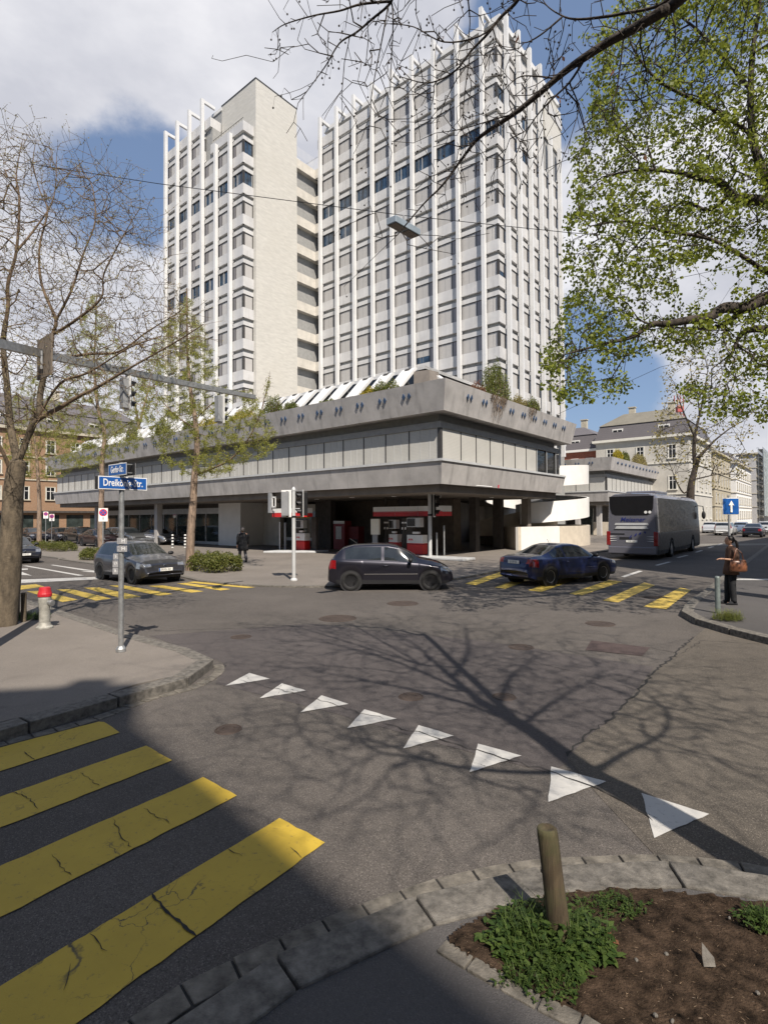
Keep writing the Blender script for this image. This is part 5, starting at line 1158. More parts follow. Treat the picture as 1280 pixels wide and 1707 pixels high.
# ---- larches along the left pavement
def larch(lab, base, trunk, limbs, poly, Y0, natt, seed, r=.21):
    t = Tree(seed); rt = thing('larch_tree', lab, 'tree', base, 0, 'larches in the hedged beds on the left pavement'); rg_ = np.random.default_rng(seed+5)
    t.guide([base]+pxl(trunk), r, .03, root=True)
    for l_, rr in limbs: t.guide(pxl(l_), rr, .01)
    a = in_poly_px(natt, poly, Y0-2.3, Y0+2.3, rg_); t.grow(a, .3, .35, .05, .18, tang=.2); t.radii(.0055, 2.5)
    t.build(rt, M['bark_lt'], M['twig'], .07)
    q = t.twig_points(natt*36, .016); q = q+rg_.normal(size=q.shape)*.045-np.array([0, 0, .04]); V, Fq = leaf_arrays(q, rg_.uniform(.05, .12, len(q)), rg_, aspect=.3, droop=.3); mesh_np('needles', V, Fq, M['leaf_larch'], rt)
g1 = gnd(317, 951, .06); Y1 = float(g1[1])
larch('larch with the thickest trunk, in the bed right of the grey hatchback', g1, [(318, 900, Y1), (322, 840, Y1), (325, 790, Y1), (329, 745, Y1), (326, 700, Y1), (318, 650, Y1), (313, 590, Y1), (312, 530, Y1), (312, 480, Y1)],
      [([(330, 790, Y1), (352, 782, Y1-.4), (385, 765, Y1-.8), (412, 735, Y1-1), (430, 700, Y1-1.1), (442, 660, Y1-1.1), (448, 632, Y1-1.1)], .05), ([(326, 700, Y1), (355, 672, Y1), (390, 655, Y1), (420, 650, Y1)], .03), ([(326, 715, Y1), (290, 690, Y1), (262, 655, Y1), (248, 610, Y1)], .035)],
      [(312, 480), (345, 560), (375, 640), (430, 660), (470, 735), (440, 760), (400, 775), (350, 800), (300, 790), (262, 770), (240, 700), (225, 640), (260, 560)], Y1, 1050, 31, .20)
g2 = gnd(170, 927, .06); Y2 = float(g2[1])
larch('larch behind the grey hatchback, its trunk next to the no-stopping sign', g2, [(168, 880, Y2), (170, 820, Y2), (171, 765, Y2), (175, 725, Y2), (166, 690, Y2), (160, 650, Y2), (158, 600, Y2), (160, 540, Y2), (162, 490, Y2)],
      [([(173, 740, Y2), (195, 720, Y2), (225, 700, Y2)], .03), ([(166, 690, Y2), (140, 640, Y2), (120, 590, Y2), (110, 560, Y2)], .04)],
      [(160, 480), (200, 560), (235, 640), (250, 700), (235, 745), (200, 765), (150, 780), (110, 765), (85, 720), (95, 650), (120, 560)], Y2, 1100, 41, .19)
g3 = gnd(66, 915, .06); Y3 = float(g3[1])
larch('third larch, farthest to the left, in front of the orange brick house', g3, [(66, 880, Y3), (66, 830, Y3), (63, 780, Y3), (60, 745, Y3), (55, 700, Y3), (60, 640, Y3)],
      [([(64, 760, Y3), (75, 735, Y3), (78, 705, Y3), (74, 680, Y3)], .04)], [(50, 600), (90, 660), (130, 730), (140, 780), (90, 800), (30, 800), (0, 760), (10, 680)], Y3, 800, 51, .20)
# ---- tree behind the coach on the right, and bare trees far behind on the left
def simple_tree(name, lab, base, trunk, limbs, poly, y0, y1, natt, seed, r, leafm=None, nl=10, ls=(.1, .2), bark='bark_dk', grp=None, tip=.012, aspect=.7):
    t = Tree(seed); rt = thing(name, lab, 'tree', base, 0, grp); rg_ = np.random.default_rng(seed)
    t.guide([base]+pxl(trunk), r, r*.45, root=True)
    for l_, rr in limbs: t.guide(pxl(l_), rr, .02)
    t.grow(in_poly_px(natt, poly, y0, y1, rg_), .6, .6, .07, -.05); t.radii(tip, 2.4); t.build(rt, M[bark], M[bark], .1)
    if leafm: tp = np.array(t.pos)[t.tips]; q = np.repeat(tp, nl, 0)+rg_.normal(size=(len(tp)*nl, 3))*.22; V, Fq = leaf_arrays(q, rg_.uniform(*ls, len(q)), rg_, aspect=aspect); mesh_np('foliage', V, Fq, M[leafm], rt)
    return rt
bR = gnd(1146, 905, .06); YR = 42.0; bR = at(1148, 905, YR); bR[2] = .06
simple_tree('street_tree', 'dark multi-stemmed street tree with sparse new leaves behind the coach', bR, [(1150, 830, YR), (1152, 805, YR), (1158, 781, YR), (1164, 762, YR)],
    [([(1158, 781, YR), (1156, 745, YR), (1160, 715, YR), (1168, 680, YR), (1174, 650, YR), (1180, 610, YR)], .16), ([(1164, 762, YR), (1180, 745, YR), (1192, 733, YR), (1215, 715, YR), (1240, 700, YR)], .13), ([(1153, 808, YR), (1140, 822, YR), (1128, 805, YR), (1120, 785, YR)], .09), ([(1154, 800, YR), (1175, 795, YR), (1200, 790, YR), (1235, 792, YR)], .07), ([(1160, 735, YR), (1140, 690, YR), (1125, 650, YR)], .09)],
    [(1110, 620), (1150, 560), (1210, 560), (1250, 620), (1262, 700), (1250, 770), (1230, 800), (1185, 812), (1120, 800), (1085, 760), (1095, 690)], YR-4, YR+4, 520, 61, .34, 'leaf_bud', 14, (.10, .24))
simple_tree('bare_tree', 'bare tree rising behind the low building roof, right of the two signal heads', at(232, 870, 70)*np.array([1, 1, 0]), [(232, 760, 70), (232, 710, 70)], [([(232, 710, 70), (225, 670, 70), (215, 620, 70)], .2), ([(232, 710, 70), (245, 660, 70), (255, 620, 70)], .2)],
    [(180, 700), (175, 620), (215, 560), (265, 570), (300, 640), (290, 700)], 66, 74, 260, 71, .35, 'leaf_bud', 8, (.12, .25), 'bark_lt', 'bare trees behind the low building', .02)
# ---- hedges, shrubs, weeds
def bushy(name, lab, cat, c, rx, ry, h, n, ls, m, rot=0, grp=None, core=True, seed=0, flat_=False, part=True):
    rg_ = np.random.default_rng(seed+100); c = vec(c); rt = thing(name, lab, cat, c, 0, grp)
    u_ = rg_.normal(size=(n, 3)); u_ = unit(u_)*rg_.random((n, 1))**.28
    if flat_: u_[:, :2] = np.sign(u_[:, :2])*np.abs(u_[:, :2])**.55; u_ = np.clip(u_, -1, 1)
    u_[:, 2] = np.abs(u_[:, 2])**(.5 if flat_ else .8)
    lump = 1+.14*np.sin(u_[:, 0]*9+seed)+.12*np.sin(u_[:, 1]*11+2*seed); q = np.stack([u_[:, 0]*rx, u_[:, 1]*ry, u_[:, 2]*h*lump], 1)
    co, si = math.cos(rot), math.sin(rot); q = np.stack([q[:, 0]*co-q[:, 1]*si, q[:, 0]*si+q[:, 1]*co, q[:, 2]], 1)+c
    V, Fq = leaf_arrays(q, rg_.uniform(*ls, n), rg_, aspect=.6); mesh_np('foliage', V, Fq, M[m], rt)
    mb = MB()
    for i in range(40 if core else 10):
        a = rg_.random()*6.28; rr = rg_.random()**.5; p0 = np.array([math.cos(a)*rr*rx*.7, math.sin(a)*rr*ry*.7, 0]); p1 = np.array([p0[0]*1.25+rg_.normal()*.08*rx, p0[1]*1.25+rg_.normal()*.08*ry, h*rg_.uniform(.55, .95)])
        R2 = lambda p: np.array([p[0]*co-p[1]*si, p[0]*si+p[1]*co, p[2]])+c
        mb.tube([R2(p0), R2((p0+p1)/2+rg_.normal(size=3)*.03*h), R2(p1)], [.012*h+.006, .008*h+.004, .004], 4, False)
    mb.build('stem', M['twig'], rt); return rt
HG = 'clipped hedges in the beds on the left pavement'
for k, (u0, u1, v, lab) in enumerate(((290, 374, 955, 'hedge in the bed right of the grey hatchback, at the foot of the thick larch'), (121, 205, 936, 'hedge behind the grey hatchback at the foot of the second larch'), (36, 100, 920, 'leftmost hedge, behind the lane markings'))):
    a = gnd(u0, v-3, .06); b = gnd(u1, v, .06); cen = (a+b)/2+dR*.75; L_ = np.linalg.norm(b-a)
    ra = math.atan2((b-a)[1], (b-a)[0]); bushy('hedge', lab, 'hedge', cen, L_/2*1.02, .85, (.72, .62, .62)[k], 9000, (.05, .10), 'leaf_hedge', ra if k else HL+pi, HG, seed=k, flat_=True)
def roofshrub(u, v, w, h, m, lab, n=2600, r=.35, seed=0, ax='L', ls=(.05, .11)):
    w *= 1.25; h *= 1.3; n = int(n*1.4)
    p = onpl(u, v, P(0, r), dR) if ax == 'L' else onpl(u, v, P(r, 0), dL); p[2] = 8.75
    return bushy('roof_shrub', lab, 'shrub', p, w, .4, h, n, ls, m, HL if ax == 'L' else HR, 'shrubs on the roof edge of the low building', seed=seed)
for i, (u, v, w, h, m, lab) in enumerate([(640, 640, 1.0, .75, 'leaf_shrub', 'green roof shrub nearest the building corner on the left side'), (617, 645, .65, .6, 'leaf_yel', 'yellow roof shrub left of the rightmost pair of rust-green ones'), (585, 652, 1.0, .35, 'leaf_shrub', 'low trailing roof shrub left of the yellow one'), (548, 660, .9, .45, 'leaf_shrub', 'grey green roof plant under the blank balconies'),
      (485, 672, .6, .7, 'leaf_shrub', 'round roof shrub below the core wall, beside the thin sapling'), (455, 676, .85, 1.15, 'leaf_shrub', 'tall dark roof shrub at the foot of the core wall'), (405, 690, 1.3, .8, 'leaf_yel', 'spreading yellow green roof shrub behind the hanging signal head'), (272, 722, 1.0, 1.3, 'leaf_shrub', 'dark roof shrub between the white fins on the left part'), (220, 728, .8, 1.5, 'leaf_shrub', 'dense round dark shrub above the blue street signs'), (150, 738, 1.5, .9, 'leaf_shrub', 'low shrub at the far left of the roof edge'), (515, 666, 1.1, .35, 'leaf_shrub', 'low trailing plants on the roof edge below the lowest balcony'), (350, 704, 1.6, .8, 'leaf_yel', 'yellow green shrub behind the thick larch crown'), (318, 712, 1.0, .9, 'leaf_shrub', 'shrub on the roof edge left of the thick larch trunk')]):
    roofshrub(u, v, w, h, m, lab, seed=i)
roofshrub(827, 655, 1.5, 2.0, 'leaf_shrub', 'tall feathery green shrub on the roof edge right of the building corner', 5200, .5, 20, 'R', (.05, .12))
roofshrub(796, 640, .7, .8, 'leaf_rust', 'rusty red shrub left of the tall feathery one', 1500, .3, 21, 'R'); roofshrub(866, 672, 1.3, .9, 'leaf_bud', 'brownish shrub right of the tall feathery one', 3000, .4, 22, 'R'); 
hang = roofshrub(888, 690, .55, .8, 'leaf_shrub', 'dark shrub spilling down over the roof edge at its right end', 1800, -.3, 23, 'R')
rg_ = np.random.default_rng(3)
def vine(c0, c1, n, drop, lab):
    rt = thing('hanging_vine', lab, 'plant', P(-.9, (c0+c1)/2, 8.9), 0, 'withered vines hanging over the roof edge'); mb = MB()
    for i in range(n):
        r_ = rg_.uniform(c0, c1); d = drop*rg_.uniform(.3, 1)*math.sin(pi*(r_-c0)/(c1-c0))**.5; pts = []
        for k in range(7):
            t_ = k/6; z = 8.95-d*t_; off = .87-.2*(8.93-z)+rg_.normal()*.02+.04; pts.append(P(-off, r_+rg_.normal()*.05, z))
        mb.tube(pts, [.012, .010, .009, .008, .007, .006, .004], 3, False)
    mb.build('stem', M['twig'], rt)
vine(3.6, 5.4, 60, 1.7, 'withered brown vines hanging below the tall feathery shrub'); vine(8.2, 9.4, 26, .9, 'short withered vines hanging below the brownish shrub')
sap = Tree(77); b_ = onpl(437, 690, P(0, .6), dR); b_[2] = 8.7; st = thing('larch_sapling', 'thin bare sapling standing against the concrete core wall', 'tree', b_)
YS = float(b_[1]); sap.guide([b_, at(440, 670, YS), at(446, 650, YS), at(449, 632, YS), at(450, 618, YS)], .03, .006, root=True)
att = []
for k in range(46):
    t_ = rng.random(); c_ = at(441+9*t_, 675-52*t_, YS); w_ = (1-t_)*.9+.15; a_ = rng.random()*6.28; att.append(c_+np.array([math.cos(a_)*w_*rng.uniform(.4, 1), math.sin(a_)*w_*.6, w_*.25]))
sap.grow(att, .3, .3, .05); sap.radii(.008); V, Fq = sap.mesh(0, 9, 4); mesh_np('branches', V, Fq, M['twig'], st)
# shrubs on the pavilion roof
for i, (l, r, w, h, m, lab) in enumerate([(-.3, 3.2, 1.2, 1.2, 'leaf_yel', 'yellow shrub on the parapet of the far pavilion near its corner'), (-.3, 6, 1.2, 1.2, 'leaf_shrub', 'dark shrub on the pavilion roof behind the yellow one'), (-.3, 12.5, 3.5, 1.5, 'leaf_bud', 'wide brownish shrub along the pavilion roof edge')]):
    bushy('roof_shrub', lab, 'shrub', Q(l, r, 8.8), w, .5, h, 2400, (.08, .18), m, HR, 'shrubs on the pavilion roof', seed=40+i)
# weeds around the wooden post
pb = gnd(934, 1566, .10)
def weeds(name, lab, c, rx, ry, n, ls, m, seed, h=.13, aspect=.55, grass=0, hole=None):
    rg_ = np.random.default_rng(seed); rt = thing(name, lab, 'plants', c); rt['kind'] = 'stuff'; L_ = []; stems = MB()
    for i in range(n):
        a = rg_.random()*6.28; rr = rg_.random()**.6; q = np.array([c[0]+math.cos(a)*rr*rx, c[1]+math.sin(a)*rr*ry, c[2]]); hh = h*rg_.uniform(.25, 1)*(1.15-rr*.7); tp_ = q+np.array([rg_.normal()*.03, rg_.normal()*.03, hh]); stems.tube([q, (q+tp_)/2+rg_.normal(size=3)*.006, tp_], [.0018, .0015, .001], 3, False)
        for k in range(5):
            f = rg_.uniform(.25, 1); L_.append((q*(1-f)+tp_*f, ls[0]+(ls[1]-ls[0])*rg_.random()*(1.2-f*.5)))
    pos = np.array([x[0] for x in L_]); sz = np.array([x[1] for x in L_]); n_ = len(pos)
    ang = rg_.random(n_)*6.28; d = np.stack([np.cos(ang), np.sin(ang), rg_.uniform(-.25, .45, n_)], 1); d = unit(d); s_ = unit(np.cross(d, np.array([0, 0, 1.]))); nn = np.cross(s_, d); S1 = sz[:, None]
    Vs = np.stack([pos, pos+d*S1*.35+s_*S1*aspect*.5+nn*S1*.05, pos+d*S1*.7+s_*S1*aspect*.32+nn*S1*.03, pos+d*S1-nn*S1*.12, pos+d*S1*.7-s_*S1*aspect*.32+nn*S1*.03, pos+d*S1*.35-s_*S1*aspect*.5+nn*S1*.05], 1).reshape(-1, 3)
    mesh_np('leaves', Vs, np.arange(n_*6).reshape(-1, 6), M[m], rt, k=6); stems.build('stem', M[m], rt)
    if grass:
        gb = []
        for i in range(grass):
            a = rg_.random()*6.28; rr = rg_.random()**.7; q = np.array([c[0]+math.cos(a)*rr*rx*.9, c[1]+math.sin(a)*rr*ry*.9, c[2]]); an = rg_.random()*6.28; dd = np.array([math.cos(an), math.sin(an), 0]); sd = np.array([-math.sin(an), math.cos(an), 0])*.0022; L2 = h*rg_.uniform(.6, 1.5)
            m1 = q+dd*L2*.18+UPV*L2*.6; e1 = q+dd*L2*.55+UPV*L2*.85; gb += [q-sd, q+sd, m1+sd, m1-sd, m1-sd, m1+sd, e1+sd*.1, e1-sd*.1]
        mesh_np('grass_blades', np.array(gb), np.arange(len(gb)).reshape(-1, 4), M[m], rt)
    return rt
weeds('weed_patch', 'leafy green weeds growing round the foot of the wooden post', pb+np.array([-.05, -.01, 0]), .34, .22, 330, (.02, .07), 'leaf_weed', 1, .14, grass=300)
weeds('weed_patch', 'small weeds at the lower edge of the soil bed below the post', gnd(905, 1630, .10), .22, .13, 120, (.012, .03), 'leaf_weed', 2, .07, grass=160)
weeds('weed_patch', 'sparse weeds at the right edge of the soil bed', gnd(1275, 1540, .11), .14, .10, 90, (.012, .035), 'leaf_weed', 3, .07, grass=100)
weeds('weed_patch', 'sparse low weeds along the kerb, right of the post', gnd(1020, 1512, .10), .2, .10, 90, (.012, .028), 'leaf_weed', 6, .05, grass=60)
weeds('grass_tuft', 'tuft of grass and yellow weeds at the foot of the short post on the right pavement', gnd(1212, 1033, .14), .34, .22, 110, (.02, .05), 'leaf_shrub', 4, .20, grass=380)
weeds('ivy_patch', 'green weeds on the ground behind the fire hydrant at the left tree', gnd(40, 1030, .14), .6, .35, 300, (.03, .07), 'leaf_weed', 5, .14, grass=300)
# litter and stones on the soil
rs = random.Random(8); mb = MB()
SPX = [(1190, 1590), (1090, 1660), (1170, 1690), (1060, 1560), (1240, 1640), (1130, 1540), (1010, 1620), (1255, 1580)]
c = gnd(1178, 1606, .11); mb = MB(); mb.sweep([c+np.array([-.028, -.02, 0]), c+np.array([.03, -.022, 0]), c+np.array([.0, .03, .035])], (.004, .02, .03)); tag(mb.build('stone_shard', M['granite'], origin=c), 'pale triangular stone shard lying on the soil right of the post', 'stone')
for k, (u, v) in enumerate([(1092, 1692), (1120, 1702), (1006, 1560), (1060, 1600), (1262, 1655), (1215, 1530), (1110, 1590)]):
    c = gnd(u, v, .112); mb = MB(); mb.ell(c, rs.uniform(.009, .016), rs.uniform(.007, .012), .008, 7, 5, rs.random()*3)
    tag(mb.build('pebble', M['granite'], origin=c), ['pale pebble at the bottom edge of the soil, left one', 'pale pebble at the bottom edge of the soil, right one', 'small pebble just right of the post foot', 'small pebble in the middle of the soil bed', 'small pebble near the right edge of the picture low down', 'small pebble close to the kerb on the right', 'small pebble left of the stone shard'][k], 'pebble', 'pebbles on the soil bed')
c = gnd(1020, 1563, .115); V, Fq = leaf_arrays(np.array([c, c+np.array([.01, .01, .004])]), np.array([.05, .045]), np.random.default_rng(2), up=1); tag(mesh_np('fallen_leaf', V, Fq, M['leaf_rust'], origin=c), 'orange brown fallen leaf right of the wooden post', 'leaf')
rg_ = np.random.default_rng(17); px_ = []
while len(px_) < 4600:
    x, y = rg_.uniform(.3, 3.6), rg_.uniform(.3, 3.5)
    if inpoly(x, y, sp): px_.append((x, y, max(.080, min(.100, .084+.026*abs(fbm(x, y, 1.6))+.016*fbm(x, y, 7)+.012*fbm(x, y, 19)))+.014))
V, Fq = leaf_arrays(np.array(px_), rg_.uniform(.004, .024, len(px_)), rg_, up=.85, aspect=.14); o = mesh_np('soil_litter', V, Fq, leafmat('dry_litter', (.04, .028, .018), (.24, .17, .11), .1), origin=(2, 2, 0)); o['kind'] = 'stuff'; tag(o, 'dry twigs and bits of straw scattered over the bare soil', 'litter')
# ================================================================== STREET FURNITURE
def Fz(p, z): return np.array([p[0], p[1], z])
def signal_head(mb_root, c, face, z0, s=1.0, board=True, name='signal_head', back=None):
    """three-lens head centred at c, facing unit vector face, lowest point z0; parts under root"""
    f = vec(face)/np.linalg.norm(vec(face)); x = np.array([-f[1], f[0], 0]); h = .92*s; w = .26*s
    if board:
        b = MB(); b.obox(Fz(c, z0-.05*s)-x*.21*s-f*.012, x*.42*s, f*.02, UPV*(h+.12*s)); bo = b.build('background_board', back or M['whitep'], mb_root, bevel=.01)
    b = MB(); b.obox(Fz(c, z0)-x*w/2-f*.19*s, x*w, f*.178*s, UPV*h); b.obox(Fz(c, z0)-x*w/2+f*.009, x*w, f*.05*s, UPV*h); hs = b.build('signal_housing', M['black'] if back is None else M['grey'], mb_root, bevel=.012)
    for k, m in enumerate(('lens_green', 'lens_amber', 'lens_red')):
        zc = z0+h*(k+.5)/3; cc = Fz(c, zc)+f*.062*s
        l_ = MB().lathe([(0, .02), (.07*s, .012), (.095*s, 0)], cc, 18, f).build('lens', M[m], hs, smooth=True)
        v = MB(); n = 14; r = .112*s; L_ = .20*s; vs = []
        for i in range(n+1):
            a = rad(-35)+rad(250)*i/n; d = x*math.cos(a)+UPV*math.sin(a); ln = L_*(.55+.45*max(0, math.sin(a)))
            vs += [cc+d*r, cc+d*r+f*ln, cc+d*(r-.006)+f*ln, cc+d*(r-.006)]
        v.add(vs, [(i*4+j, i*4+(j+1) % 4, i*4+4+(j+1) % 4, i*4+4+j) for i in range(n) for j in range(4)]); v.build('visor', M['black'], hs)
M['lens_green'] = mat('green_lens', (.01, .05, .03), .3); M['lens_amber'] = mat('amber_lens', (.10, .05, .005), .3); M['lens_red'] = mat('red_lens', (.09, .005, .005), .3)
def pole(root, p, r, z1, m, cap=True, n='pole', z0=0):
    mb = MB(); mb.lathe([(r, z0), (r, z1-.16 if cap else z1)]+([(r*1.15, z1-.15), (r*1.15, z1-.10), (r*.5, z1-.01), (0, z1)] if cap else [(0, z1)]), (p[0], p[1], 0), 16); mb.lathe([(r*1.9, z0), (r*1.9, z0+.05), (r*1.3, z0+.09), (r, z0+.1)], (p[0], p[1], 0), 16); return mb.build(n, m, root, smooth=False)
p1 = gnd(490, 968, .06); t = thing('traffic_light', 'traffic light with white signal back and black head, left of the black hatchback', 'traffic light', p1); pole(t, p1, .068, 3.48, M['lgrey'], z0=.06)
signal_head(t, p1-np.array([.27, -.0, 0])+np.array([0, .02, 0]), (0.25, .97, 0), 2.42, .95, True, back=M['whitep']); signal_head(t, p1+np.array([.30, .05, 0]), (-.93, -.36, 0), 2.42, .95)
mb = MB()
for z in (2.40, 3.30): mb.tube([p1-p1*0+np.array([-.3, 0, z-p1[2]]), np.array([*(p1[:2]+[.33, 0]), z])], .018, 6) if False else mb.tube([(p1[0]-.28, p1[1], z), (p1[0]+.3, p1[1], z)], .02, 6)
mb.lathe([(.085, 2.36), (.085, 2.42)], (p1[0], p1[1], 0), 14); mb.build('bracket', M['black'], t)
p2 = gnd(717, 931, .06); t = thing('traffic_light', 'grey traffic light pole in front of the right petrol pumps, its black head facing right', 'traffic light', p2); pole(t, p2, .10, 3.95, M['lgrey'], z0=.06)
signal_head(t, p2+np.array([.26, .1, 0]), (.95, -.31, 0), 2.40, 1.25); mb = MB(); mb.tube([(p2[0], p2[1], 3.5), (p2[0]+.3, p2[1]+.08, 3.5)], .03, 6); mb.tube([(p2[0], p2[1], 2.45), (p2[0]+.3, p2[1]+.08, 2.45)], .03, 6); mb.lathe([(.12, 2.40), (.12, 2.5)], (p2[0], p2[1], 0), 14); mb.build('bracket', M['black'], t)
# overhead signal gantry at the left
ga = [at(-30, 566, 8.9), at(98, 596, 10.8), at(300, 637.5, 13.2), at(425, 662, 15.0)]
t = thing('signal_gantry', 'grey mast with a long arm reaching over the left road and carrying hanging signals', 'mast arm', Fz(ga[0], .13))
pole(t, ga[0], .12, ga[0][2]+.1, M['grey'], z0=.13)
mb = MB()
for a, b, r0, r1 in zip(ga, ga[1:], (.08, .075, .065), (.075, .065, .055)):
    d = b-a; s = np.array([-d[1], d[0], 0]); s /= np.linalg.norm(s)
    mb.add([a-s*.05-UPV*r0, a+s*.05-UPV*r0, a+s*.05+UPV*r0, a-s*.05+UPV*r0, b-s*.05-UPV*r1, b+s*.05-UPV*r1, b+s*.05+UPV*r1, b-s*.05+UPV*r1], [(3, 2, 1, 0), (4, 5, 6, 7), (0, 1, 5, 4), (1, 2, 6, 5), (2, 3, 7, 6), (3, 0, 4, 7)])
mb.build('arm', M['galv'], t)
def on_arm(u):
    for a, b in zip(ga, ga[1:]):
        ua, ub = pxof(a)[0], pxof(b)[0]
        if ua <= u <= ub: 
            lo, hi = 0., 1.
            for _ in range(30):
                m = (lo+hi)/2
                if pxof(a+(b-a)*m)[0] < u: lo = m
                else: hi = m
            return a+(b-a)*lo
for u, lab, s in ((212, 'left one of the two signal heads hanging from the mast arm, seen from behind', 1.0), (368, 'right one of the two signal heads hanging from the mast arm, seen from behind', .92)):
    c = on_arm(u); h_ = thing('hanging_signal', lab, 'traffic light', c); mb = MB(); mb.tube([c+UPV*.1, c-UPV*.25], .03, 6); mb.build('hanger', M['grey'], h_)
    signal_head(h_, c+dR*.02, dR, c[2]-.84, .74, True, back=M['whitep'])
c = on_arm(62); bd = thing('traffic_sign_back', 'brown back of a square sign fixed to the mast arm above the left tree fork', 'sign', c)
MB().obox(c-dL*(-.36)-UPV*.45+dR*.12, dL*-.72, dR*.03, UPV*.78).build('panel', M['brownwall'], bd); mb = MB(); mb.tube([c+UPV*.05+dR*.08, c-UPV*.3+dR*.08], .025, 6); mb.build('clamp', M['grey'], bd)
# lamp on a cable
A_, B_, C_, D_ = (gnd(644, 375.6, 8.0), gnd(659.4, 368.8, 8.0), gnd(701, 392.5, 8.0), gnd(684, 399, 8.0)); D_ = A_+(C_-B_)
lmp = thing('street_lamp', 'grey box lamp hanging on a cable high over the junction', 'lamp', (A_+C_)/2)
def lid(z): return [q+UPV*z for q in (A_, D_, C_, B_)]
mb = MB(); mb.sweep([A_, D_, C_, B_][::-1], UPV*.13); b1_ = mb.build('housing', mat('blue_grey_housing', (.30, .36, .42), .5, .2), lmp, bevel=.01)
mid = (A_+C_)/2; mb = MB()
for f0, f1 in ((.04, .46), (.54, .96)):
    e = D_-A_; w_ = B_-A_; mb.sweep([A_+e*f0+w_*.08, A_+e*f1+w_*.08, A_+e*f1+w_*.92, A_+e*f0+w_*.92][::-1], UPV*-.012)
mb.build('diffuser', mat('brown_diffuser', (.16, .13, .10), .3), lmp); MB().tube([mid+UPV*.13, mid+UPV*.30], .02, 6).build('hanger', M['grey'], lmp)
la = at(-120, 247, 11.2); lbb = mid+UPV*.30; lc = at(1180, 405, 12.5); mb = MB(); mb.tube([la, (la*.5+lbb*.5)-UPV*.06, lbb, (lbb*.5+lc*.5)-UPV*.05, lc], .007, 5, False)
tag(mb.build('overhead_cable', M['black'], origin=lbb), 'thin cable strung across the junction that carries the box lamp', 'cable')
mb = MB(); mb.tube([at(940, 500, 30), at(1100, 470, 28), at(1290, 430, 26)], .012, 4, False); tag(mb.build('overhead_wire', M['black'], origin=at(1100, 470, 28)), 'thin wire crossing behind the lime tree', 'cable')
mb = MB(); mb.tube([at(930, 690, 60), at(1100, 612, 55), at(1290, 565, 50)], .02, 4, False); tag(mb.build('overhead_wire', M['black'], origin=at(1100, 612, 55)), 'thin wire from the tower corner towards the right edge', 'cable')
# street name signs
ps = gnd(202, 1086, .13); sg = thing('street_sign', 'two crossed blue street name signs with white letters on a galvanised pole', 'street sign', ps); pole(sg, ps, .042, 3.30, M['galv'], cap=False, z0=.13)
def nameplate(c, ax, nrm, w, h, txt, sz, sx):
    b = MB(); b.obox(c-ax*w/2-UPV*h/2-nrm*.006, ax*w, nrm*.008, UPV*h); pl_ = b.build('name_panel', M['plastic'], sg); b = MB(); b.obox(c-ax*w/2-UPV*h/2+nrm*.0022, ax*w, nrm*.002, UPV*h); b.build('white_border', M['signwhite'], pl_)
    b = MB(); b.obox(c-ax*(w/2-.014)-UPV*(h/2-.014)+nrm*.004, ax*(w-.028), nrm*.003, UPV*(h-.028)); b.build('blue_field', M['signblue'], pl_)
    Mx = facing(c+nrm*.008, ax, nrm); text('lettering', txt, M['signwhite'], pl_, Mx, sz, .001, sx=sx, bold=.0022)
z1_ = 2.945; z2_ = 3.175; r0 = ps*[1, 1, 0]
nameplate(r0-dL*.06+UPV*z1_, dR, -dL, .81, .215, 'Dreikönig-Str.', .165, .70); nameplate(r0+dL*.06+UPV*z1_, -dR, dL, .81, .215, 'Dreikönig-Str.', .165, .70)
nameplate(r0-dR*.07+UPV*z2_, -dL, -dR, .66, .20, 'Genfer-Str.', .155, .66); nameplate(r0+dR*.07+UPV*z2_, dL, dR, .66, .20, 'Genfer-Str.', .155, .66)
mb = MB()
for z, a in ((z1_, dR), (z2_, dL)):
    b_ = dL if a is dR else dR; w_ = .05 if a is dR else .06
    for s in (-.30, 0, .30):
        for q in (-.07, .07): mb.obox(r0+a*(s if a is dR else s*.8)-b_*w_+UPV*(z+q)-a*.012, a*.024, b_*w_*2, UPV*.015)
mb.build('sign_bracket', M['galv'], sg)
M['plgrey'] = mat('utility_plate', (.30, .30, .31), .6, var=.25, scale=30)
for k, (dx, z, w_, h_) in enumerate(((.04, 1.98, .17, .10), (.04, 1.85, .17, .10), (-.065, 1.72, .085, .10), (-.07, 1.60, .09, .11), (-.07, 1.48, .09, .11))):
    c = r0+np.array([dx, -.055, z]); b = MB(); b.obox(c-np.array([w_/2, 0, h_/2]), (w_, 0, 0), (0, -.004, 0), (0, 0, h_)); pl_ = b.build('utility_plate', M['plgrey'], sg)
    text('marking', 'H' if k < 2 else '5' if k == 2 else '17' if k == 3 else '8', M['signwhite'], pl_, facing(c+np.array([.02 if k < 2 else 0, -.0055, 0]), (1, 0, 0)), .085 if k < 2 else .06, .0005)
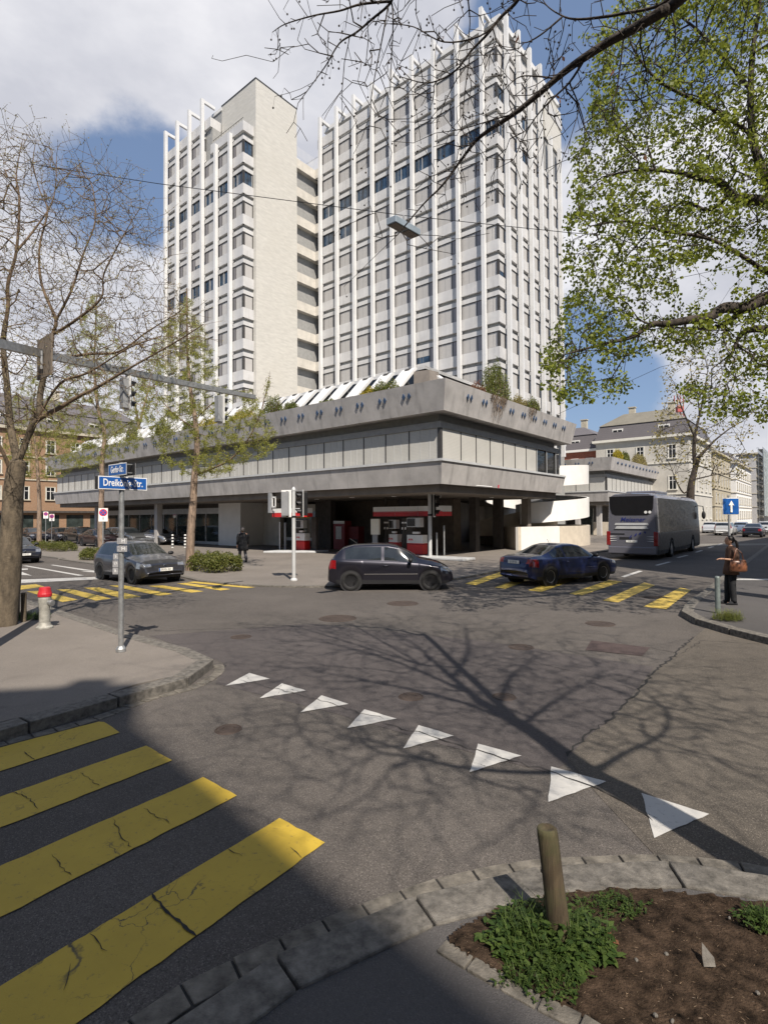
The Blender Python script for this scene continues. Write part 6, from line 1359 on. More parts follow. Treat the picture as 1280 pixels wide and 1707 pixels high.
# hydrant
hp = gnd(75, 1047, .13); t = thing('fire_hydrant', 'grey fire hydrant with a red cap standing beside the left tree', 'hydrant', hp); z = .13
MB().lathe([(.155, 0), (.155, .03), (.12, .06), (.10, .12), (.098, .36), (.115, .52), (.12, .60), (.115, .64)], hp, 22).build('body', mat('hydrant_grey', (.36, .35, .31), .6, .2, var=.2, scale=12), t, smooth=False)
MB().lathe([(.118, .64), (.128, .65), (.13, .70), (.122, .72), (.112, .76), (.10, .82), (.085, .835), (0, .84)], hp, 22).build('cap', mat('hydrant_red', (.50, .02, .03), .45, var=.15, scale=9), t, smooth=False)
mb = MB(); mb.lathe([(.05, 0), (.05, .06), (.062, .06), (.062, .11), (.0, .115)], hp+np.array([.09, -.03, .53]), 14, (1, -.25, -.15)); mb.tube([hp+np.array([.17, -.07, .50]), hp+np.array([.16, -.07, .40])], .01, 5); mb.build('outlet', M['galv'], t)
for k, (u, v, h, lab) in enumerate(((40, 1036, .62, 'weathered short wooden stake right of the left tree trunk'), (29, 1030, .66, 'weathered short wooden stake hard against the left tree trunk'))):
    c = gnd(u, v, .13); o = MB().lathe([(.055, 0), (.055, h), (.03, h+.01), (0, h+.012)], c, 12).build('wooden_stake', M['bark_gr'], origin=c); tag(o, lab, 'post')
# wooden post in the soil bed
tb = gnd(934, 1568, .09); tt = at(911, 1379, float(tb[1])+.03); d_ = (tt-tb)
mb = MB(); ax = d_/np.linalg.norm(d_); Lp = np.linalg.norm(d_)
mb.lathe([(.060, -.05), (.059, 0), (.056, Lp*.5), (.054, Lp-.03), (.051, Lp-.004), (.044, Lp), (.030, Lp-.006), (.012, Lp-.012), (0, Lp-.015)], tb, 26, ax)
rs = random.Random(2); mb.v = [tuple(np.array(v)+np.array([1, 1, 0])*.0035*mathutils.noise.noise((v[0]*60, v[1]*60, v[2]*4))) for v in mb.v]
m_, t_, p_ = newmat('mossy_wood'); gr = _noise(t_, 16, 8, .7, (3, 3, .25)); c_ = _mix(t_, _ramp(t_, gr, .3, .7), (.035, .026, .016), (.10, .072, .04)); c_ = _mix(t_, _ramp(t_, _noise(t_, 4, 5), .45, .7, 0, .8), c_, (.06, .07, .022)); t_.links.new(c_, p_.inputs['Base Color']); p_.inputs['Roughness'].default_value = .9; t_.links.new(_bump(t_, gr, .8, .01), p_.inputs['Normal'])
M['post'] = m_; tag(mb.build('wooden_post', M['post'], origin=tb, smooth=True), 'round mossy wooden post leaning slightly left in the foreground soil bed', 'post')
# short steel post on the right pavement, blue arrow sign
c = gnd(1196, 1022, .13); tag(MB().lathe([(.055, 0), (.055, .80), (.045, .83), (0, .84)], c, 16).build('steel_bollard', mat('greenish_steel', (.22, .26, .25), .5, .4, var=.2, scale=12), origin=c), 'short greenish metal post at the kerb left of the woman', 'bollard')
Yb = 18.0; sb = at(1216.5, 960, Yb); sb[2] = .13; t = thing('one_way_sign', 'square blue sign with a white upward arrow on a grey pole', 'traffic sign', sb); pole(t, sb, .035, 3.0, M['grey'], cap=False, z0=.13)
cs = at(1218, 844, Yb-.06); w_ = 29/900*Yb
MB().obox(cs-np.array([w_/2, 0, w_/2*.96]), (w_, .04, 0), (0, .012, 0), (0, 0, w_*.96)).build('sign_panel', M['signwhite'], t, bevel=.004)
q = cs-np.array([0, .006, 0]); MB().obox(q-np.array([w_/2-.02, -.001, w_/2*.96-.02]), (w_-.04, .035, 0), (0, -.003, 0), (0, 0, w_*.96-.04)).build('blue_field', M['signblue'], t)
q = cs-np.array([0, .012, 0]); a_ = w_/2
MB().sweep([q+np.array([x*a_, x*a_*.07-.002, z*a_]) for x, z in ((-.12, -.68), (.12, -.68), (.12, .15), (.34, .10), (0, .66), (-.34, .10), (-.12, .15))], (0, -.003, 0)).build('arrow', M['signwhite'], t)
# no stopping signs
def nostop(u, v, Y, size, lab, basez=.06, grp=None):
    c = at(u, v, Y); b = Fz(c, basez); t = thing('no_stopping_sign', lab, 'traffic sign', b, 0, grp); pole(t, b, .03, c[2]+size*.8, M['galv'], cap=False, z0=basez)
    f = np.array([-c[0], -c[1], 0]); f /= np.linalg.norm(f); x = np.array([-f[1], f[0], 0]); 
    MB().obox(c-x*size/2-UPV*size*.9+f*.035, x*size, f*.012, UPV*size*1.6).build('sign_panel', M['signwhite'], t, bevel=.01)
    cc = c+UPV*size*.18+f*.048; r = size*.44
    MB().lathe([(0, .004), (r, .004), (r, 0)], cc, 24, f).build('red_ring', M['signred'], t); MB().lathe([(0, .003), (r*.74, .003), (r*.74, 0)], cc+f*.004, 24, f).build('blue_disc', M['signblue'], t)
    mb = MB()
    for s in (1, -1):
        d = (x*s+UPV)/math.sqrt(2); n = np.cross(f, d); mb.obox(cc+f*.0072-d*r*.8-n*r*.09, d*r*1.6, f*.002, n*r*.18)
    mb.build('red_bar', M['signred'], t); mb = MB(); k = c-UPV*size*.55+f*.048; mb.sweep([k+x*a*size+UPV*b_*size for a, b_ in ((-.03, -.2), (.03, -.2), (.03, .05), (.08, .05), (0, .2), (-.08, .05), (-.03, .05))], f*.002); mb.build('arrow', M['black'], t)
nostop(172.5, 857, 27.5, .42, 'white plate with round no-stopping sign on a thin pole by the second larch'); nostop(87, 862, 52, .42, 'right one of the two distant no-stopping signs above the dark parked cars', grp='distant no-stopping signs'); nostop(77, 858, 54, .42, 'left one of the two distant no-stopping signs above the dark parked cars', grp='distant no-stopping signs')
for u, lab in ((288, 'left black and white striped bollard, at the nose of the silver convertible'), (309, 'right black and white striped bollard, between the convertible and the thick larch')):
    c = gnd(u, 912.5, .06); t = thing('striped_bollard', lab, 'bollard', c, 0, 'striped bollards in front of the shops')
    MB().lathe([(.10, 0), (.085, .02), (.085, .98), (.05, 1.02), (0, 1.03)], c, 16).build('post', M['whitep'], t); 
    for k in range(4): MB().lathe([(.088, .06+k*.25), (.088, .18+k*.25)], c, 16).build('black_band', M['black'], t)
for k, (u, v) in enumerate(((24, 908), (30, 909.5), (36, 911), (44, 912.5))):
    c = gnd(u, v, .06); o = MB().tube([c-dR*.35, c-dR*.35+UPV*.7, c-dR*.25+UPV*.8, c+dR*.25+UPV*.8, c+dR*.35+UPV*.7, c+dR*.35], .024, 7).build('bicycle_stand', M['galv'], origin=c)
    tag(o, ('leftmost steel bicycle hoop beside the left tree trunk', 'second steel bicycle hoop from the left tree trunk', 'third steel bicycle hoop from the left tree trunk', 'steel bicycle hoop nearest the leftmost hedge')[k], 'bicycle stand', 'bicycle hoops behind the dark sedan')
# ================================================================== PETROL STATION
def canopy(name, lab, c0, Lc, H0, H1, D=1.0):
    t = thing(name, lab, 'canopy', Fz(c0, 0)); f = -dR; x = -dL      # runs along -dL from c0
    h = H1-H0
    MB().obox(Fz(c0, H0+h*.5), x*Lc, dR*D, UPV*h*.5).build('white_fascia', M['whitep'], t); MB().obox(Fz(c0, H0), x*Lc, dR*D, UPV*h*.42).build('red_fascia', M['red'], t)
    MB().obox(Fz(c0, H0+h*.42)+dR*.01, x*Lc, dR*(D-.02), UPV*h*.08).build('white_stripe', M['lgrey'], t); MB().obox(Fz(c0, H0+h*.44)-dR*.006, x*Lc, dR*.01, UPV*.035).build('red_stripe', M['red'], t)
    mb = MB(); 
    for k in (1, 2): mb.obox(Fz(c0, H0)-dR*.004+x*Lc*k/3, x*.015, dR*.01, UPV*h)
    mb.build('panel_joint', M['grey'], t)
    for k in (.12, .88): MB().obox(Fz(c0, H1)+x*Lc*k+dR*D*.4, x*.1, dR*.1, UPV*(3.6-H1)).build('hanger', M['dkwall'], t)
    return t
rc = at(622, 853, 34.0); Lr = 115/900*31/ (abs(dL[0])*.98)*.86
canopy('pump_canopy', 'red and white fascia above the right petrol pumps', rc, 5.17, at(622, 861, 34)[2], at(622, 845.4, 34)[2])
lc_ = at(454, 855, 35.5); canopy('pump_canopy', 'red and white fascia above the left petrol pump, brightly lit on its left end', lc_, 3.0, at(454, 862, 35.5)[2], at(454, 848, 35.5)[2], .8)
t = thing('petrol_island', 'low grey kerbed island under the left petrol pump', 'island', gnd(480, 920, .06)); c = gnd(439, 922, .06); MB().obox(c, gnd(526, 922, .06)-c, dR*1.2, UPV*.14).build('kerb', M['lgrey'], t, bevel=.03)
t = thing('petrol_island', 'low grey kerbed island at the foot of the second traffic light', 'island', gnd(700, 930, .06)); c = gnd(640, 931, .06)+dR*.8; MB().obox(c, -dL*4.6, dR*1.2, UPV*.13).build('kerb', M['lgrey'], t, bevel=.03)
def pump(lab, c, w, x, tall=2.12, sign='AVIA', second=True):
    f = -dR; t = thing('petrol_pump', lab, 'petrol pump', c, 0, 'petrol pumps under the building'); 
    def bb(nm, a0, a1, z0, z1, d0, d1, m, par=None, bev=0): return MB().obox(c+x*a0+dR*d0+UPV*z0, x*(a1-a0), dR*(d1-d0), UPV*(z1-z0)).build(nm, M[m], par or t, bevel=bev)
    bb('red_base', 0, w, 0, .58, 0, .5, 'red', bev=.02); bb('red_stripe', 0, w, .60, .64, 0, .5, 'red'); bb('white_stripe', 0, w, .64, .72, .003, .497, 'whitep'); wp = bb('white_panel', 0, w, .72, 1.12, 0, .5, 'whitep', bev=.02)
    bb('column', -.45, .28*w, .1, tall-.02, .12, .5, 'dkwall', bev=.02); dp = bb('display_unit', .0, w*.88, tall-.55, tall, -.02, .34, 'lgrey', bev=.02); bb('display_screen', .04, w*.55, tall-.50, tall-.05, -.03, -.02, 'glass_dk', dp)
    bb('paper_holder', w*.35, w*.75, 1.18, 1.30, .02, .2, 'whitep')
    for k in (-.34, -.12): 
        h_ = MB(); p0 = c+x*k+dR*.06; h_.tube([p0+UPV*1.45, p0+UPV*1.35-dR*.10, p0+UPV*1.30-dR*.05, p0+UPV*.5-dR*.12, p0+UPV*.25, p0+UPV*.6+x*.08], .02, 6); h_.build('hose', M['black'], t)
        MB().obox(p0+UPV*1.42-dR*.06-x*.04, x*.08, dR*.08, UPV*.13).build('nozzle', M['whitep'], t); MB().obox(p0+UPV*1.78-dR*.0-x*.08, x*.17, dR*.06, UPV*.09).build('label_plate', M['whitep'], t)
    if sign: text('lettering', sign, M['red'], wp, facing(c+x*w*.25+UPV*.84-dR*.004, x), .15, .002, bold=.006)
    return t
pump('right petrol pump with grey display, red base lit by the sun', Fz(at(678, 900, 31.6), .19), 1.12, -dL)
pump('middle petrol pump behind the black hatchback, only white panel and red base', Fz(at(648, 900, 32.9), .19), .66, -dL, 2.0)
pump('left petrol pump with white and red body on the left island', gnd(484, 920.5, .06)+dR*.5+UPV*.13, .85, -dL, 2.0, 'AVIA')
t = thing('lit_poster', 'pale glowing poster box left of the right pumps', 'poster box', at(618, 900, 33)*[1, 1, 0]); c = at(618, 891, 33); MB().obox(c, -dL*.66, dR*.12, UPV*.95).build('poster_panel', mat('pale_poster', (.80, .77, .66), .5, var=.03), t); MB().obox(Fz(c, 0)+dR*.03-dL*.1, -dL*.4, dR*.06, UPV*c[2]).build('stand', M['grey'], t)
t = thing('vending_machine', 'red vending machine in the shade between the two pump islands', 'vending machine', at(556, 910, 39)*[1, 1, 0]); c = at(556, 900, 39)*[1, 1, 0]
MB().obox(c, -dL*1.1, dR*.7, UPV*2.1).build('cabinet', mat('dark_red', (.22, .012, .02), .5), t); MB().obox(c-dL*.25-dR*.01+UPV*.8, -dL*.55, dR*.02, UPV*.9).build('display_window', M['lgrey'], t); MB().obox(c-dR*.012+UPV*1.9, -dL*1.1, dR*.02, UPV*.2).build('header_panel', M['whitep'], t)
c = at(580, 900, 38.5)*[1, 1, 0]; t = thing('oil_cabinet', 'dark red cabinet right of the vending machine under the building', 'cabinet', c); MB().obox(c, -dL*1.0, dR*.6, UPV*1.7).build('cabinet', mat('oxide_red', (.16, .014, .02), .6), t); MB().obox(c-dR*.01+UPV*.1-dL*.05, -dL*.9, dR*.012, UPV*.7).build('door', M['black'], t)
t = thing('price_board', 'white framed board on a post above the left fascia', 'sign', at(447, 910, 35)*[1, 1, 0]); 
MB().obox(at(447, 855, 35), -dL*.25, dR*.2, UPV*(at(447, 822, 35)[2]-at(447, 855, 35)[2])).build('bracket', M['grey'], t)
mb = MB(); a = at(453, 846, 34.8); b = at(453, 828, 34.8); H_ = b[2]-a[2]
for o_, w_, h_ in ((0, .08, H_), (.32, .06, H_)): mb.obox(a-dL*o_, -dL*w_, dR*.05, UPV*h_)
mb.obox(a, -dL*.38, dR*.05, UPV*.08); mb.obox(a+UPV*(H_-.08), -dL*.38, dR*.05, UPV*.08); mb.build('frame', M['whitep'], t)
for k, (u0, v0, v1, w, m) in enumerate(((458, 918, 870, .08, 'whitep'), (466, 918, 871, .16, 'grey'), (512, 920, 862, .42, 'dkwall'))):
    c = gnd(u0, v0+1, .06)+dR*.4; z = at(u0, v1, float(c[1]))[2]; tag(MB().obox(Fz(c, .06), -dL*w, dR*w*.6, UPV*(z-.06)).build('island_post', M[m], origin=Fz(c, .06), bevel=.01), ('white upright post at the left end of the left pump island', 'grey upright duct beside the white post on the left island', 'dark pillar at the right end of the left pump island')[k], 'post')
for k, (u0, v1) in enumerate(((711, 888), (723.5, 876))):
    c = gnd(u0, 932, .06)+dR*1.0; z = at(u0, v1, float(c[1]))[2]; tag(MB().tube([Fz(c, .15), Fz(c, z)], .045, 8).build('guard_post', M['galv'], origin=Fz(c, .15)), ('thin galvanised post just left of the second traffic light', 'thin galvanised post just right of the second traffic light')[k], 'post')
for k, (a, z, b) in enumerate(((-.35, 2.62, .10),)): pass
mb = MB()
for a, w in ((19.3, .22), (19.0, .5), (18.4, .18), (18.15, .55), (17.5, .45)): mb.fbox(P, a-w, a, 6.975, 6.99, 2.3, 2.45)
mb.build('yellow_marking', M['yell'], shopw); mb = MB()
for a, w in ((19.2, .6), (18.4, .9)): mb.fbox(P, a-w, a, 6.975, 6.99, 1.95, 2.05)
mb.build('blue_marking', M['bluel'], shopw)
c = P(-.2, 7.2, 4.15); t = thing('barrier_arm', 'small white arm with a red lamp under the lower right edge of the low building', 'barrier', c); mb = MB(); mb.tube([P(-.2, 4.8, 4.0), P(-.5, 2.6, 3.97)], .035, 6); mb.build('arm', M['whitep'], t); mb = MB(); mb.tube([P(-.4, 5.2, 3.95), P(-.42, 5.2, 4.12)], .035, 8); mb.build('lamp', M['signred'], t)
# ================================================================== PEOPLE
def skinned(name, joints, edges, m, parent, sub=2):
    me = bpy.data.meshes.new(name); me.from_pydata([tuple(j[0]) for j in joints], edges, []); o = bpy.data.objects.new(name+'_tmp', me); COL.objects.link(o)
    md = o.modifiers.new('skin', 'SKIN'); 
    if not me.skin_vertices: 
        bpy.context.view_layer.objects.active = o
    sv = me.skin_vertices[0].data
    for i, j in enumerate(joints): sv[i].radius = j[1] if isinstance(j[1], tuple) else (j[1], j[1]); sv[i].use_root = (i == 0)
    s_ = o.modifiers.new('sub', 'SUBSURF'); s_.levels = sub; s_.render_levels = sub
    dg = bpy.context.evaluated_depsgraph_get(); dg.update(); m2 = bpy.data.meshes.new_from_object(o.evaluated_get(dg)); bpy.data.objects.remove(o); m2.name = name; m2.materials.clear(); m2.materials.append(m)
    m2.polygons.foreach_set('use_smooth', [True]*len(m2.polygons)); q = bpy.data.objects.new(name, m2); COL.objects.link(q); q.parent = parent; WM[q.name] = WM[parent.name]; return q
def loft(name, rings, m, parent, k=18):
    mb = MB(); vs = []
    for (c, rx, ry, a) in rings:
        for j in range(k):
            t_ = 2*pi*j/k; x, y = rx*math.cos(t_), ry*math.sin(t_); wv = 1+.03*math.sin(5*t_+c[2]*6); vs.append((c[0]+(x*math.cos(a)-y*math.sin(a))*wv, c[1]+(x*math.sin(a)+y*math.cos(a))*wv, c[2]))
    n = len(rings); mb.add(vs, [(i*k+j, i*k+(j+1) % k, (i+1)*k+(j+1) % k, (i+1)*k+j) for i in range(n-1) for j in range(k)]+[tuple(range(k-1, -1, -1)), tuple(range((n-1)*k, n*k))]); 
    M_ = WM[parent.name]; mb.v = [tuple(M_ @ Vector(v)) for v in mb.v]; return mb.build(name, m, parent, smooth=True)
M['skin'] = mat('skin', (.42, .24, .16), .55, var=.08); M['hairm'] = mat('black_hair', (.015, .011, .009), .5, var=.3, scale=30)
def hand(J, E, wrist, d, up, s=1.0):
    """palm and five finger chains appended to the joint list; d = direction of the fingers"""
    d = np.array(d)/np.linalg.norm(d); up = np.array(up)/np.linalg.norm(up); side = np.cross(d, up); w = len(J)-1; J.append((wrist+d*.05*s, .026*s)); pl = len(J)-1; E.append((w, pl))
    for k, (o_, L_) in enumerate(((-.024, .065), (-.008, .075), (.008, .072), (.022, .056))):
        b = wrist+d*.085*s+side*o_*s; J.append((b, .010*s)); E.append((pl, len(J)-1)); J.append((b+d*L_*.5*s-up*.012*s, .008*s)); E.append((len(J)-2, len(J)-1)); J.append((b+d*L_*.8*s-up*.035*s, .007*s)); E.append((len(J)-2, len(J)-1))
    b = wrist+d*.04*s-side*.032*s; J.append((b, .011*s)); E.append((pl, len(J)-1)); J.append((b+d*.035*s-side*.02*s-up*.012*s, .009*s)); E.append((len(J)-2, len(J)-1))
def head(t, c, s, fwd, skin, hair, hairkind):
    f = math.atan2(fwd[1], fwd[0]); 
    def L(x, y, z): return np.array([c[0]+(x*math.cos(f)-y*math.sin(f))*s, c[1]+(x*math.sin(f)+y*math.cos(f))*s, c[2]+z*s])
    mw = WM[t.name]
    def T_(mb): mb.v = [tuple(mw @ Vector(v)) for v in mb.v]; return mb
    mb = MB(); mb.ell(L(.012, 0, .0), .098*s, .078*s, .118*s, 18, 12, f); mb.ell(L(.045, 0, -.065), .052*s, .050*s, .045*s, 12, 8, f); mb.ell(L(.105, 0, -.012), .020*s, .012*s, .024*s, 8, 6, f); mb.ell(L(.088, 0, -.055), .014*s, .024*s, .008*s, 8, 6, f)
    for q in (1, -1): mb.ell(L(-.005, q*.078, -.01), .020*s, .010*s, .030*s, 8, 6, f)
    T_(mb).build('face', skin, t, smooth=True)
    mb = MB()
    for q in (1, -1): mb.ell(L(.094, q*.032, .018), .009*s, .012*s, .007*s, 8, 6, f)
    T_(mb).build('eyes', M['hairm'], t, smooth=True); mb = MB()
    mb.ell(L(-.03, 0, .03), .108*s, .092*s, .115*s, 18, 12, f)
    if hairkind == 'pony': 
        mb.ell(L(-.10, 0, .03), .04*s, .035*s, .04*s, 10, 8, f); mb.tube([L(-.12, 0, .03), L(-.17, .01, -.02), L(-.20, .01, -.14), L(-.19, .0, -.28), L(-.16, 0, -.36)], [.022*s, .034*s, .036*s, .026*s, .008*s], 10)
    T_(mb).build('hair', hair, t, smooth=True)
# woman: stands facing left (-X), arm bent forward, bag on hip
wp_ = gnd(1219, 1007, .13); wo = thing('person', 'woman with a dark ponytail, brown top and black trousers waiting at the right kerb', 'person', wp_, pi-.12)
J = [((0, 0, .90), (.13, .14)), ((0.0, 0, 1.02), (.10, .12)), ((-.01, 0, 1.18), (.10, .13)), ((-.015, 0, 1.33), (.09, .13)), ((0, 0, 1.42), .05), ((.015, 0, 1.48), .045)]
E = [(0, 1), (1, 2), (2, 3), (3, 4), (4, 5)]
def leg(hx, hy, kx, ky, ax_, ay, tx):
    i = len(J); J.extend([((hx, hy, .84), .095), ((kx, ky, .48), .062), ((ax_, ay, .09), .042), ((ax_+.03, ay, .045), .04), ((tx, ay, .03), .028)]); E.extend([(0, i), (i, i+1), (i+1, i+2), (i+2, i+3), (i+3, i+4)])
leg(.0, .085, .02, .09, -.01, .10, .16); leg(-.0, -.085, .05, -.09, .06, -.10, .22)
def arm(sx, sy, ex, ey, ez, wx, wy, wz, d, up):
    i = len(J); J.extend([((sx, sy, 1.36), .052), ((ex, ey, ez), .038), ((wx, wy, wz), .024)]); E.extend([(3, i), (i, i+1), (i+1, i+2)]); hand(J, E, np.array([wx, wy, wz]), d, up)
arm(-.02, .17, -.03, .22, 1.10, .24, .12, 1.13, (1, -.1, .05), (0, 0, 1)); arm(-.02, -.17, -.12, -.20, 1.10, -.08, -.20, .86, (.1, 0, -1), (1, 0, 0))
skinned('body', J, E, M['skin'], wo)
head(wo, (.03, 0, 1.575), .92, (1, 0), M['skin'], M['hairm'], 'pony')
M['browncl'] = mat('brown_cloth', (.085, .045, .03), .9, var=.2, scale=12, bump=.4, bscale=40); M['blackcl'] = mat('black_cloth', (.012, .013, .016), .9, var=.3, scale=10, bump=.3, bscale=30)
loft('tunic', [((-.0, 0, .74), .175, .21, 0), ((.0, 0, .86), .165, .20, 0), ((0, 0, 1.02), .125, .165, 0), ((-.01, 0, 1.18), .125, .175, 0), ((-.015, 0, 1.33), .115, .185, 0), ((-.01, 0, 1.41), .08, .13, 0), ((.0, 0, 1.45), .055, .06, 0)], M['browncl'], wo)
for sy in (1, -1):
    x0 = .0; loft('trouser_leg', [((x0, sy*.085, .88), .10, .09, 0), ((.02 if sy > 0 else .04, sy*.09, .5), .078, .075, 0), ((-.0 if sy > 0 else .055, sy*.10, .12), .065, .062, 0), ((.0 if sy > 0 else .06, sy*.10, .06), .062, .06, 0)], M['blackcl'], wo)
    loft('shoe', [((.05 if sy > 0 else .11, sy*.10, .0), .14, .05, 0), ((.05 if sy > 0 else .11, sy*.10, .04), .13, .046, 0), ((.0 if sy > 0 else .07, sy*.10, .09), .06, .04, 0)], M['blackcl'], wo)
mw = WM[wo.name]
def sleeve(pts, rs_, m, par, nm='sleeve'):
    mb = MB(); mb.tube([np.array(WM[par.name] @ Vector(p)) for p in pts], rs_, 12); mb.build(nm, m, par, smooth=True)
sleeve([(-.02, .14, 1.37), (-.03, .20, 1.26), (-.035, .225, 1.12), (.04, .20, 1.11)], [.07, .065, .055, .046], M['browncl'], wo); sleeve([(-.02, -.14, 1.37), (-.09, -.195, 1.24), (-.12, -.205, 1.10)], [.07, .062, .05], M['browncl'], wo)
bc_ = np.array(mw @ Vector((-.02, .30, .98))); bag = thing('handbag', 'shiny brown leather shoulder bag held at the woman\'s hip', 'bag', bc_, pi-.12)
M['leather'] = mat('brown_leather', (.20, .08, .04), .35, var=.4, scale=9, coat=.3)
loft('bag_body', [((0, 0, -.15), .17, .05, 0), ((0, 0, -.12), .20, .075, 0), ((0, 0, 0), .20, .085, 0), ((.0, 0, .10), .18, .06, 0), ((0, 0, .14), .17, .03, 0)], M['leather'], bag)
sleeve([(-.13, 0, .10), (-.10, -.03, .30), (-.02, -.10, .42), (.04, -.06, .30), (.12, 0, .10)], .011, M['leather'], bag, 'strap')
# man: long dark coat, walking away
mp_ = gnd(405, 937, .06); ma = thing('person', 'man with grey hair in a long black coat walking past the shop window', 'person', mp_, math.atan2(.75, -.35))
J = [((0, 0, .95), (.14, .16)), ((0.02, 0, 1.10), (.12, .15)), ((.03, 0, 1.28), (.13, .18)), ((.03, 0, 1.42), (.10, .17)), ((.04, 0, 1.50), .055), ((.05, 0, 1.57), .05)]
E = [(0, 1), (1, 2), (2, 3), (3, 4), (4, 5)]
leg(.0, .10, .12, .12, .02, .15, .20); leg(0, -.10, .02, -.13, -.14, -.16, .04)
i = 3
def arm2(sy, ex, wx, wz):
    i = len(J); J.extend([((.02, sy*.21, 1.44), .06), ((ex, sy*.27, 1.15), .045), ((wx, sy*.27, wz), .03)]); E.extend([(3, i), (i, i+1), (i+1, i+2)]); hand(J, E, np.array([wx, sy*.27, wz]), (.2, 0, -1), (1, 0, 0))
arm2(1, -.08, .0, .90); arm2(-1, .06, .14, .90)
skinned('body', J, E, M['skin'], ma); head(ma, (.06, 0, 1.665), 1.0, (1, 0), M['skin'], mat('grey_hair', (.10, .09, .085), .7), 'short')
loft('coat', [((-.03, 0, .60), .25, .28, 0), ((-.02, 0, .80), .22, .26, 0), ((.0, 0, 1.0), .18, .235, 0), ((.02, 0, 1.2), .165, .235, 0), ((.03, 0, 1.40), .15, .25, 0), ((.03, 0, 1.49), .11, .18, 0), ((.04, 0, 1.545), .075, .085, 0)], M['blackcl'], ma)
for sy, ex, wx in ((1, -.08, .0), (-1, .06, .14)): sleeve([(.02, sy*.20, 1.44), (ex*.6, sy*.26, 1.28), (ex, sy*.275, 1.14), (wx, sy*.28, .93)], [.085, .075, .062, .052], M['blackcl'], ma)
M['greycl'] = mat('grey_trousers', (.16, .16, .18), .9, var=.15)
for sy, kx, ax_ in ((1, .12, .02), (-1, .02, -.14)):
    loft('trouser_leg', [((.0, sy*.10, .9), .11, .10, 0), ((kx, sy*.125, .5), .085, .08, 0), ((ax_, sy*.155, .12), .075, .07, 0)], M['greycl'], ma); loft('shoe', [((ax_+.07, sy*.155, .0), .15, .055, 0), ((ax_+.07, sy*.155, .045), .14, .05, 0), ((ax_+.01, sy*.155, .10), .06, .045, 0)], M['blackcl'], ma)
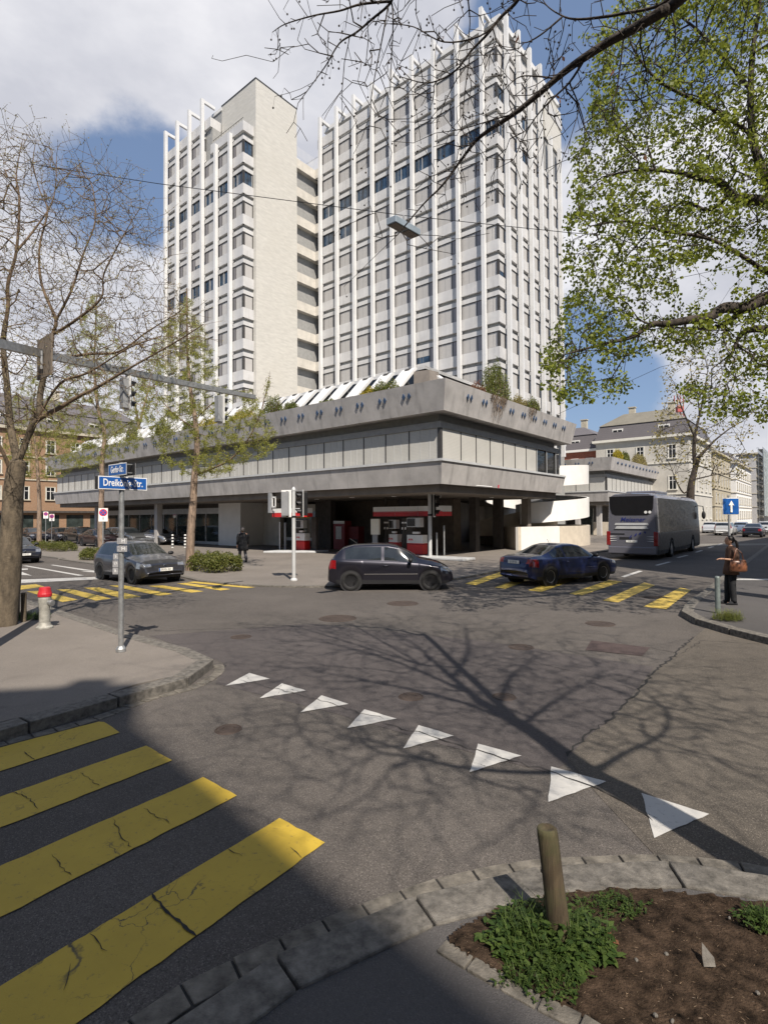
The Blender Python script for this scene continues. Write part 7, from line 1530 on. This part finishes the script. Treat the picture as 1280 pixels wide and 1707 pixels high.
# ================================================================== HOUSES AROUND
def house(name, lab, o, ax, ay, L_, D, floors, wall, cat='building', wsp=2.6, ww=1.1, wh=1.7, side=False, trim=None, roof=None, ground=None, back=True, nside=0):
    """o corner, ax along the facade, ay inward; floors: list of window sill heights"""
    o = vec(o); t = thing(name, lab, cat, o+ax*L_/2+ay*D/2); out = -ay; H_ = floors[-1]+wh+1.1
    MB().obox(o, ax*L_, ay*D, UPV*H_).build('wall', wall, t)
    def win(p, a, n, z, w_=ww, h_=wh):
        b = MB(); mi = []
        b.obox(p+a*(-w_/2)+UPV*z+n*.015, a*w_, -n*.05, UPV*h_); mi += [0]*6
        for x0, x1, z0, z1 in ((-w_/2-.10, -w_/2, -.0, h_+.1), (w_/2, w_/2+.10, 0, h_+.1), (-w_/2, w_/2, h_, h_+.10)): b.obox(p+a*x0+UPV*(z+z0)+n*.005, a*(x1-x0), n*.07, UPV*(z1-z0)); mi += [1]*6
        b.obox(p-a*.035+UPV*z+n*.02, a*.07, n*.03, UPV*h_); mi += [2]*6; b.obox(p-a*w_/2+UPV*(z+h_*.66)+n*.02, a*w_, n*.028, UPV*.06); mi += [2]*6
        for x0, x1 in ((-w_/2, -w_/2+.07), (w_/2-.07, w_/2)): b.obox(p+a*x0+UPV*z+n*.02, a*(x1-x0), n*.03, UPV*h_); mi += [2]*6
        b.obox(p-a*(w_/2+.15)+UPV*(z-.14)+n*.005, a*(w_+.3), n*.16, UPV*.14); mi += [1]*6
        q = b.build('window', [M['glass_dk'], trim or M['stone'], M['wframe']], t); q.data.polygons.foreach_set('material_index', mi)
    n = int(L_/wsp)
    for fi, z in enumerate(floors):
        for k in range(n): win(o+ax*(L_*(k+.5)/n), ax, out, z)
        if side:
            m = nside or int(D/wsp)
            for k in range(m): win(o+ay*(D*(k+.5)/m), ay, -ax, z)
    b = MB(); e = .45
    b.obox(o-ax*e+out*e+UPV*H_, ax*(L_+2*e), ay*(D+2*e), UPV*.35)
    for z in floors[1:]: b.obox(o-ax*.12+out*.12+UPV*(z-.75), ax*(L_+.24), ay*(D+.24), UPV*.16)
    b.build('cornice', trim or M['stone'], t)
    if roof:
        h1, inset1, h2, inset2, m1, m2 = roof; b = MB(); z0 = H_+.35
        def rect(e, z): return [o-ax*e+out*e+UPV*z, o+ax*(L_+e)+out*e+UPV*z, o+ax*(L_+e)+ay*(D+e)+UPV*z, o-ax*e+ay*(D+e)+UPV*z]
        b.add(rect(.2, z0)+rect(-inset1, z0+h1), [(0, 1, 5, 4), (1, 2, 6, 5), (2, 3, 7, 6), (3, 0, 4, 7)]); rf = b.build('roof', m1, t)
        b = MB(); b.add(rect(-inset1+.15, z0+h1)+rect(-inset2, z0+h1+h2), [(0, 1, 5, 4), (1, 2, 6, 5), (2, 3, 7, 6), (3, 0, 4, 7), (4, 5, 6, 7), (3, 2, 1, 0)]); b.build('upper_roof', m2, rf)
        nd = max(1, int(L_/5))
        for k in range(nd):
            p = o+ax*(L_*(k+.5)/nd)+ay*(inset1*.35); b = MB(); b.obox(p-ax*.75+UPV*(z0+.25), ax*1.5, ay*1.6, UPV*1.35); dm = b.build('dormer', M['wframe'], rf)
            b = MB()
            for s in (-.62, .06): b.obox(p+ax*s+out*.02+UPV*(z0+.42), ax*.56, ay*.05, UPV*1.0)
            b.build('dormer_window', M['glass_dk'], rf)
        for k in (.25, .7):
            p = o+ax*L_*k+ay*D*.4; c_ = MB(); c_.obox(p+UPV*(z0+h1), ax*.9, ay*.7, UPV*(h2+1.6)); c_.obox(p-ax*.1-ay*.1+UPV*(z0+h1+h2+1.6), ax*1.1, ay*.9, UPV*.15); c_.build('chimney', M['stone'], rf)
    if ground:
        b = MB(); b.obox(o+out*.6+UPV*3.2, ax*L_, ay*.6, UPV*.25); b.build('awning', M['dkwall'], t)
        for k in range(n): MB().obox(o+ax*(L_*(k+.15)/n)+out*.02+UPV*.3, ax*(L_*.7/n), ay*.04, UPV*2.6).build('shop_window', M['shopglass'], t)
    return t
house('brick_house', 'orange brick house with pale trim behind the left end of the low building', P(64, 18), -dR, dL, 42, 14, [4.9, 8.1, 11.0], M['brick'], roof=(2.6, 1.2, 2.2, 4, M['slate'], M['slate']), ground=True, wsp=3.0, ww=1.05, wh=1.6)
VC = at(1150, 860, 74); V_ = Frame(VC)
house('cream_villa', 'cream stucco villa with a dark mansard roof and olive upper roof behind the coach', V_(0, 0), dL, dR, 12.5, 18, [1.8, 6.0, 10.4], M['cream'], roof=(2.2, .5, 2.0, 3.2, M['slate'], M['olive']), wsp=3.2, ww=.95, wh=1.8, side=True, trim=mat('white_stucco_trim', (.66, .64, .57), .8, var=.06))
house('slate_roof_house', 'narrow red brick house with a grey slate roof, left of the cream villa', V_(12.8, 1.5), dL, dR, 14, 14, [1.8, 6.0, 9.6], mat('red_brick', (.30, .11, .07), .9, var=.2, scale=6), roof=(2.4, .6, 1.6, 3, M['slate'], M['slate']), wsp=2.2, ww=1.0, wh=1.7, trim=M['wframe'])
house('beige_house', 'beige house with dark glazed part behind the blue arrow sign', V_(.5, 24), dR, dL, 20, 12, [1.6, 4.6, 7.6, 10.4], mat('beige_render', (.42, .37, .27), .85), wsp=3, roof=None)
house('white_house', 'narrow white house down the street on the right, dark eaves', V_(0, 48), dR, dL, 28, 12, [1.6, 4.6, 7.6, 10.4], M['whitepaint'], wsp=3.2, ww=1.5, wh=1.5, roof=(1.8, 1, .8, 3, M['slate'], M['slate']))
house('grey_house', 'tall grey house wrapped in scaffolding far down the street', V_(-.5, 82), dR, dL, 30, 12, [1.6, 5, 8.4, 11.8, 15], mat('grey_render', (.45, .44, .43), .85), wsp=3, roof=None)
house('end_house', 'long pale house closing the view at the right edge', V_(-6, 125), dR, dL, 90, 14, [2, 5.4, 8.8, 12.2], M['cream'], wsp=4, roof=(3, 2, 2, 5, M['slate'], M['slate']))
house('corner_house', 'pale house across the street at the right edge', V_(-34, 60), dR, -dL, 60, 14, [2, 5.2, 8.6, 12.2], mat('pale_render', (.5, .47, .41), .85), wsp=4, roof=(3, 2, 2, 5, M['slate'], M['slate']))
house('far_house', 'dark roofed row of houses closing the street on the left behind the parked cars', P(78, -34), -dL, -dR, 1, 1, [3], M['brick']) if False else None
sc = thing('scaffolding', 'steel scaffolding with netting in front of the tall grey house', 'scaffolding', V_(-1.5, 95)); mb = MB()
for i in range(16):
    for d_ in (-1.0, -2.0): mb.tube([V_(d_, 82+i*2, 0), V_(d_, 82+i*2, 19.5)], .05, 4, False)
for z in range(1, 10): 
    for d_ in (-1.0, -2.0): mb.tube([V_(d_, 82, z*2.1), V_(d_, 112, z*2.1)], .05, 4, False)
mb.build('tube_frame', M['galv'], sc); mb = MB()
for z in range(1, 10): mb.obox(V_(-2.0, 82, z*2.1), dR*30, dL*1.0, UPV*.06)
mb.build('plank_deck', M['galv'], sc); MB().fbox(V_, -2.12, -2.1, 82, 96, 2, 19).build('netting', glass('pale_netting', (.45, .5, .5), .8, .45), sc)
M['cranered'] = mat('crane_red', (.42, .09, .08), .6)
def crane(lab, u, v, Y, h):
    b = at(u, v, Y); t = thing('tower_crane', lab, 'crane', Fz(b, 0)); mb = MB(); z = 0
    for sx, sy in ((-.8, -.8), (.8, -.8), (.8, .8), (-.8, .8)): mb.tube([(b[0]+sx, b[1]+sy, 0), (b[0]+sx, b[1]+sy, b[2]+3)], .12, 4, False)
    while z < b[2]+1: mb.tube([(b[0]-.8, b[1]-.8, z), (b[0]+.8, b[1]-.8, z+1.8)], .07, 4, False); mb.tube([(b[0]+.8, b[1]-.8, z+1.8), (b[0]-.8, b[1]-.8, z+3.6)], .07, 4, False); z += 3.6
    mb.build('mast', M['cranered'], t); MB().obox(b-np.array([.9, 1, 1.9]), (1.6, 0, 0), (0, 1.6, 0), (0, 0, 1.5)).build('cab', M['cranered'], t); return t
crane('red tower crane top rising behind the cream villa roof', 1131, 676, 150, 0)
MB_ = MB()
for i in range(60): MB_.tube([V_(-.2+i*.45, 3.5, 17.5), V_(-.2+i*.45, 3.5, 18.4)], .02, 3, False)
# building behind the camera: its roof line throws the shade over the near left corner
HB = 22.0; off = -SH*HB/math.tan(SUN_EL)
o_p = off*(HB-.13)/HB; s2 = gnd(235, 1138, .13)[:2]+o_p; s1 = gnd(0, 1150, .13)[:2]+o_p; s3 = gnd(228, 1208)[:2]+off; s4 = gnd(735, 1590, .09)[:2]+off
dA = (s1-s2)/np.linalg.norm(s1-s2); dB = (s4-s3)/np.linalg.norm(s4-s3)
fp = [s2+dA*30, s2, s3, s3+dB*22, s3+dB*22+np.array([-8, -20]), s2+dA*30+np.array([0, -20])]
bb_ = thing('corner_building', 'tall corner building behind the viewpoint that shades the near pavement', 'building', (fp[1][0], fp[1][1]-8, 0)); wl_ = MB().prism([(p[0], p[1], 0) for p in fp], 0, HB).build('wall', M['cream'], bb_); q_ = s2+dA*.6; MB().cbox((q_[0], q_[1]-.3, HB+.2), .5, .5, .4).build('chimney', M['stone'], wl_)
for k in range(6):
    for z in range(6):
        p = np.array([*(s2+dA*(3+k*4)), 1.5+z*3.4]); n_ = np.array([dA[1], -dA[0], 0]); n_ = n_ if n_[1] > 0 else -n_; MB().obox(p, np.array([*dA, 0])*1.6, n_*.04, UPV*1.9).build('window', M['glass_dk'], bb_)
        p = np.array([*(s3+dB*(2+k*3.4)), 1.5+z*3.4]); n_ = np.array([-dB[1], dB[0], 0]); MB().obox(p, np.array([*dB, 0])*1.5, n_*.04, UPV*1.9).build('window', M['glass_dk'], bb_)

# tall house on the right side of the street (outside the picture) that shades the road behind the crossing
h2 = 20.0; o2 = -SH*h2/math.tan(SUN_EL); sp2 = [(34, 4), (13.6, 17.6), (11.6, 22), (10.3, 26.2), (14.2, 31), (25, 41.5), (46, 62), (70, 40)]
fp2 = [np.array(q)+o2 for q in sp2]; t = thing('shading_house', 'tall house on the right side of the street, outside the picture, shading the road', 'building', (fp2[2][0]+8, fp2[2][1], 0)); MB().prism([(p[0], p[1], 0) for p in fp2], 0, h2).build('wall', M['cream'], t)
for i in range(1, 6):
    a, b = fp2[i], fp2[i+1]; d = (b-a); L_ = np.linalg.norm(d); d = d/L_; n_ = np.array([-d[1], d[0], 0])
    for k in range(int(L_/3)):
        for z in range(5): MB().obox(np.array([*(a+d*(1+k*3)), 1.6+z*3.5]), np.array([*d, 0])*1.2, n_*.04, UPV*1.8).build('window', M['glass_dk'], t)
house('rear_sky_blocker', 'unseen cream house added behind the viewpoint to block sky light', (-30, -48, 0), np.array([1., 0, 0]), np.array([0, -1., 0]), 75, 14, [2, 5.4, 8.8, 12.2, 15.4], M['cream'], wsp=5)  # never in view, added as an occluder to cut the sky fill
house('left_sky_blocker', 'unseen house added left of the viewpoint to block sky light', (-19, -22, 0), np.array([0, 1., 0]), np.array([-1., 0, 0]), 30, 14, [2, 5.4, 8.8, 12.2, 15.4], M['cream'], wsp=5)  # out of frame, added to hold back sky light from the left
